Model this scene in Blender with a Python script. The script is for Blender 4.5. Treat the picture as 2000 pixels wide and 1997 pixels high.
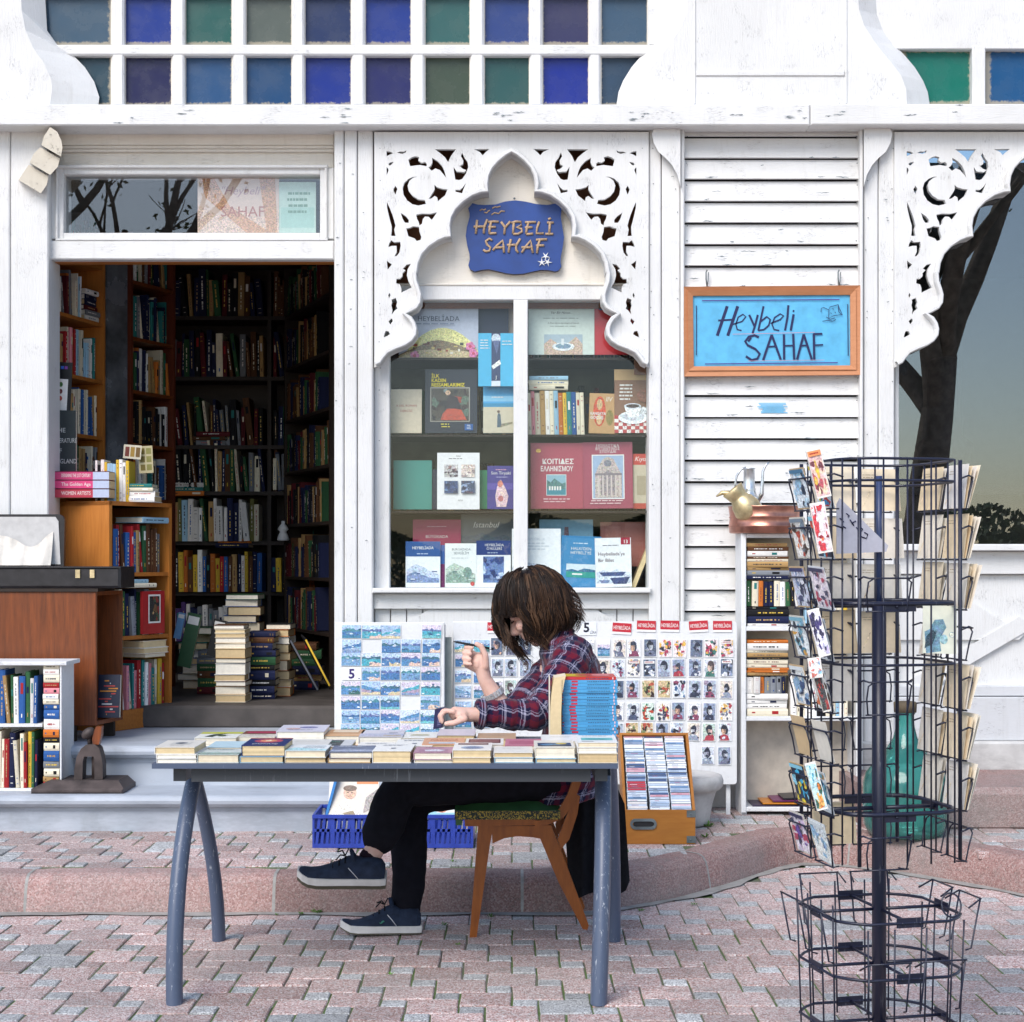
import bpy, bmesh, math, random
from mathutils import Vector, Matrix, noise
from mathutils.geometry import tessellate_polygon
from mathutils.kdtree import KDTree
for _o in list(bpy.data.objects): bpy.data.objects.remove(_o)
scene = bpy.context.scene
C = scene.collection
R = math.radians

# ------------------------------------------------------------------ camera
FPX, YH, H = 3246.0, 1090.0, 1.40       # focal length in photo pixels, horizon row, eye height
cam_d = bpy.data.cameras.new('camera'); cam = bpy.data.objects.new('camera', cam_d); C.objects.link(cam)
cam.location = (0, 0, H); cam.rotation_euler = (R(90), 0, 0)
cam_d.sensor_width = 36; cam_d.lens = FPX / 2000 * 36; cam_d.shift_y = 0.0458
cam_d.clip_start = 0.1; cam_d.clip_end = 500
scene.camera = cam
# ------------------------------------------------------------------ sky and sun (soft open daylight)
SUN_EL, SUN_AZ = 43, -152               # azimuth from +Y, clockwise seen from above: behind the camera, to its left
world = bpy.data.worlds.new('World'); scene.world = world; world.use_nodes = True
wn = world.node_tree.nodes; wl = world.node_tree.links
sky = wn.new('ShaderNodeTexSky'); sky.sky_type = 'NISHITA'; sky.sun_disc = False
sky.sun_elevation = R(SUN_EL); sky.sun_rotation = R(SUN_AZ); sky.air_density = 1.0; sky.dust_density = 1.0; sky.ozone_density = 1.0
bg = wn['Background']; bg.inputs['Strength'].default_value = 0.14
wl.new(sky.outputs[0], bg.inputs['Color'])
sun_d = bpy.data.lights.new('sun', 'SUN'); sun_d.energy = 1.8; sun_d.angle = R(34); sun_d.color = (1.0, 0.95, 0.885)
sun = bpy.data.objects.new('sun', sun_d); C.objects.link(sun)
_sd = Vector((math.sin(R(SUN_AZ)) * math.cos(R(SUN_EL)), math.cos(R(SUN_AZ)) * math.cos(R(SUN_EL)), math.sin(R(SUN_EL))))
sun.rotation_euler = _sd.to_track_quat('Z', 'Y').to_euler()
vs = scene.view_settings; vs.view_transform = 'Standard'; vs.look = 'None'; vs.gamma = 1.0; vs.use_curve_mapping = False
vs.exposure = 0.72
scene.render.engine = 'CYCLES'
scene.cycles.transparent_max_bounces = 16
scene.render.resolution_x = 1024; scene.render.resolution_y = 1022

# ------------------------------------------------------------------ helpers
def P(px, py, d):
    s = FPX / d
    return Vector(((px - 1000) / s, d, H - (py - YH) / s))
def X(px, d): return (px - 1000) * d / FPX
def Z(py, d): return H - (py - YH) * d / FPX
def lin(c):
    return tuple((v / 12.92 if v <= 0.04045 else ((v + 0.055) / 1.055) ** 2.4) for v in c)
def hexc(h):
    return lin(tuple(int(h[i:i + 2], 16) / 255 for i in (0, 2, 4)))
def vary(c, rng, a=0.15):
    f = 1 + rng.uniform(-a, a)
    return tuple(max(0.002, min(0.95, v * f)) for v in c)

class MB:
    """collects faces and links them as one mesh object"""
    def __init__(s): s.v = []; s.f = []; s.c = []; s.m = []; s.sm = []; s.uv = None
    def face(s, pts, col=(1, 1, 1), mat=0, smooth=False):
        i = len(s.v); s.v += [tuple(p) for p in pts]; s.f.append(tuple(range(i, i + len(pts)))); s.c.append(col); s.m.append(mat); s.sm.append(smooth)
    def raw(s, vs, fs, col=(1, 1, 1), mat=0, smooth=False):
        i = len(s.v); s.v += [tuple(p) for p in vs]
        for f in fs: s.f.append(tuple(i + k for k in f)); s.c.append(col); s.m.append(mat); s.sm.append(smooth)
    def hexa(s, p, col=(1, 1, 1), mat=0):
        s.raw(p, [(3, 2, 1, 0), (4, 5, 6, 7), (0, 1, 5, 4), (1, 2, 6, 5), (2, 3, 7, 6), (3, 0, 4, 7)], col, mat)
    def box(s, x0, y0, z0, x1, y1, z1, col=(1, 1, 1), mat=0):
        s.hexa([(x0, y0, z0), (x1, y0, z0), (x1, y1, z0), (x0, y1, z0), (x0, y0, z1), (x1, y0, z1), (x1, y1, z1), (x0, y1, z1)], col, mat)
    def bbox(s, x0, y0, z0, x1, y1, z1, b=0.004, col=(1, 1, 1), mat=0):
        """box with chamfered front (towards -Y) edges"""
        b = min(b, (x1 - x0) * .3, (z1 - z0) * .3, (y1 - y0) * .6)
        v = [(x0 + b, y0, z0 + b), (x1 - b, y0, z0 + b), (x1 - b, y0, z1 - b), (x0 + b, y0, z1 - b),
             (x0, y0 + b, z0), (x1, y0 + b, z0), (x1, y0 + b, z1), (x0, y0 + b, z1),
             (x0, y1, z0), (x1, y1, z0), (x1, y1, z1), (x0, y1, z1)]
        f = [(0, 1, 2, 3), (4, 5, 1, 0), (5, 6, 2, 1), (6, 7, 3, 2), (7, 4, 0, 3), (8, 9, 5, 4), (9, 10, 6, 5), (10, 11, 7, 6), (11, 8, 4, 7), (11, 10, 9, 8)]
        s.raw(v, f, col, mat)
    def obox(s, o, a, b, c, col=(1, 1, 1), mat=0):
        """box from corner o with edge vectors a, b, c"""
        o, a, b, c = Vector(o), Vector(a), Vector(b), Vector(c)
        if a.cross(b).dot(c) < 0: a, b = b, a
        s.hexa([o, o + a, o + a + b, o + b, o + c, o + a + c, o + a + b + c, o + b + c], col, mat)
    def tube(s, pts, r, n=6, col=(1, 1, 1), mat=0, closed=False, caps=True, smooth=True):
        pts = [Vector(p) for p in pts]; m = len(pts); rs = r if isinstance(r, (list, tuple)) else [r] * m
        rings = []; up = None
        for i in range(m):
            a = pts[(i - 1) % m] if (closed or i) else pts[i]; b = pts[(i + 1) % m] if (closed or i < m - 1) else pts[i]
            t = (b - a); t = t.normalized() if t.length > 1e-9 else Vector((0, 0, 1))
            if up is None:
                up = Vector((0, 0, 1)) if abs(t.z) < .9 else Vector((0, 1, 0))
            u = (up - t * up.dot(t)); u = u.normalized() if u.length > 1e-6 else t.orthogonal().normalized()
            w = t.cross(u); up = u
            rings.append([pts[i] + (u * math.cos(2 * math.pi * k / n) + w * math.sin(2 * math.pi * k / n)) * rs[i] for k in range(n)])
        vs = [p for rg in rings for p in rg]; fs = []
        for i in range(m if closed else m - 1):
            j = (i + 1) % m
            for k in range(n): fs.append((i * n + k, i * n + (k + 1) % n, j * n + (k + 1) % n, j * n + k))
        if caps and not closed:
            fs.append(tuple(range(n - 1, -1, -1))); fs.append(tuple((m - 1) * n + k for k in range(n)))
        s.raw(vs, fs, col, mat, smooth)
    def lathe(s, cx, cy, prof, n=24, col=(1, 1, 1), mat=0, smooth=True):
        """prof: list of (radius, z)"""
        vs = []; fs = []
        for r, z in prof:
            for k in range(n): a = 2 * math.pi * k / n; vs.append((cx + r * math.cos(a), cy + r * math.sin(a), z))
        for i in range(len(prof) - 1):
            for k in range(n): fs.append((i * n + k, i * n + (k + 1) % n, (i + 1) * n + (k + 1) % n, (i + 1) * n + k))
        fs.append(tuple(range(n - 1, -1, -1))); fs.append(tuple((len(prof) - 1) * n + k for k in range(n)))
        s.raw(vs, fs, col, mat, smooth)
    def ball(s, c, r, n=10, col=(1, 1, 1), mat=0, rot=None):
        c = Vector(c); r = Vector(r) if hasattr(r, '__len__') else Vector((r, r, r)); vs = []; fs = []; m = n // 2 + 1
        for i in range(m + 1):
            th = math.pi * i / m
            for k in range(n):
                a = 2 * math.pi * k / n
                q = Vector((r.x * math.sin(th) * math.cos(a), r.y * math.sin(th) * math.sin(a), r.z * math.cos(th)))
                if rot: q = rot @ q
                vs.append(c + q)
        for i in range(m):
            for k in range(n): fs.append((i * n + k, (i + 1) * n + k, (i + 1) * n + (k + 1) % n, i * n + (k + 1) % n))
        s.raw(vs, fs, col, mat, True)
    def prism(s, loops, d0, d1, to3, col=(1, 1, 1), mat=0, side_col=None, side_mat=None):
        """polygon (first loop) with holes, loops of 2D points; to3(x, y, d) maps to space; front at d0, back at d1"""
        side_col = col if side_col is None else side_col; side_mat = mat if side_mat is None else side_mat
        tris = tessellate_polygon([[Vector((x, y, 0)) for x, y in lp] for lp in loops])
        flat = [p for lp in loops for p in lp]
        fr = [to3(x, y, d0) for x, y in flat]; bk = [to3(x, y, d1) for x, y in flat]; n = len(flat)
        vs = fr + bk; fs = []
        for t in tris:
            a, b, c = (Vector(fr[k]) for k in t); nn = (b - a).cross(c - a); dd = Vector(bk[t[0]]) - a
            t = tuple(t) if nn.dot(dd) < 0 else tuple(reversed(t))
            fs.append(t); fs.append(tuple(n + k for k in reversed(t)))
        s.raw(vs, fs, col, mat)
        o = 0
        for lp in loops:
            m = len(lp); ss = []
            for k in range(m): ss.append((o + k, o + (k + 1) % m, n + o + (k + 1) % m, n + o + k))
            s.raw(vs, ss, side_col, side_mat); o += m
    def build(s, name, mats, parent=None, recalc=False):
        me = bpy.data.meshes.new(name); me.from_pydata(s.v, [], s.f)
        mats = list(mats) if isinstance(mats, (list, tuple)) else [mats]
        if len(mats) == 1 and 1 in s.m: mats.append(M_PICT)
        for m in mats: me.materials.append(m)
        me.polygons.foreach_set('material_index', s.m); me.polygons.foreach_set('use_smooth', s.sm)
        a = me.color_attributes.new('Col', 'FLOAT_COLOR', 'CORNER'); buf = []
        for f, c in zip(s.f, s.c): buf += [c[0], c[1], c[2], 1.0] * len(f)
        a.data.foreach_set('color', buf)
        if s.uv:
            u = me.attributes.new('weave', 'FLOAT_VECTOR', 'POINT'); u.data.foreach_set('vector', [q for p in s.uv for q in p])
        me.validate(); me.update()
        if recalc:
            b = bmesh.new(); b.from_mesh(me); bmesh.ops.recalc_face_normals(b, faces=b.faces); b.to_mesh(me); b.free()
        o = bpy.data.objects.new(name, me); C.objects.link(o)
        if parent: setparent(o, parent)
        return o
def setparent(o, p):
    o.parent = p; o.matrix_parent_inverse = Matrix.Translation(-wloc(p))
def wloc(o):
    v = Vector(o.location)
    q = o.parent
    # every parent is translated only
    if q is not None: v = o.matrix_parent_inverse.translation + v + wloc(q)
    return v
def thing(name, label, cat, loc=(0, 0, 0), group=None):
    o = bpy.data.objects.new(name, None); C.objects.link(o); o.location = loc; o.empty_display_size = 0.05
    return tag(o, label, cat, group)
def tag(o, label, cat, group=None):
    o['label'] = label; o['category'] = cat
    if group: o['group'] = group
    return o
def struct(o): o['kind'] = 'structure'; return o
def stuff(o): o['kind'] = 'stuff'; return o

_tc = {}
def text_geo(body, shear=0.0, offset=0.0):
    """flat outlines of a word in the built-in font, height of a capital about 0.7, as (verts, faces, width)"""
    k = (body, shear, offset)
    if k in _tc: return _tc[k]
    cu = bpy.data.curves.new('t', 'FONT'); cu.body = body; cu.size = 1; cu.shear = shear; cu.offset = offset; cu.resolution_u = 2; cu.align_x = 'LEFT'
    o = bpy.data.objects.new('t', cu); C.objects.link(o)
    dg = bpy.context.evaluated_depsgraph_get(); me = o.evaluated_get(dg).to_mesh()
    vs = [(v.co.x, v.co.y) for v in me.vertices]; fs = [tuple(p.vertices) for p in me.polygons]
    o.evaluated_get(dg).to_mesh_clear(); bpy.data.objects.remove(o); bpy.data.curves.remove(cu)
    w = max((v[0] for v in vs), default=1)
    _tc[k] = (vs, fs, w); return _tc[k]

class Sheet:
    """a printed rectangle: origin o (bottom left), unit right r, unit up u, size w x h; coordinates 0..1"""
    def __init__(s, mb, o, r, u, w, h, mat=0):
        s.mb = mb; s.o = Vector(o); s.r = Vector(r).normalized(); s.u = Vector(u).normalized(); s.w = w; s.h = h; s.n = s.r.cross(s.u); s.k = 0; s.mat = mat; s.pict = False
    def p(s, x, y, lift): return s.o + s.r * (x * s.w) + s.u * (y * s.h) + s.n * lift
    def nx(s): s.k += 1; return 0.0003 + s.k * 0.00022
    def poly(s, pts, col, lift=None, mat=1):
        l = s.nx() if lift is None else lift
        pts = [(min(1, max(0, x)), min(1, max(0, y))) for x, y in pts]
        s.mb.face([s.p(x, y, l) for x, y in pts], col, s.mat if mat is None else mat)
    def rect(s, x0, y0, x1, y1, col): s.poly([(x0, y0), (x1, y0), (x1, y1), (x0, y1)], col, None, 1 if s.pict else 0)
    def oval(s, cx, cy, rx, ry, col, n=12, a0=0, a1=360):
        s.poly([(cx + rx * math.cos(R(a0 + (a1 - a0) * k / n)), cy + ry * math.sin(R(a0 + (a1 - a0) * k / n))) for k in range(n if a1 - a0 >= 360 else n + 1)], col)
    def hill(s, x0, x1, y0, prof, col):
        n = len(prof)
        l = s.nx()
        for i in range(n - 1):
            xa = x0 + (x1 - x0) * i / (n - 1); xb = x0 + (x1 - x0) * (i + 1) / (n - 1)
            s.poly([(xa, y0), (xb, y0), (xb, prof[i + 1]), (xa, prof[i])], col, l)
    def text(s, body, x, y, h, col, align='C', maxw=None, shear=0.0, bold=0.0):
        """h: cap height as a fraction of the sheet height; x, y: baseline anchor"""
        vs, fs, w = text_geo(body, shear, bold); sc = h * s.h / 0.7; wx = w * sc; sx = sc
        if maxw and wx > maxw * s.w: sx = sc * maxw * s.w / wx; wx = maxw * s.w
        off = {'C': -wx / 2, 'L': 0, 'R': -wx}[align]; l = s.nx()
        s.mb.raw([s.p(x + (off + vx * sx) / s.w, y + vy * sc / s.h, l) for vx, vy in vs], fs, col, s.mat)
    def lines(s, x0, x1, y, dy, n, t, col, rng):
        """rows of small print too fine to read"""
        for i in range(n):
            a = x0 + rng.uniform(0, .08) * (x1 - x0); b = x1 - rng.uniform(0, .25) * (x1 - x0); yy = y - i * dy; q = a
            l = s.nx()
            while q < b:
                e = min(b, q + rng.uniform(.04, .14)); s.poly([(q, yy), (e, yy), (e, yy + t), (q, yy + t)], col, l, 0); q = e + .018
    def stroke(s, pts, w, col):
        l = s.nx(); pts = [Vector((x * s.w, y * s.h)) for x, y in pts]; w /= 2; L = []; Rr = []
        for i, p in enumerate(pts):
            a = pts[max(0, i - 1)]; b = pts[min(len(pts) - 1, i + 1)]; t = (b - a).normalized(); nn = Vector((-t.y, t.x))
            L.append(p + nn * w); Rr.append(p - nn * w)
        for i in range(len(pts) - 1):
            q = [Rr[i], Rr[i + 1], L[i + 1], L[i]]
            s.mb.face([s.o + s.r * v.x + s.u * v.y + s.n * l for v in q], col, s.mat)

def blob(sh, cx, cy, rx, ry, col, rng, j=.3, n=11, box=None):
    pts = []
    for q in range(n):
        t = 2 * math.pi * q / n; f = 1 + rng.uniform(-j, j); x, y = cx + rx * f * math.cos(t), cy + ry * f * math.sin(t)
        if box: x, y = min(box[2], max(box[0], x)), min(box[3], max(box[1], y))
        pts.append((x, y))
    sh.poly(pts, col)
def pic_sea(sh, x0, y0, x1, y1, rng, kind=None):
    """a generic coastal view inside a rectangle"""
    sh.pict = True
    kind = rng.randrange(4) if kind is None else kind
    W = x1 - x0; Hh = y1 - y0; bx_ = (x0, y0, x1, y1)
    skyc = rng.choice([hexc('b4cbe2'), hexc('c9d6e6'), hexc('a3bedb'), hexc('cfc6d6')]); sea = rng.choice([hexc('5489b4'), hexc('4676a8'), hexc('4ba3b4'), hexc('6f98bc')]); land = rng.choice([hexc('3d6a7c'), hexc('35608c'), hexc('4a8590'), hexc('5b6fa0')])
    sh.rect(x0, y0, x1, y1, skyc)
    def pr(base, amp, n=9): return [y0 + Hh * min(.97, max(.05, base + amp * rng.uniform(-1, 1))) for i in range(n)]
    if kind == 3:
        a = [y0 + Hh * (.35 + .45 * i / 8 + rng.uniform(-.04, .04)) for i in range(9)]
        if rng.random() < .5: a.reverse()
        sh.hill(x0, x1, y0, a, sea); sh.hill(x0, x1, y0, [y0 + (q - y0) * .6 + Hh * rng.uniform(-.05, .05) for q in a], rng.choice([hexc('a795ab'), hexc('8ea8c6'), hexc('cdbfa8')])); sh.hill(x0, x1, y0, pr(.18, .05), rng.choice([hexc('d6c7a4'), hexc('7d93b4')]))
    else:
        sh.hill(x0, x1, y0, pr(.68, .10), land); sh.hill(x0, x1, y0, pr(.52, .04), sea)
        if kind == 1: sh.hill(x0 + W * .4, x1, y0, pr(.25, .09, 6), rng.choice([hexc('dcc0ae'), hexc('cdbb98'), hexc('3a645e')]))
        if kind == 0: sh.hill(x0, x1, y0, pr(.2, .06), rng.choice([hexc('6fb6bc'), hexc('85abc8'), hexc('3f7f9c')]))
    for k in range(7):
        cx, cy = x0 + W * rng.uniform(.05, .95), y0 + Hh * rng.uniform(.1, .8); blob(sh, cx, cy, W * rng.uniform(.03, .12), Hh * rng.uniform(.02, .06), rng.choice([hexc('e6ecf2'), hexc('2f527a'), hexc('7fa9be'), hexc('c3d4e4'), sea]), rng, .4, 7, bx_)
    sh.pict = False
def pic_head(sh, x0, y0, x1, y1, rng):
    """a generic head-and-shoulders print of nobody in particular"""
    sh.pict = True
    W = x1 - x0; Hh = y1 - y0; bx_ = (x0, y0, x1, y1); mono = rng.random() < .55
    bgc = rng.choice([hexc('eceef2'), hexc('e4e7ec'), hexc('d2d8e2'), hexc('aeb9ca'), hexc('ddd2c4'), hexc('5f6d84'), hexc('8e9cb4'), hexc('b4c6bc')])
    dark = rng.choice([hexc('252a3c'), hexc('323749'), hexc('1d2130'), hexc('4f4244')])
    skin = rng.choice([hexc('c6ccd4'), hexc('aab2c0'), hexc('dadde2')]) if mono else rng.choice([hexc('dcbfae'), hexc('cfa88e'), hexc('e0cdc0')])
    cloth = rng.choice([hexc('4a5470'), hexc('6a7186'), hexc('2a3148'), hexc('8f98ac')]) if mono else rng.choice([hexc('a83444'), hexc('bd7440'), hexc('40766c'), hexc('84405c'), hexc('4a5672')])
    sh.rect(x0, y0, x1, y1, bgc)
    for k in range(4): blob(sh, x0 + W * rng.random(), y0 + Hh * rng.uniform(.3, 1), W * rng.uniform(.1, .3), Hh * rng.uniform(.06, .2), tuple(.55 * p + .45 * q for p, q in zip(bgc, rng.choice([cloth, skin, dark]))), rng, .4, 9, bx_)
    sx = rng.choice([-1, 1]); cx = x0 + W * (.5 + sx * rng.uniform(0, .1)); cy = y0 + Hh * rng.uniform(.52, .62); k_ = rng.uniform(.85, 1.2)
    sh.poly([(x0 + W * rng.uniform(.02, .15), y0), (x1 - W * rng.uniform(.02, .15), y0), (cx + W * .34, y0 + Hh * rng.uniform(.2, .3)), (cx + W * .1, y0 + Hh * .36), (cx - W * .1, y0 + Hh * .36), (cx - W * .34, y0 + Hh * rng.uniform(.18, .3))], cloth)
    blob(sh, cx - sx * W * .04, cy + Hh * .05, W * .25 * k_, Hh * .26 * k_, dark, rng, .16, 13, bx_); blob(sh, cx + sx * W * .03, cy - Hh * .03, W * .16 * k_, Hh * .19 * k_, skin, rng, .08, 12, bx_)
    sh.poly([(cx - sx * W * .15 * k_, cy + Hh * .1), (cx - sx * W * .02, cy + Hh * .06), (cx - sx * W * .01, cy - Hh * .16 * k_), (cx - sx * W * .1 * k_, cy - Hh * .14)], tuple(.5 * p + .5 * q for p, q in zip(skin, dark)))
    blob(sh, cx + sx * W * .02, cy + Hh * .13 * k_, W * .18 * k_, Hh * .08, dark, rng, .25, 9, bx_)
    for e in (-.06, .08): blob(sh, cx + sx * W * e, cy + Hh * .01, W * .04, Hh * .018, dark, rng, .2, 6, bx_)
    blob(sh, cx + sx * W * .02, cy - Hh * .11, W * .05, Hh * .015, dark, rng, .2, 6, bx_)
    if rng.random() < .35: blob(sh, cx + sx * W * .01, cy - Hh * .14, W * .13, Hh * .07, dark, rng, .2, 9, bx_)
    for k in range(3): blob(sh, x0 + W * rng.random(), y0 + Hh * rng.uniform(0, .35), W * rng.uniform(.05, .15), Hh * rng.uniform(.03, .1), rng.choice([skin, dark, bgc, cloth]), rng, .4, 7, bx_)
    sh.pict = False
def pic_scene(sh, x0, y0, x1, y1, rng, pal, n=15):
    """loose colour shapes, as a small painted picture reads from afar"""
    sh.pict = True; pal = [hexc(p) if isinstance(p, str) else p for p in pal]; bx_ = (x0, y0, x1, y1)
    W = x1 - x0; Hh = y1 - y0; sh.rect(x0, y0, x1, y1, pal[0])
    for k in range(n):
        q = 1 - .6 * k / n; blob(sh, x0 + W * rng.uniform(.05, .95), y0 + Hh * rng.uniform(.05, .95), W * rng.uniform(.06, .28) * q, Hh * rng.uniform(.05, .22) * q, rng.choice(pal[1:]), rng, .45, 10, bx_)
    sh.pict = False

# ------------------------------------------------------------------ materials
MATS = {}
class N:
    """small node-tree builder"""
    def __init__(s, name):
        m = bpy.data.materials.new(name); m.use_nodes = True; s.m = m; s.t = m.node_tree; s.n = s.t.nodes; s.l = s.t.links
        s.b = s.n['Principled BSDF']; s.out = s.n['Material Output']; MATS[name] = m
    def new(s, typ, **kw):
        n = s.n.new(typ)
        for k, v in kw.items():
            if k.startswith('i_'): 
                key = k[2:]; n.inputs[int(key) if key.isdigit() else key.replace('_', ' ')].default_value = v
            else: setattr(n, k, v)
        return n
    def link(s, a, b): s.l.new(a, b)
    def coord(s, scale=(1, 1, 1), which='Object'):
        tc = s.new('ShaderNodeTexCoord'); mp = s.new('ShaderNodeMapping'); mp.inputs['Scale'].default_value = scale
        s.link(tc.outputs[which], mp.inputs['Vector']); return mp.outputs[0]
    def noise(s, vec, scale, detail=4, rough=.55):
        n = s.new('ShaderNodeTexNoise'); n.inputs['Scale'].default_value = scale; n.inputs['Detail'].default_value = detail; n.inputs['Roughness'].default_value = rough
        s.link(vec, n.inputs['Vector']); return n.outputs['Fac']
    def ramp(s, fac, stops):
        r = s.new('ShaderNodeValToRGB'); e = r.color_ramp.elements
        while len(e) < len(stops): e.new(.5)
        for i, (p, c) in enumerate(stops): e[i].position = p; e[i].color = (c[0], c[1], c[2], 1) if hasattr(c, '__len__') else (c, c, c, 1)
        s.link(fac, r.inputs[0]); return r.outputs[0]
    def mix(s, fac, a, b, mode='MIX'):
        m = s.new('ShaderNodeMix', data_type='RGBA', blend_type=mode)
        for sock, v in ((m.inputs[0], fac), (m.inputs[6], a), (m.inputs[7], b)):
            if hasattr(v, 'links'): s.link(v, sock)
            else: sock.default_value = v if not hasattr(v, '__len__') else (v[0], v[1], v[2], 1)
        return m.outputs[2]
    def math(s, op, a, b=None, c=None, clamp=False):
        m = s.new('ShaderNodeMath', operation=op, use_clamp=clamp)
        for i, v in enumerate((a, b, c)):
            if v is None: continue
            if hasattr(v, 'links'): s.link(v, m.inputs[i])
            else: m.inputs[i].default_value = v
        return m.outputs[0]
    def bump(s, h, strength=.3, dist=.002):
        b = s.new('ShaderNodeBump'); b.inputs['Strength'].default_value = strength; b.inputs['Distance'].default_value = dist
        s.link(h, b.inputs['Height']); s.link(b.outputs[0], s.b.inputs['Normal'])
    def base(s, c):
        if hasattr(c, 'links'): s.link(c, s.b.inputs['Base Color'])
        else: s.b.inputs['Base Color'].default_value = (c[0], c[1], c[2], 1)
    def rough(s, r):
        if hasattr(r, 'links'): s.link(r, s.b.inputs['Roughness'])
        else: s.b.inputs['Roughness'].default_value = r
    def set(s, **kw):
        for k, v in kw.items(): s.b.inputs[k.replace('_', ' ')].default_value = v

def mk_print(name, rough, spec=.4):
    n = N(name); a = n.new('ShaderNodeVertexColor', layer_name='Col'); v = n.coord()
    f = n.noise(v, 60, 3); n.base(n.mix(.5, a.outputs[0], n.ramp(f, [(0.3, .78), (.7, 1.0)]), 'MULTIPLY'))
    n.rough(rough); n.set(Specular_IOR_Level=spec); n.bump(n.noise(v, 300, 2), .08, .0006); return n.m
def mk_pict():
    n = N('printed_picture'); a = n.new('ShaderNodeVertexColor', layer_name='Col'); v = n.coord(); f = n.noise(v, 130, 7, .7); g = n.noise(v, 420, 4, .7)
    nz = n.new('ShaderNodeTexNoise'); nz.inputs['Scale'].default_value = 95; nz.inputs['Detail'].default_value = 5; n.link(v, nz.inputs['Vector'])
    col = n.mix(.34, a.outputs[0], nz.outputs['Color'], 'OVERLAY'); col = n.mix(1.0, col, n.ramp(f, [(.30, .35), (.5, 1.0), (.70, 1.7)]), 'MULTIPLY'); col = n.mix(n.ramp(g, [(.5, 0), (.7, .3)]), col, (.62, .64, .68))
    n.base(col); n.rough(.4); n.set(Specular_IOR_Level=.4); return n.m
M_PICT = mk_pict()
M_PAPER = mk_print('paper', .75, .25); M_GLOSS = mk_print('glossy_print', .38, .45)
def mk_white(name, base=(.735, .735, .73), chips=.5, grain=(3, 3, 40), warm=0):
    n = N(name); v = n.coord(); vg = n.coord(grain)
    dirt = n.noise(v, 2.2, 5); fine = n.noise(vg, 6, 6, .65)
    col = n.mix(n.ramp(dirt, [(.35, 0), (.75, .8)]), base, (base[0] * .86, base[1] * .86, base[2] * .85))
    col = n.mix(n.ramp(fine, [(.52, 0), (.78, .42)]), col, (base[0] * .74, base[1] * .73, base[2] * .70))
    ch = n.math('MULTIPLY', n.ramp(n.noise(v, 9, 2), [(.56, 0), (.62, 1)]), n.ramp(n.noise(vg, 14, 4, .7), [(.60, 0), (.63, 1)]))
    col = n.mix(n.math('MULTIPLY', ch, chips), col, (.09, .075, .065))
    st = n.noise(n.coord((9, 9, .7)), 4, 5, .65); col = n.mix(n.ramp(st, [(.55, 0), (.80, .38)]), col, (base[0] * .70, base[1] * .68, base[2] * .63))
    n.base(col); n.rough(n.ramp(fine, [(.3, .42), (.7, .7)])); n.set(Specular_IOR_Level=.35)
    h = n.math('ADD', n.math('MULTIPLY', fine, 1.0), n.math('MULTIPLY', ch, -1.2)); n.bump(h, .6, .003); return n.m
M_WHITE = mk_white('white_painted_wood_upright', grain=(40, 40, 3))
M_WHITEH = mk_white('white_painted_wood_level', grain=(3, 40, 40))
M_CREAM = mk_white('cream_painted_wood', (.79, .745, .67), .25, (3, 40, 40))
M_CREAMSHADE = mk_white('shaded_cream_wood', (.60, .55, .46), .4, (6, 6, 6))  # darker copy of the cream: shade under the beam put into its colour
M_CLEAN = mk_white('white_enamel', (.76, .77, .78), .15, (8, 8, 8))
M_GREYWOOD = mk_white('weathered_white_wood', (.62, .63, .65), 1.0, (3, 40, 40))
def mk_wood(name, a, b, scale=(1, 1, 12), rough=.5, spec=.35, wear=.2):
    n = N(name); v = n.coord(scale); g = n.noise(v, 5, 6, .65); w = n.noise(n.coord(), 3, 4)
    col = n.mix(n.ramp(g, [(.3, 0), (.7, 1)]), a, b)
    col = n.mix(n.math('MULTIPLY', n.ramp(w, [(.45, 0), (.8, 1)]), wear), col, tuple(x * .35 for x in a))
    n.base(col); n.rough(rough); n.set(Specular_IOR_Level=spec); n.bump(g, .2, .001); return n.m
M_ORANGE = mk_wood('orange_pine', (.56, .21, .04), (.43, .145, .025), (14, 14, 1.2), .48)
M_ORANGEH = mk_wood('orange_pine_level', (.50, .18, .035), (.37, .12, .022), (1.2, 14, 14), .48)
M_BROWN = mk_wood('reddish_varnished_wood', (.26, .065, .014), (.11, .028, .008), (12, 12, 1), .35, .5, .5)
M_REDWOOD = mk_wood('dark_red_wood', (.16, .035, .015), (.09, .02, .01), (12, 12, 1), .4, .5)
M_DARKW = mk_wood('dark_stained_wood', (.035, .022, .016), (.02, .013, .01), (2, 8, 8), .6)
M_CHAIR = mk_wood('varnished_beech', (.37, .105, .013), (.23, .06, .008), (10, 10, 2), .33, .5, .3)
M_BOXW = mk_wood('honey_plywood', (.42, .17, .03), (.34, .125, .02), (2, 12, 12), .45, .4, .25)
M_FRAMEW = mk_wood('light_terracotta_wood', (.56, .25, .12), (.48, .20, .09), (3, 14, 14), .5)
def mk_stone(name, a, b, scale, speck=None, bump=.4):
    n = N(name); v = n.coord(); f = n.noise(v, scale, 8, .62); vein = n.noise(n.coord((1, 3, 4)), 1.6, 8, .7)
    col = n.mix(n.ramp(f, [(.35, 0), (.7, 1)]), a, b); col = n.mix(n.ramp(vein, [(.50, 0), (.62, .45), (.7, .1)]), col, tuple(x * .55 for x in b))
    st = n.noise(n.coord((1.2, 4, .8)), 4, 5, .6); col = n.mix(n.ramp(st, [(.58, 0), (.8, .5)]), col, (.18, .17, .155))
    n.base(col); n.rough(.6); n.bump(f, bump, .003); return n.m
M_MARBLE = mk_stone('grey_marble', (.47, .51, .57), (.37, .41, .47), 3)
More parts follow.
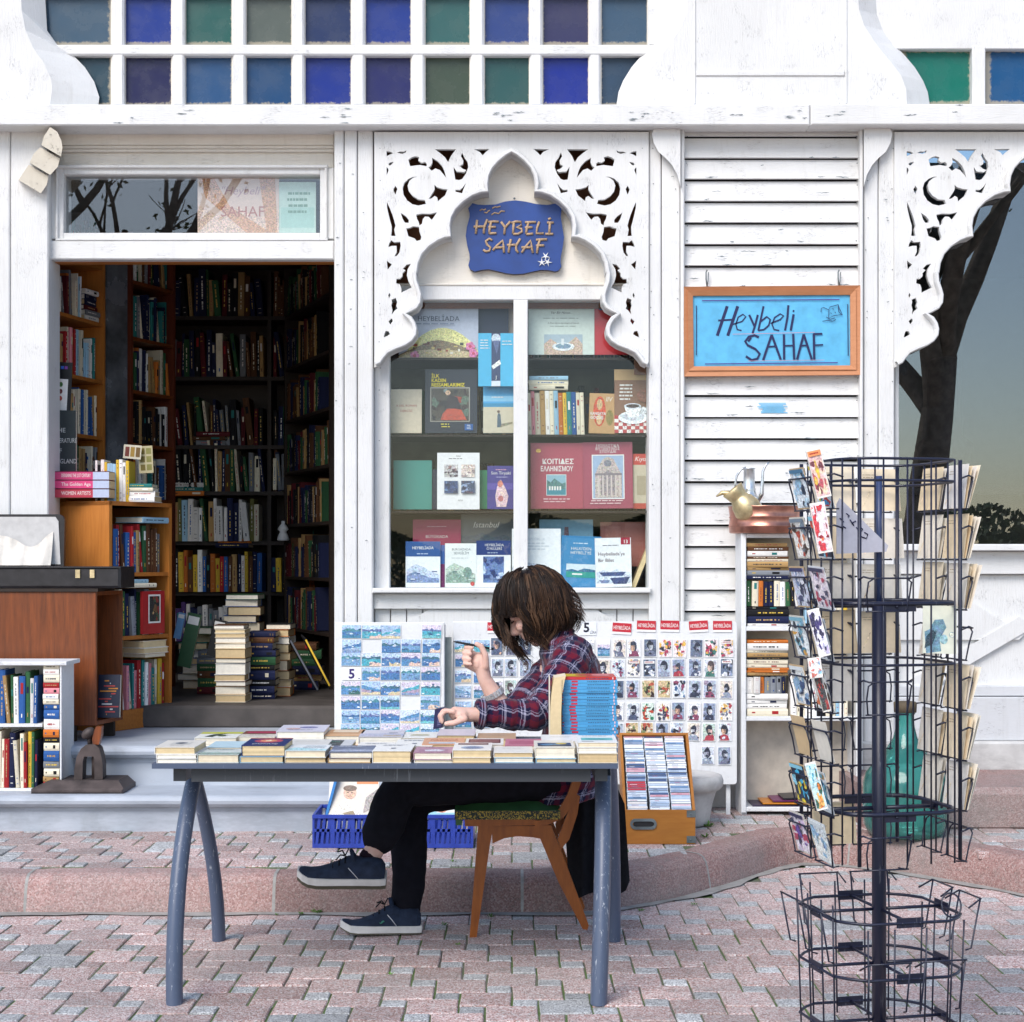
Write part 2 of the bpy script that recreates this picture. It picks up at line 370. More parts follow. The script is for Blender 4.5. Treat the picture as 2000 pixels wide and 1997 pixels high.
M_PLINTH = mk_stone('rough_white_stone', (.62, .61, .59), (.42, .41, .40), 6, bump=.9)
def mk_agg(name, stops, scale=95, big=None):
    n = N(name); v = n.coord(which='Object'); oi = n.new('ShaderNodeObjectInfo')
    ad = n.new('ShaderNodeVectorMath', operation='ADD'); n.link(v, ad.inputs[0])
    cm = n.new('ShaderNodeCombineXYZ'); r9 = n.math('MULTIPLY', oi.outputs['Random'], 37.0)
    for k in range(3): n.link(r9, cm.inputs[k])
    n.link(cm.outputs[0], ad.inputs[1])
    vo = n.new('ShaderNodeTexVoronoi'); vo.inputs['Scale'].default_value = scale; n.link(ad.outputs[0], vo.inputs['Vector'])
    sep = n.new('ShaderNodeSeparateColor'); n.link(vo.outputs['Color'], sep.inputs[0])
    col = n.ramp(sep.outputs[0], stops)
    n.n[-1] if False else None
    tint = n.ramp(oi.outputs['Random'], [(0, .70), (.35, .95), (.7, 1.05), (1, 1.22)])
    col = n.mix(1.0, col, tint, 'MULTIPLY')
    dirt = n.noise(n.coord(), 2.5, 5); wcoord = n.new('ShaderNodeNewGeometry')
    dn = n.new('ShaderNodeTexNoise'); dn.inputs['Scale'].default_value = 1.7; dn.inputs['Detail'].default_value = 6; n.link(wcoord.outputs['Position'], dn.inputs['Vector'])
    col = n.mix(n.ramp(dn.outputs['Fac'], [(.40, 0), (.70, .5)]), col, (.27, .265, .255)); d2 = n.new('ShaderNodeTexNoise'); d2.inputs['Scale'].default_value = 14; d2.inputs['Detail'].default_value = 6; d2.inputs['Roughness'].default_value = .7; n.link(wcoord.outputs['Position'], d2.inputs['Vector']); col = n.mix(n.ramp(d2.outputs['Fac'], [(.52, 0), (.72, .55)]), col, (.20, .19, .175))
    n.base(col); n.rough(.85); n.set(Specular_IOR_Level=.2)
    h = n.math('SUBTRACT', 1.0, vo.outputs['Distance']); n.bump(h, .6, .004); return n.m
PINK = [(0, (.27, .150, .132)), (.2, (.44, .265, .240)), (.45, (.56, .385, .355)), (.7, (.63, .505, .48)), (.88, (.77, .72, .70)), (1, (.17, .13, .12))]
GREY = [(0, (.20, .20, .205)), (.25, (.40, .405, .41)), (.6, (.54, .55, .555)), (.85, (.72, .73, .73)), (1, (.20, .20, .195))]
KERB = [(0, (.28, .150, .135)), (.3, (.37, .220, .200)), (.6, (.43, .275, .252)), (.85, (.52, .385, .36)), (1, (.21, .145, .13))]
M_PINK = mk_agg('pink_exposed_aggregate', PINK, 210); M_GREY = mk_agg('grey_exposed_aggregate', GREY, 210); M_KERB = mk_agg('red_kerb_aggregate', KERB, 190)
def mk_joint():
    n = N('sandy_mossy_joint'); v = n.coord(); f = n.noise(v, 3, 5); g = n.noise(v, 40, 4)
    col = n.mix(n.ramp(f, [(.36, 0), (.54, 1)]), (.14, .13, .115), (.085, .15, .035)); col = n.mix(n.ramp(g, [(.45, 0), (.75, .5)]), col, (.22, .21, .18))
    n.base(col); n.rough(.95); n.bump(g, .6, .004); return n.m
M_JOINT = mk_joint()
def mk_metal_paint(name, c, rough=.4, scratch=.5):
    n = N(name); v = n.coord((30, 30, 3)); g = n.noise(v, 4, 6, .7); m2 = n.noise(n.coord(), 5, 3)
    sc = n.math('MULTIPLY', n.ramp(g, [(.60, 0), (.64, 1)]), n.ramp(m2, [(.42, 0), (.56, 1)]))
    n.base(n.mix(n.math('MULTIPLY', sc, scratch), c, (.45, .48, .52))); n.rough(rough); n.set(Specular_IOR_Level=.5); return n.m
M_TABLE = mk_metal_paint('slate_blue_painted_steel', (.075, .10, .16), .38, .8)
M_APRON = mk_metal_paint('charcoal_painted_steel', (.045, .05, .058), .5, .2)
M_RACK = mk_metal_paint('navy_coated_wire', (.012, .014, .035), .35, .15)
def mk_plain(name, c, rough=.5, metal=0, spec=.5, nz=.12, scale=20, coat=0):
    n = N(name); f = n.noise(n.coord(), scale, 4)
    n.base(n.mix(n.ramp(f, [(.3, 0), (.7, 1)]), tuple(x * (1 - nz) for x in c), tuple(min(1, x * (1 + nz)) for x in c)))
    n.rough(n.ramp(f, [(.2, max(0.02, rough - .08)), (.8, min(1, rough + .08))])); n.set(Metallic=metal, Specular_IOR_Level=spec, Coat_Weight=coat); return n.m
M_BLUEPL = mk_plain('blue_plastic', (.025, .055, .36), .38)
M_COPPER = mk_plain('aged_copper', (.50, .23, .17), .34, .9, nz=.35, scale=14)
M_BRASS = mk_plain('dull_brass', (.55, .44, .25), .42, .7, nz=.4, scale=18)
M_TIN = mk_plain('tinned_metal', (.58, .60, .62), .3, .9, nz=.25, scale=25)
M_PEWTER = mk_plain('blackened_pewter', (.10, .105, .11), .35, .8, nz=.5, scale=60)
M_STEEL = mk_plain('watch_steel', (.70, .71, .72), .3, .55, nz=.2, scale=200)
M_ZINC = mk_plain('grey_zinc_fitting', (.17, .20, .21), .5, .6, nz=.3)
M_IRON = mk_plain('rusty_cast_iron', (.075, .058, .055), .6, .35, nz=.45, scale=12)
M_BLACK = mk_plain('matt_black', (.012, .012, .014), .6)
M_BLACKCLOTH = mk_plain('black_cloth', (.012, .012, .015), .9, spec=.15, nz=.3, scale=40)
M_TROUSER = mk_plain('black_trouser_cloth', (.0095, .0095, .014), .9, spec=.12, nz=.25, scale=30)
M_SUEDE = mk_plain('navy_suede', (.022, .032, .058), .85, spec=.2, nz=.35, scale=30)
M_RUBBER = mk_plain('off_white_rubber', (.66, .64, .61), .6, nz=.12)
M_SOLE = mk_plain('olive_rubber_sole', (.085, .075, .05), .7)
M_SOCK = mk_plain('dark_plum_sock', (.018, .010, .016), .95, spec=.1)
M_GREENV = mk_plain('green_upholstery', (.035, .115, .04), .55, nz=.2)
M_LEATHER = mk_plain('black_leather', (.018, .016, .018), .4, nz=.4)
M_CLOTH = mk_plain('cream_cloth', (.70, .66, .60), .9, spec=.1)
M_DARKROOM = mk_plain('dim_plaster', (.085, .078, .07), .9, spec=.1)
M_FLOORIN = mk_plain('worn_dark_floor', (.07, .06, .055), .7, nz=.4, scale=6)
M_VOID = mk_plain('old_brown_boarding', (.17, .065, .03), .8, nz=.3, scale=10)
M_LEAF = mk_plain('weed_green', (.085, .20, .025), .6, nz=.35)
M_PAINTBLUE = mk_plain('sky_blue_paint', (.10, .42, .68), .55, nz=.12)
M_ROPE = mk_plain('jute_rope', (.44, .31, .20), .9, spec=.1, nz=.3, scale=120)
M_SIGNBLUE = mk_plain('royal_blue_board', (.012, .050, .225), .5, nz=.2, scale=8)
M_NAVYEDGE = mk_plain('dark_navy_edge', (.008, .010, .04), .45)
M_BARK = mk_plain('grey_brown_bark', (.20, .165, .13), .9, spec=.1, nz=.4, scale=10)
M_FOLIAGE = mk_plain('spring_foliage', (.07, .11, .035), .7, nz=.4)
M_CORK = mk_plain('brown_bottle_cap', (.10, .075, .045), .8, nz=.3)
def mk_glass(name, tint=(.96, .98, .98), refl=1.0, rough=.0):
    n = N(name); n.n.remove(n.b); tr = n.new('ShaderNodeBsdfTransparent'); tr.inputs[0].default_value = (*tint, 1)
    gl = n.new('ShaderNodeBsdfGlossy'); gl.inputs['Roughness'].default_value = rough; fr = n.new('ShaderNodeFresnel'); ge = n.new('ShaderNodeNewGeometry'); n.link(n.math('ADD', 1.52, n.math('MULTIPLY', ge.outputs['Backfacing'], 1 / 1.52 - 1.52)), fr.inputs[0])
    mx = n.new('ShaderNodeMixShader'); n.link(n.math('MULTIPLY', fr.outputs[0], refl * 2, clamp=True), mx.inputs[0]); n.link(tr.outputs[0], mx.inputs[1]); n.link(gl.outputs[0], mx.inputs[2]); n.link(mx.outputs[0], n.out.inputs[0]); return n.m
M_GLASS = mk_glass('window_glass', (.95, .97, .965), .26); M_GLASSR = mk_glass('strong_reflection_glass', (.80, .85, .88), 1.7); M_GLASST = mk_glass('boosted_transom_glass', (.92, .94, .95), .9)  # right window and transom panes: reflection raised to imitate a brighter sky
def mk_bottle():
    n = N('turquoise_bottle_glass'); n.n.remove(n.b); tr = n.new('ShaderNodeBsdfTransparent'); tr.inputs[0].default_value = (.42, .86, .80, 1)
    gl = n.new('ShaderNodeBsdfGlossy'); gl.inputs['Roughness'].default_value = .06; tl = n.new('ShaderNodeBsdfTranslucent'); tl.inputs[0].default_value = (.14, .60, .54, 1)
    df = n.new('ShaderNodeBsdfDiffuse'); df.inputs[0].default_value = (.08, .42, .38, 1); ad = n.new('ShaderNodeMixShader'); ad.inputs[0].default_value = .5; n.link(tl.outputs[0], ad.inputs[1]); n.link(df.outputs[0], ad.inputs[2])
    m1 = n.new('ShaderNodeMixShader'); m1.inputs[0].default_value = .45; n.link(tr.outputs[0], m1.inputs[1]); n.link(ad.outputs[0], m1.inputs[2])
    fr = n.new('ShaderNodeFresnel'); fr.inputs[0].default_value = 1.5; m2 = n.new('ShaderNodeMixShader'); n.link(fr.outputs[0], m2.inputs[0]); n.link(m1.outputs[0], m2.inputs[1]); n.link(gl.outputs[0], m2.inputs[2]); n.link(m2.outputs[0], n.out.inputs[0]); return n.m
M_BOTTLE = mk_bottle()
def mk_stained(name):
    n = N(name); a = n.new('ShaderNodeVertexColor', layer_name='Col'); v = n.coord(); f = n.noise(v, 9, 5); g = n.noise(v, 55, 5, .7)
    col = n.mix(n.ramp(f, [(.3, .0), (.75, .5)]), a.outputs[0], n.mix(.3, a.outputs[0], (.10, .13, .16))); col = n.mix(n.ramp(g, [(.60, 0), (.78, .3)]), col, (.24, .24, .22)); col = n.mix(1.0, col, (.42, .52, .55), 'MULTIPLY')
    tc = n.new('ShaderNodeTexCoord'); sp = n.new('ShaderNodeSeparateXYZ'); n.link(tc.outputs['Generated'], sp.inputs[0])
    def edge(o): return n.math('MINIMUM', o, n.math('SUBTRACT', 1.0, o))
    e = n.math('MINIMUM', edge(sp.outputs[0]), edge(sp.outputs[2])); ew = n.math('ADD', e, n.math('MULTIPLY', n.math('SUBTRACT', n.noise(v, 45, 5, .75), .5), .16))
    col = n.mix(n.ramp(ew, [(.055, .75), (.085, 0)]), col, (.40, .35, .26))
    n.base(col); n.rough(n.ramp(f, [(.35, .12), (.65, .38)])); n.set(Specular_IOR_Level=.32); n.bump(n.noise(v, 7, 3), .35, .006); return n.m
M_STAIN = mk_stained('painted_glass')
def mk_skin():
    n = N('skin'); v = n.coord(); f = n.noise(v, 22, 4); n.base(n.mix(n.ramp(f, [(.35, 0), (.7, 1)]), (.66, .40, .32), (.72, .48, .40)))
    n.rough(.5); n.set(Subsurface_Weight=.12, Subsurface_Radius=(.01, .004, .002), Specular_IOR_Level=.35); n.bump(n.noise(v, 160, 3), .15, .001); return n.m
M_SKIN = mk_skin()
def mk_hair():
    n = N('dark_brown_hair'); a = n.new('ShaderNodeVertexColor', layer_name='Col'); n.base(a.outputs[0]); n.rough(.42); n.set(Specular_IOR_Level=.28); return n.m
M_HAIR = mk_hair()
def mk_plaid():
    n = N('red_navy_plaid_flannel'); a = n.new('ShaderNodeAttribute', attribute_name='weave'); sp = n.new('ShaderNodeSeparateXYZ'); n.link(a.outputs['Vector'], sp.inputs[0])
    per = .070
    def fr(o, off): return n.math('FRACT', n.math('ADD', n.math('DIVIDE', o, per), off))
    def band(f, lo, hi): return n.math('MULTIPLY', n.math('GREATER_THAN', f, lo), n.math('LESS_THAN', f, hi))
    u, v = fr(sp.outputs[0], 50.1), fr(sp.outputs[1], 50.3)
    ru, rv = band(u, .04, .40), band(v, .04, .40); wu = n.math('ADD', band(u, .66, .75), band(u, .83, .87)); wv = n.math('ADD', band(v, .66, .75), band(v, .83, .87))
    red = n.math('MULTIPLY', n.math('ADD', ru, rv), .5); wh = n.math('MULTIPLY', n.math('ADD', wu, wv), .42)
    col = n.mix(red, (.007, .008, .034), (.135, .009, .022)); col = n.mix(wh, col, (.46, .45, .60))
    col = n.mix(n.ramp(n.noise(n.coord(), 300, 2), [(.35, 0), (.65, .25)]), col, (.03, .02, .05))
    n.base(col); n.rough(.95); n.set(Specular_IOR_Level=.1, Sheen_Weight=.15); n.bump(n.noise(n.coord(), 120, 3), .2, .001); return n.m
M_PLAID = mk_plaid()
def mk_tapestry():
    n = N('tapestry_border'); v = n.coord(); w = n.new('ShaderNodeTexWave', wave_type='RINGS'); w.inputs['Scale'].default_value = 34; w.inputs['Distortion'].default_value = 14; w.inputs['Detail'].default_value = 2; w.inputs['Detail Scale'].default_value = 2.5; n.link(v, w.inputs['Vector'])
    n.base(n.mix(n.ramp(w.outputs['Fac'], [(.70, 0), (.80, 1)]), (.02, .032, .03), (.42, .30, .05))); n.rough(.8); return n.m
M_TAPES = mk_tapestry()

# ================================================================== GROUND
U = .083                                   # small paver side
def kerb_pt(px, py): d = FPX * H / (py - YH); return Vector((X(px, d), d))
KP = [Vector((-6, 6.54)), Vector((-3, 6.54)), Vector((-.6, 6.54))] + [kerb_pt(*q) for q in ((1100, 1785), (1150, 1783), (1209, 1776), (1325, 1756), (1422, 1729), (1520, 1696), (1560, 1687), (1645, 1691), (1780, 1708), (1914, 1731), (2060, 1762))] + [Vector((3.4, 6.5)), Vector((6, 6.2))]
def kerb_y(x):
    for a, b in zip(KP, KP[1:]):
        if a.x <= x <= b.x: return a.y + (b.y - a.y) * (x - a.x) / max(1e-6, b.x - a.x)
    return 6.5
SW = .145                                  # sidewalk level
mb = MB(); mb.face([(-40, -40, -.017), (40, -40, -.017), (40, 8.3, -.017), (-40, 8.3, -.017)]); far_gnd = struct(mb.build('ground', M_PINK))
mb = MB(); mb.face([(-4.5, 3, -.006), (4.5, 3, -.006), (4.5, 8.2, -.006), (-4.5, 8.2, -.006)]); street = struct(mb.build('street', M_JOINT))
mb = MB(); lp = [(p.x, p.y + .10) for p in KP] + [(6, 9.2), (-6, 9.2)]
mb.prism([lp], SW - .006, -.0055, lambda x, y, d: (x, y, d)); sidewalk = struct(mb.build('sidewalk', M_JOINT))
def paver_mesh(side, mat):
    h = side / 2 - .0032; b = .0035; z0 = -.03
    v = [(-h, -h, z0), (h, -h, z0), (h, h, z0), (-h, h, z0), (-h, -h, -b), (h, -h, -b), (h, h, -b), (-h, h, -b), (-h + b, -h + b, 0), (h - b, -h + b, 0), (h - b, h - b, 0), (-h + b, h - b, 0)]
    m = MB(); m.raw(v, [(0, 1, 5, 4), (1, 2, 6, 5), (2, 3, 7, 6), (3, 0, 4, 7), (4, 5, 9, 8), (5, 6, 10, 9), (6, 7, 11, 10), (7, 4, 8, 11), (8, 9, 10, 11)])
    o = m.build('paver', mat); me = o.data; bpy.data.objects.remove(o); return me
PV = [paver_mesh(2 * U, M_PINK), paver_mesh(U, M_GREY), paver_mesh(2 * U, M_GREY), paver_mesh(U, M_PINK)]
rng = random.Random(11)
street_cells, walk_cells = [], []
for i in range(-60, 60):
    for j in range(-10, 90):
        x0 = U * (2 * i - j) * 1.0; y0 = 3.2 + U * (i + 2 * j)
        for big in (1, 0):
            cx, cy = (x0 + U, y0 + U) if big else (x0 + 2.5 * U, y0 + .5 * U)
            if abs(cx) > 3.6 or cy < 4.2 or cy > 8.5: continue
            ky = kerb_y(cx); hs = U if big else U / 2
            if cy < ky + .02: street_cells.append((cx, cy, big))
            elif cy > ky + .16 + hs * .6: walk_cells.append((cx, cy, big))
def in_view(cx, cy, z):
    s = FPX / cy; return -30 < 1000 + cx * s < 2030 and YH + (H - z) * s < 2030
def pavers(cells, parent, z, dep):
    vis = [c for c in cells if in_view(c[0], c[1], z)]; oth = [c for c in cells if not in_view(c[0], c[1], z)]
    vis.sort(key=lambda c: c[1] - (.2 if c[2] else 0)); ind, rest = vis[:300], vis[300:] + oth
    def pick(big):
        q = rng.random()
        return PV[(0 if q < .93 else 2) if big else (1 if q < .90 else 3)]
    for cx, cy, big in ind:
        o = bpy.data.objects.new('paver', pick(big)); C.objects.link(o); o.location = (cx, cy, z + rng.uniform(-.003, .0018))
        o.rotation_euler = (rng.uniform(-.016, .016), rng.uniform(-.016, .016), rng.uniform(-.03, .03)); o.parent = parent
    m = [MB(), MB()]
    for cx, cy, big in rest:
        h = (U if big else U / 2) - .0022; zz = z + rng.uniform(-.002, .0015); k = 0 if big else 1
        m[k].box(cx - h, cy - h, zz - .03, cx + h, cy + h, zz)
    for k, mt in ((0, M_PINK), (1, M_GREY)):
        if m[k].v: o = stuff(m[k].build('paver', mt)); o.parent = parent
pavers(street_cells, street, 0.0, 0); pavers(walk_cells, sidewalk, SW, 1)
# kerb of separate stones along the bent edge
kerb = bpy.data.objects.new('kerb', None); C.objects.link(kerb); struct(kerb)
def along(path, s):
    for a, b in zip(path, path[1:]):
        L = (b - a).length
        if s <= L: return a + (b - a) * (s / L), (b - a).normalized()
        s -= L
    return path[-1], (path[-1] - path[-2]).normalized()
TOT = sum((b - a).length for a, b in zip(KP, KP[1:]))
SEC = [(0, -.05), (.004, .02), (.016, .085), (.026, .118), (.042, .139), (.066, .149), (.15, .152), (.155, .05)]
s0 = .16; kcount = 0
while s0 < TOT - .3:
    L = .98; m = MB(); n = 10; rings = []
    for k in range(n + 1):
        p, t = along(KP, s0 + .002 + (L - .004) * k / n); nn = Vector((-t.y, t.x)); e = .004 if k in (0, n) else 0
        rings.append([(p.x + nn.x * (a + e), p.y + nn.y * (a + e), z - e * 1.5) for a, z in SEC])
    q = len(SEC); vs_ = [v for r in rings for v in r]; fs = [(i * q + k, (i + 1) * q + k, (i + 1) * q + k + 1, i * q + k + 1) for i in range(n) for k in range(q - 1)]
    fs += [tuple(range(q)), tuple(n * q + k for k in range(q - 1, -1, -1))]
    m.raw(vs_, fs, smooth=False); o = m.build('kerb_stone', M_KERB, recalc=True); o.parent = kerb; s0 += L
m = MB(); prev = None
for k in range(120):
    p, t = along(KP, TOT * k / 119); nn = Vector((-t.y, t.x)); w = .045 + .014 * math.sin(k * .9) + .01 * math.sin(k * 2.3)
    a, b = p + nn * .02, p - nn * w
    if prev: m.face([(prev[1].x, prev[1].y, .0045), (b.x, b.y, .0045), (a.x, a.y, .006), (prev[0].x, prev[0].y, .006)])
    prev = (a, b)
o = m.build('gutter_mortar', mk_stone('grey_mortar', (.40, .39, .37), (.27, .27, .25), 14), recalc=True); o.parent = street
m = MB(); s0 = .16
while s0 < TOT - .3:          # mortar in the kerb joints
    p, t = along(KP, s0); nn = Vector((-t.y, t.x)); q = len(SEC)
    r0 = [(p.x - t.x * .006 + nn.x * (a + .004), p.y - t.y * .006 + nn.y * (a + .004), z - .004) for a, z in SEC]; r1_ = [(p.x + t.x * .006 + nn.x * (a + .004), p.y + t.y * .006 + nn.y * (a + .004), z - .004) for a, z in SEC]
    m.raw(r0 + r1_, [(k, q + k, q + k + 1, k + 1) for k in range(q - 1)]); s0 += .98
o = stuff(m.build('joint_mortar', MATS['grey_mortar'], recalc=True)); o.parent = kerb
# weeds: small tufts of leaves in the joints
def weed(px, py, z, size, label, n=16, seed=1):
    r = random.Random(seed); d = FPX * (H - z) / (py - YH); c = Vector((X(px, d), d, z)); m = MB()
    for k in range(n):
        a = r.uniform(0, 6.28); l = size * r.uniform(.4, 1); e = r.uniform(.25, 1.1); w = size * .16
        b = c + Vector((math.cos(a), math.sin(a) * .6, 0)) * size * r.uniform(0, .5)
        t = b + Vector((math.cos(a) * math.cos(e), math.sin(a) * math.cos(e), math.sin(e))) * l; s_ = Vector((-math.sin(a), math.cos(a), 0)) * w; mid = (b + t) / 2 + Vector((0, 0, l * .15))
        m.face([b, mid - s_, t, mid + s_])
    return tag(m.build('weed', M_LEAF), label, 'weed', 'weeds in the paving joints')
weed(620, 1783, .004, .026, 'bright green weed at the kerb foot below the raised shoe', 22, 2); weed(590, 1786, .004, .018, 'small weed tuft at the kerb foot left of the raised shoe', 12, 3)
weed(540, 1788, .004, .014, 'tiny weed tuft at the kerb foot right of the curved back table leg', 9, 4); weed(958, 1792, .004, .020, 'green weed by the kerb joint behind the chair front leg', 14, 5)
weed(868, 1808, .003, .018, 'weed in a paving joint between shoe and chair', 10, 6); weed(895, 1846, .003, .016, 'pale weed in the joint left of the front chair leg foot', 9, 7)
weed(1355, 1768, .004, .018, 'single weed beside the kerb in the open paving to the right of the table', 8, 8); weed(1385, 1615, SW, .035, 'leafy weed beside the white stone urn', 24, 9); weed(1378, 1636, SW, .028, 'leafy weed at the corner of the orange case of discs', 16, 10)
weed(1250, 1780, .004, .02, 'yellowish weed at the kerb foot right of the far table leg', 10, 12); weed(884, 1684, SW, .016, 'small weed on the upper pavement right of the standing leg', 8, 13)
weed(762, 1905, .003, .016, 'weed in the joint at the photo bottom below the shoes', 9, 14)

# ------------------------------------------------------------------ marble steps
steps = thing('marble_steps', 'worn grey marble steps leading up to the open shop door', 'steps', (-1.6, 7.6, SW))
def nosed(m, x0, x1, yf, yb, zt, th, ov=.03):
    pr = [(yf, zt - th), (yf - ov * .5, zt - th), (yf - ov, zt - th * .72), (yf - ov * 1.1, zt - th * .45), (yf - ov * .9, zt - th * .18), (yf - ov * .5, zt - .003), (yf + .01, zt), (yb, zt), (yb, zt - th)]
    q = len(pr); vs_ = [(x0, y, z) for y, z in pr] + [(x1, y, z) for y, z in pr]
    m.raw(vs_, [(k, q + k, q + (k + 1) % q, (k + 1) % q) for k in range(q)] + [tuple(range(q - 1, -1, -1)), tuple(q + k for k in range(q))], smooth=False)
XR = -.30
m = MB(); nosed(m, -4.2, XR, 7.62, 7.95, .315, .055); m.build('tread', M_MARBLE, steps, True)
m = MB(); m.box(-4.2, 7.64, SW - .02, XR - .02, 7.9, .262); m.build('riser', M_MARBLE, steps)
m = MB(); m.box(-4.2, 7.632, .240, XR - .015, 7.64, .259); m.build('riser_moulding', M_MARBLE, steps)
m = MB(); nosed(m, -4.2, XR, 7.92, 8.78, .507, .058); m.build('landing', M_MARBLE, steps, True)
m = MB(); m.box(-4.2, 7.945, .30, XR - .02, 8.7, .452); m.build('riser', M_MARBLE, steps)
m = MB(); m.box(-4.2, 7.938, .425, XR - .015, 7.944, .448); m.build('riser_moulding', M_MARBLE, steps)
m = MB(); m.bbox(-2.5, 8.74, .50, X(655, 8.6), 9.1, .622, .015); m.build('threshold', M_FLOORIN, steps)
# pink concrete step at the right, below the second window
m = MB(); m.bbox(X(1690, 7.7), 7.69, SW - .02, 3.6, 8.42, .335, .03)
tag(m.build('concrete_step', M_KERB), 'low pink aggregate step against the wall behind the turquoise bottle', 'step')

# ================================================================== BUILDING
YW = 8.40
bld = thing('bookshop_building', 'white painted timber shop front with carved arches and coloured clerestory panes', 'building', (0, YW, SW))
def bx(m, px0, py0, px1, py1, d0, d1, b=.004):
    m.bbox(X(px0, d0), d0, Z(py1, d0), X(px1, d0), d1, Z(py0, d0), b)
def part(name, mat, *boxes, b=.004, parent=None):
    m = MB()
    for q in boxes: bx(m, *q, b=b)
    return m.build(name, mat, parent or bld)
# shell behind the front: keeps the shop dark, carries the walls one sees through the door
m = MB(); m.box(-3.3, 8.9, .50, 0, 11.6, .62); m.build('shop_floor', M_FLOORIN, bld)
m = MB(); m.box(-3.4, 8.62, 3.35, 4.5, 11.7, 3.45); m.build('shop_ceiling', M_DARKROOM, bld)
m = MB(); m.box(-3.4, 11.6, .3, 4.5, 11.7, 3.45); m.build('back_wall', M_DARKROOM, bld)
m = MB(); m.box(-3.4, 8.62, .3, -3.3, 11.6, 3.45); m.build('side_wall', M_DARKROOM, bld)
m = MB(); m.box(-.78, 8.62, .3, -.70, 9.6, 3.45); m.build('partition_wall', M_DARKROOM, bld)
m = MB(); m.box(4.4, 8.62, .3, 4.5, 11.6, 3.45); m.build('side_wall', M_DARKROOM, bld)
m = MB(); m.box(-5, 8.56, Z(204, 8.5) + .0, 5, 8.62, 4.8); m.build('upper_backing', M_VOID, bld)
# beam over everything, in two boards
part('beam', M_WHITEH, (-80, 204, 1582, 245, 8.27, 8.60), b=.006); part('beam', M_WHITEH, (1583.5, 203, 2090, 244, 8.268, 8.60), b=.006)
# ---- clerestory: coloured panes in a white grid
PANEX = [(84, 218), (242, 336), (360, 454), (479, 571), (594, 687), (712, 804), (829, 919), (945, 1035), (1059, 1151), (1173, 1266)]
CL1 = ['3f5966', '2c2459', '3d6494', '2a5787', '1f37a0', '332c70', '5a6149', '3f6a63', '2334a8', '4a5c74']
CL0 = ['5b6f83', '2340a4', '3c7468', '7d7b6e', '35406f', '2c44a5', '4c7a72', '46569c', '51466f', '5b7088']
cw = thing('clerestory_window', 'x', 'x'); del cw['label']; del cw['category']; setparent(cw, bld)
dP, dF = 8.47, 8.425
for (x0, x1), c1, c0 in zip(PANEX, CL1, CL0):
    for (y0, y1), c in (((108, 206), c1), ((-10, 87), c0)):
        m = MB(); m.box(X(x0 - 5, dP), dP, Z(y1 + 3, dP), X(x1 + 5, dP), dP + .006, Z(y0 - 4, dP), hexc(c)); m.build('pane', M_STAIN, cw)
m = MB(); bx(m, 80, 87, 1330, 108, dF - .004, dF + .06, .008); bx(m, 80, -60, 1330, -11, dF - .004, dF + .06, .008); bx(m, 1266, -12, 1330, 90, dF - .003, dF + .06, .008); m.build('rail', M_WHITEH, cw)
for a, b in zip(PANEX, PANEX[1:]):
    m = MB(); bx(m, a[1], -12, b[0], 207, dF, dF + .06, .01); m.build('mullion', M_WHITE, cw)
m = MB()
for (x0, x1) in PANEX:                         # thin beads round each pane, slightly uneven
    for y0, y1 in ((108, 206), (-10, 87)):
        bx(m, x0 - 3, y0 - 3, x1 + 3, y0 + 2, dF + .02, dF + .05, .003); bx(m, x0 - 3, y0, x0 + 2, y1, dF + .02, dF + .05, .003); bx(m, x1 - 2, y0, x1 + 3, y1, dF + .02, dF + .05, .003)
stuff(m.build('glazing_bead', M_CREAM, cw))
cw2 = thing('clerestory_window', 'x', 'x'); del cw2['label']; del cw2['category']; setparent(cw2, bld)
for x0, x1, c in ((1760, 1899, '2a8f78'), (1925, 2060, '2f6aa0')):
    m = MB(); m.box(X(x0, dP), dP, Z(206, dP), X(x1 + 4, dP), dP + .006, Z(94, dP), hexc(c)); m.build('pane', M_STAIN, cw2)
m = MB(); bx(m, 1690, -60, 2080, 96, dF, dF + .06); bx(m, 1899, 90, 1925, 207, dF - .003, dF + .06); m.build('frame', M_WHITE, cw2)
# ---- flared pilaster boards between the upper windows
VI = [(1249, 206), (1250, 175), (1260, 148), (1278, 124), (1296, 103), (1314, 79), (1332, 50), (1342, 20), (1346, -40)]
VO = [(1204, 206), (1208, 180), (1217, 158), (1233, 132), (1250, 112), (1270, 90), (1290, 62), (1302, 30), (1306, -40)]
def flare(inner, outer, di, do):
    m = MB(); L = [P(*q, di) for q in inner]; Lr = [P(*q, do) for q in outer]; n = len(inner)
    m.raw(L, [tuple(range(n))]); 
    m.raw(L + Lr, [(k, (k + 1) % n, n + (k + 1) % n, n + k) for k in range(n)], smooth=False)
    return m.build('flared_board', M_WHITE, bld, True)
mir = lambda pts, c: [(2 * c - x, y) for x, y in reversed(pts)]
flare(VI + mir(VI, 1510), VO + mir(VO, 1510), 8.33, 8.44)
lf = [(97, 206), (102, 178), (100, 155), (85, 122), (66, 96), (50, 60), (42, 20), (40, -40)]; lo = [(192, 206), (194, 190), (184, 160), (166, 132), (143, 108), (112, 88), (92, 60), (86, -40)]
flare(list(reversed(lf)) + [(-120, 206), (-120, -40)], list(reversed(lo)) + [(-122, 206), (-122, -40)], 8.33, 8.44)
part('panel_moulding', M_WHITE, (1360, 138, 1650, 149, 8.322, 8.35, .004), (1355, 20, 1359, 206, 8.324, 8.35), (1650, 20, 1654, 206, 8.324, 8.35)) if False else None
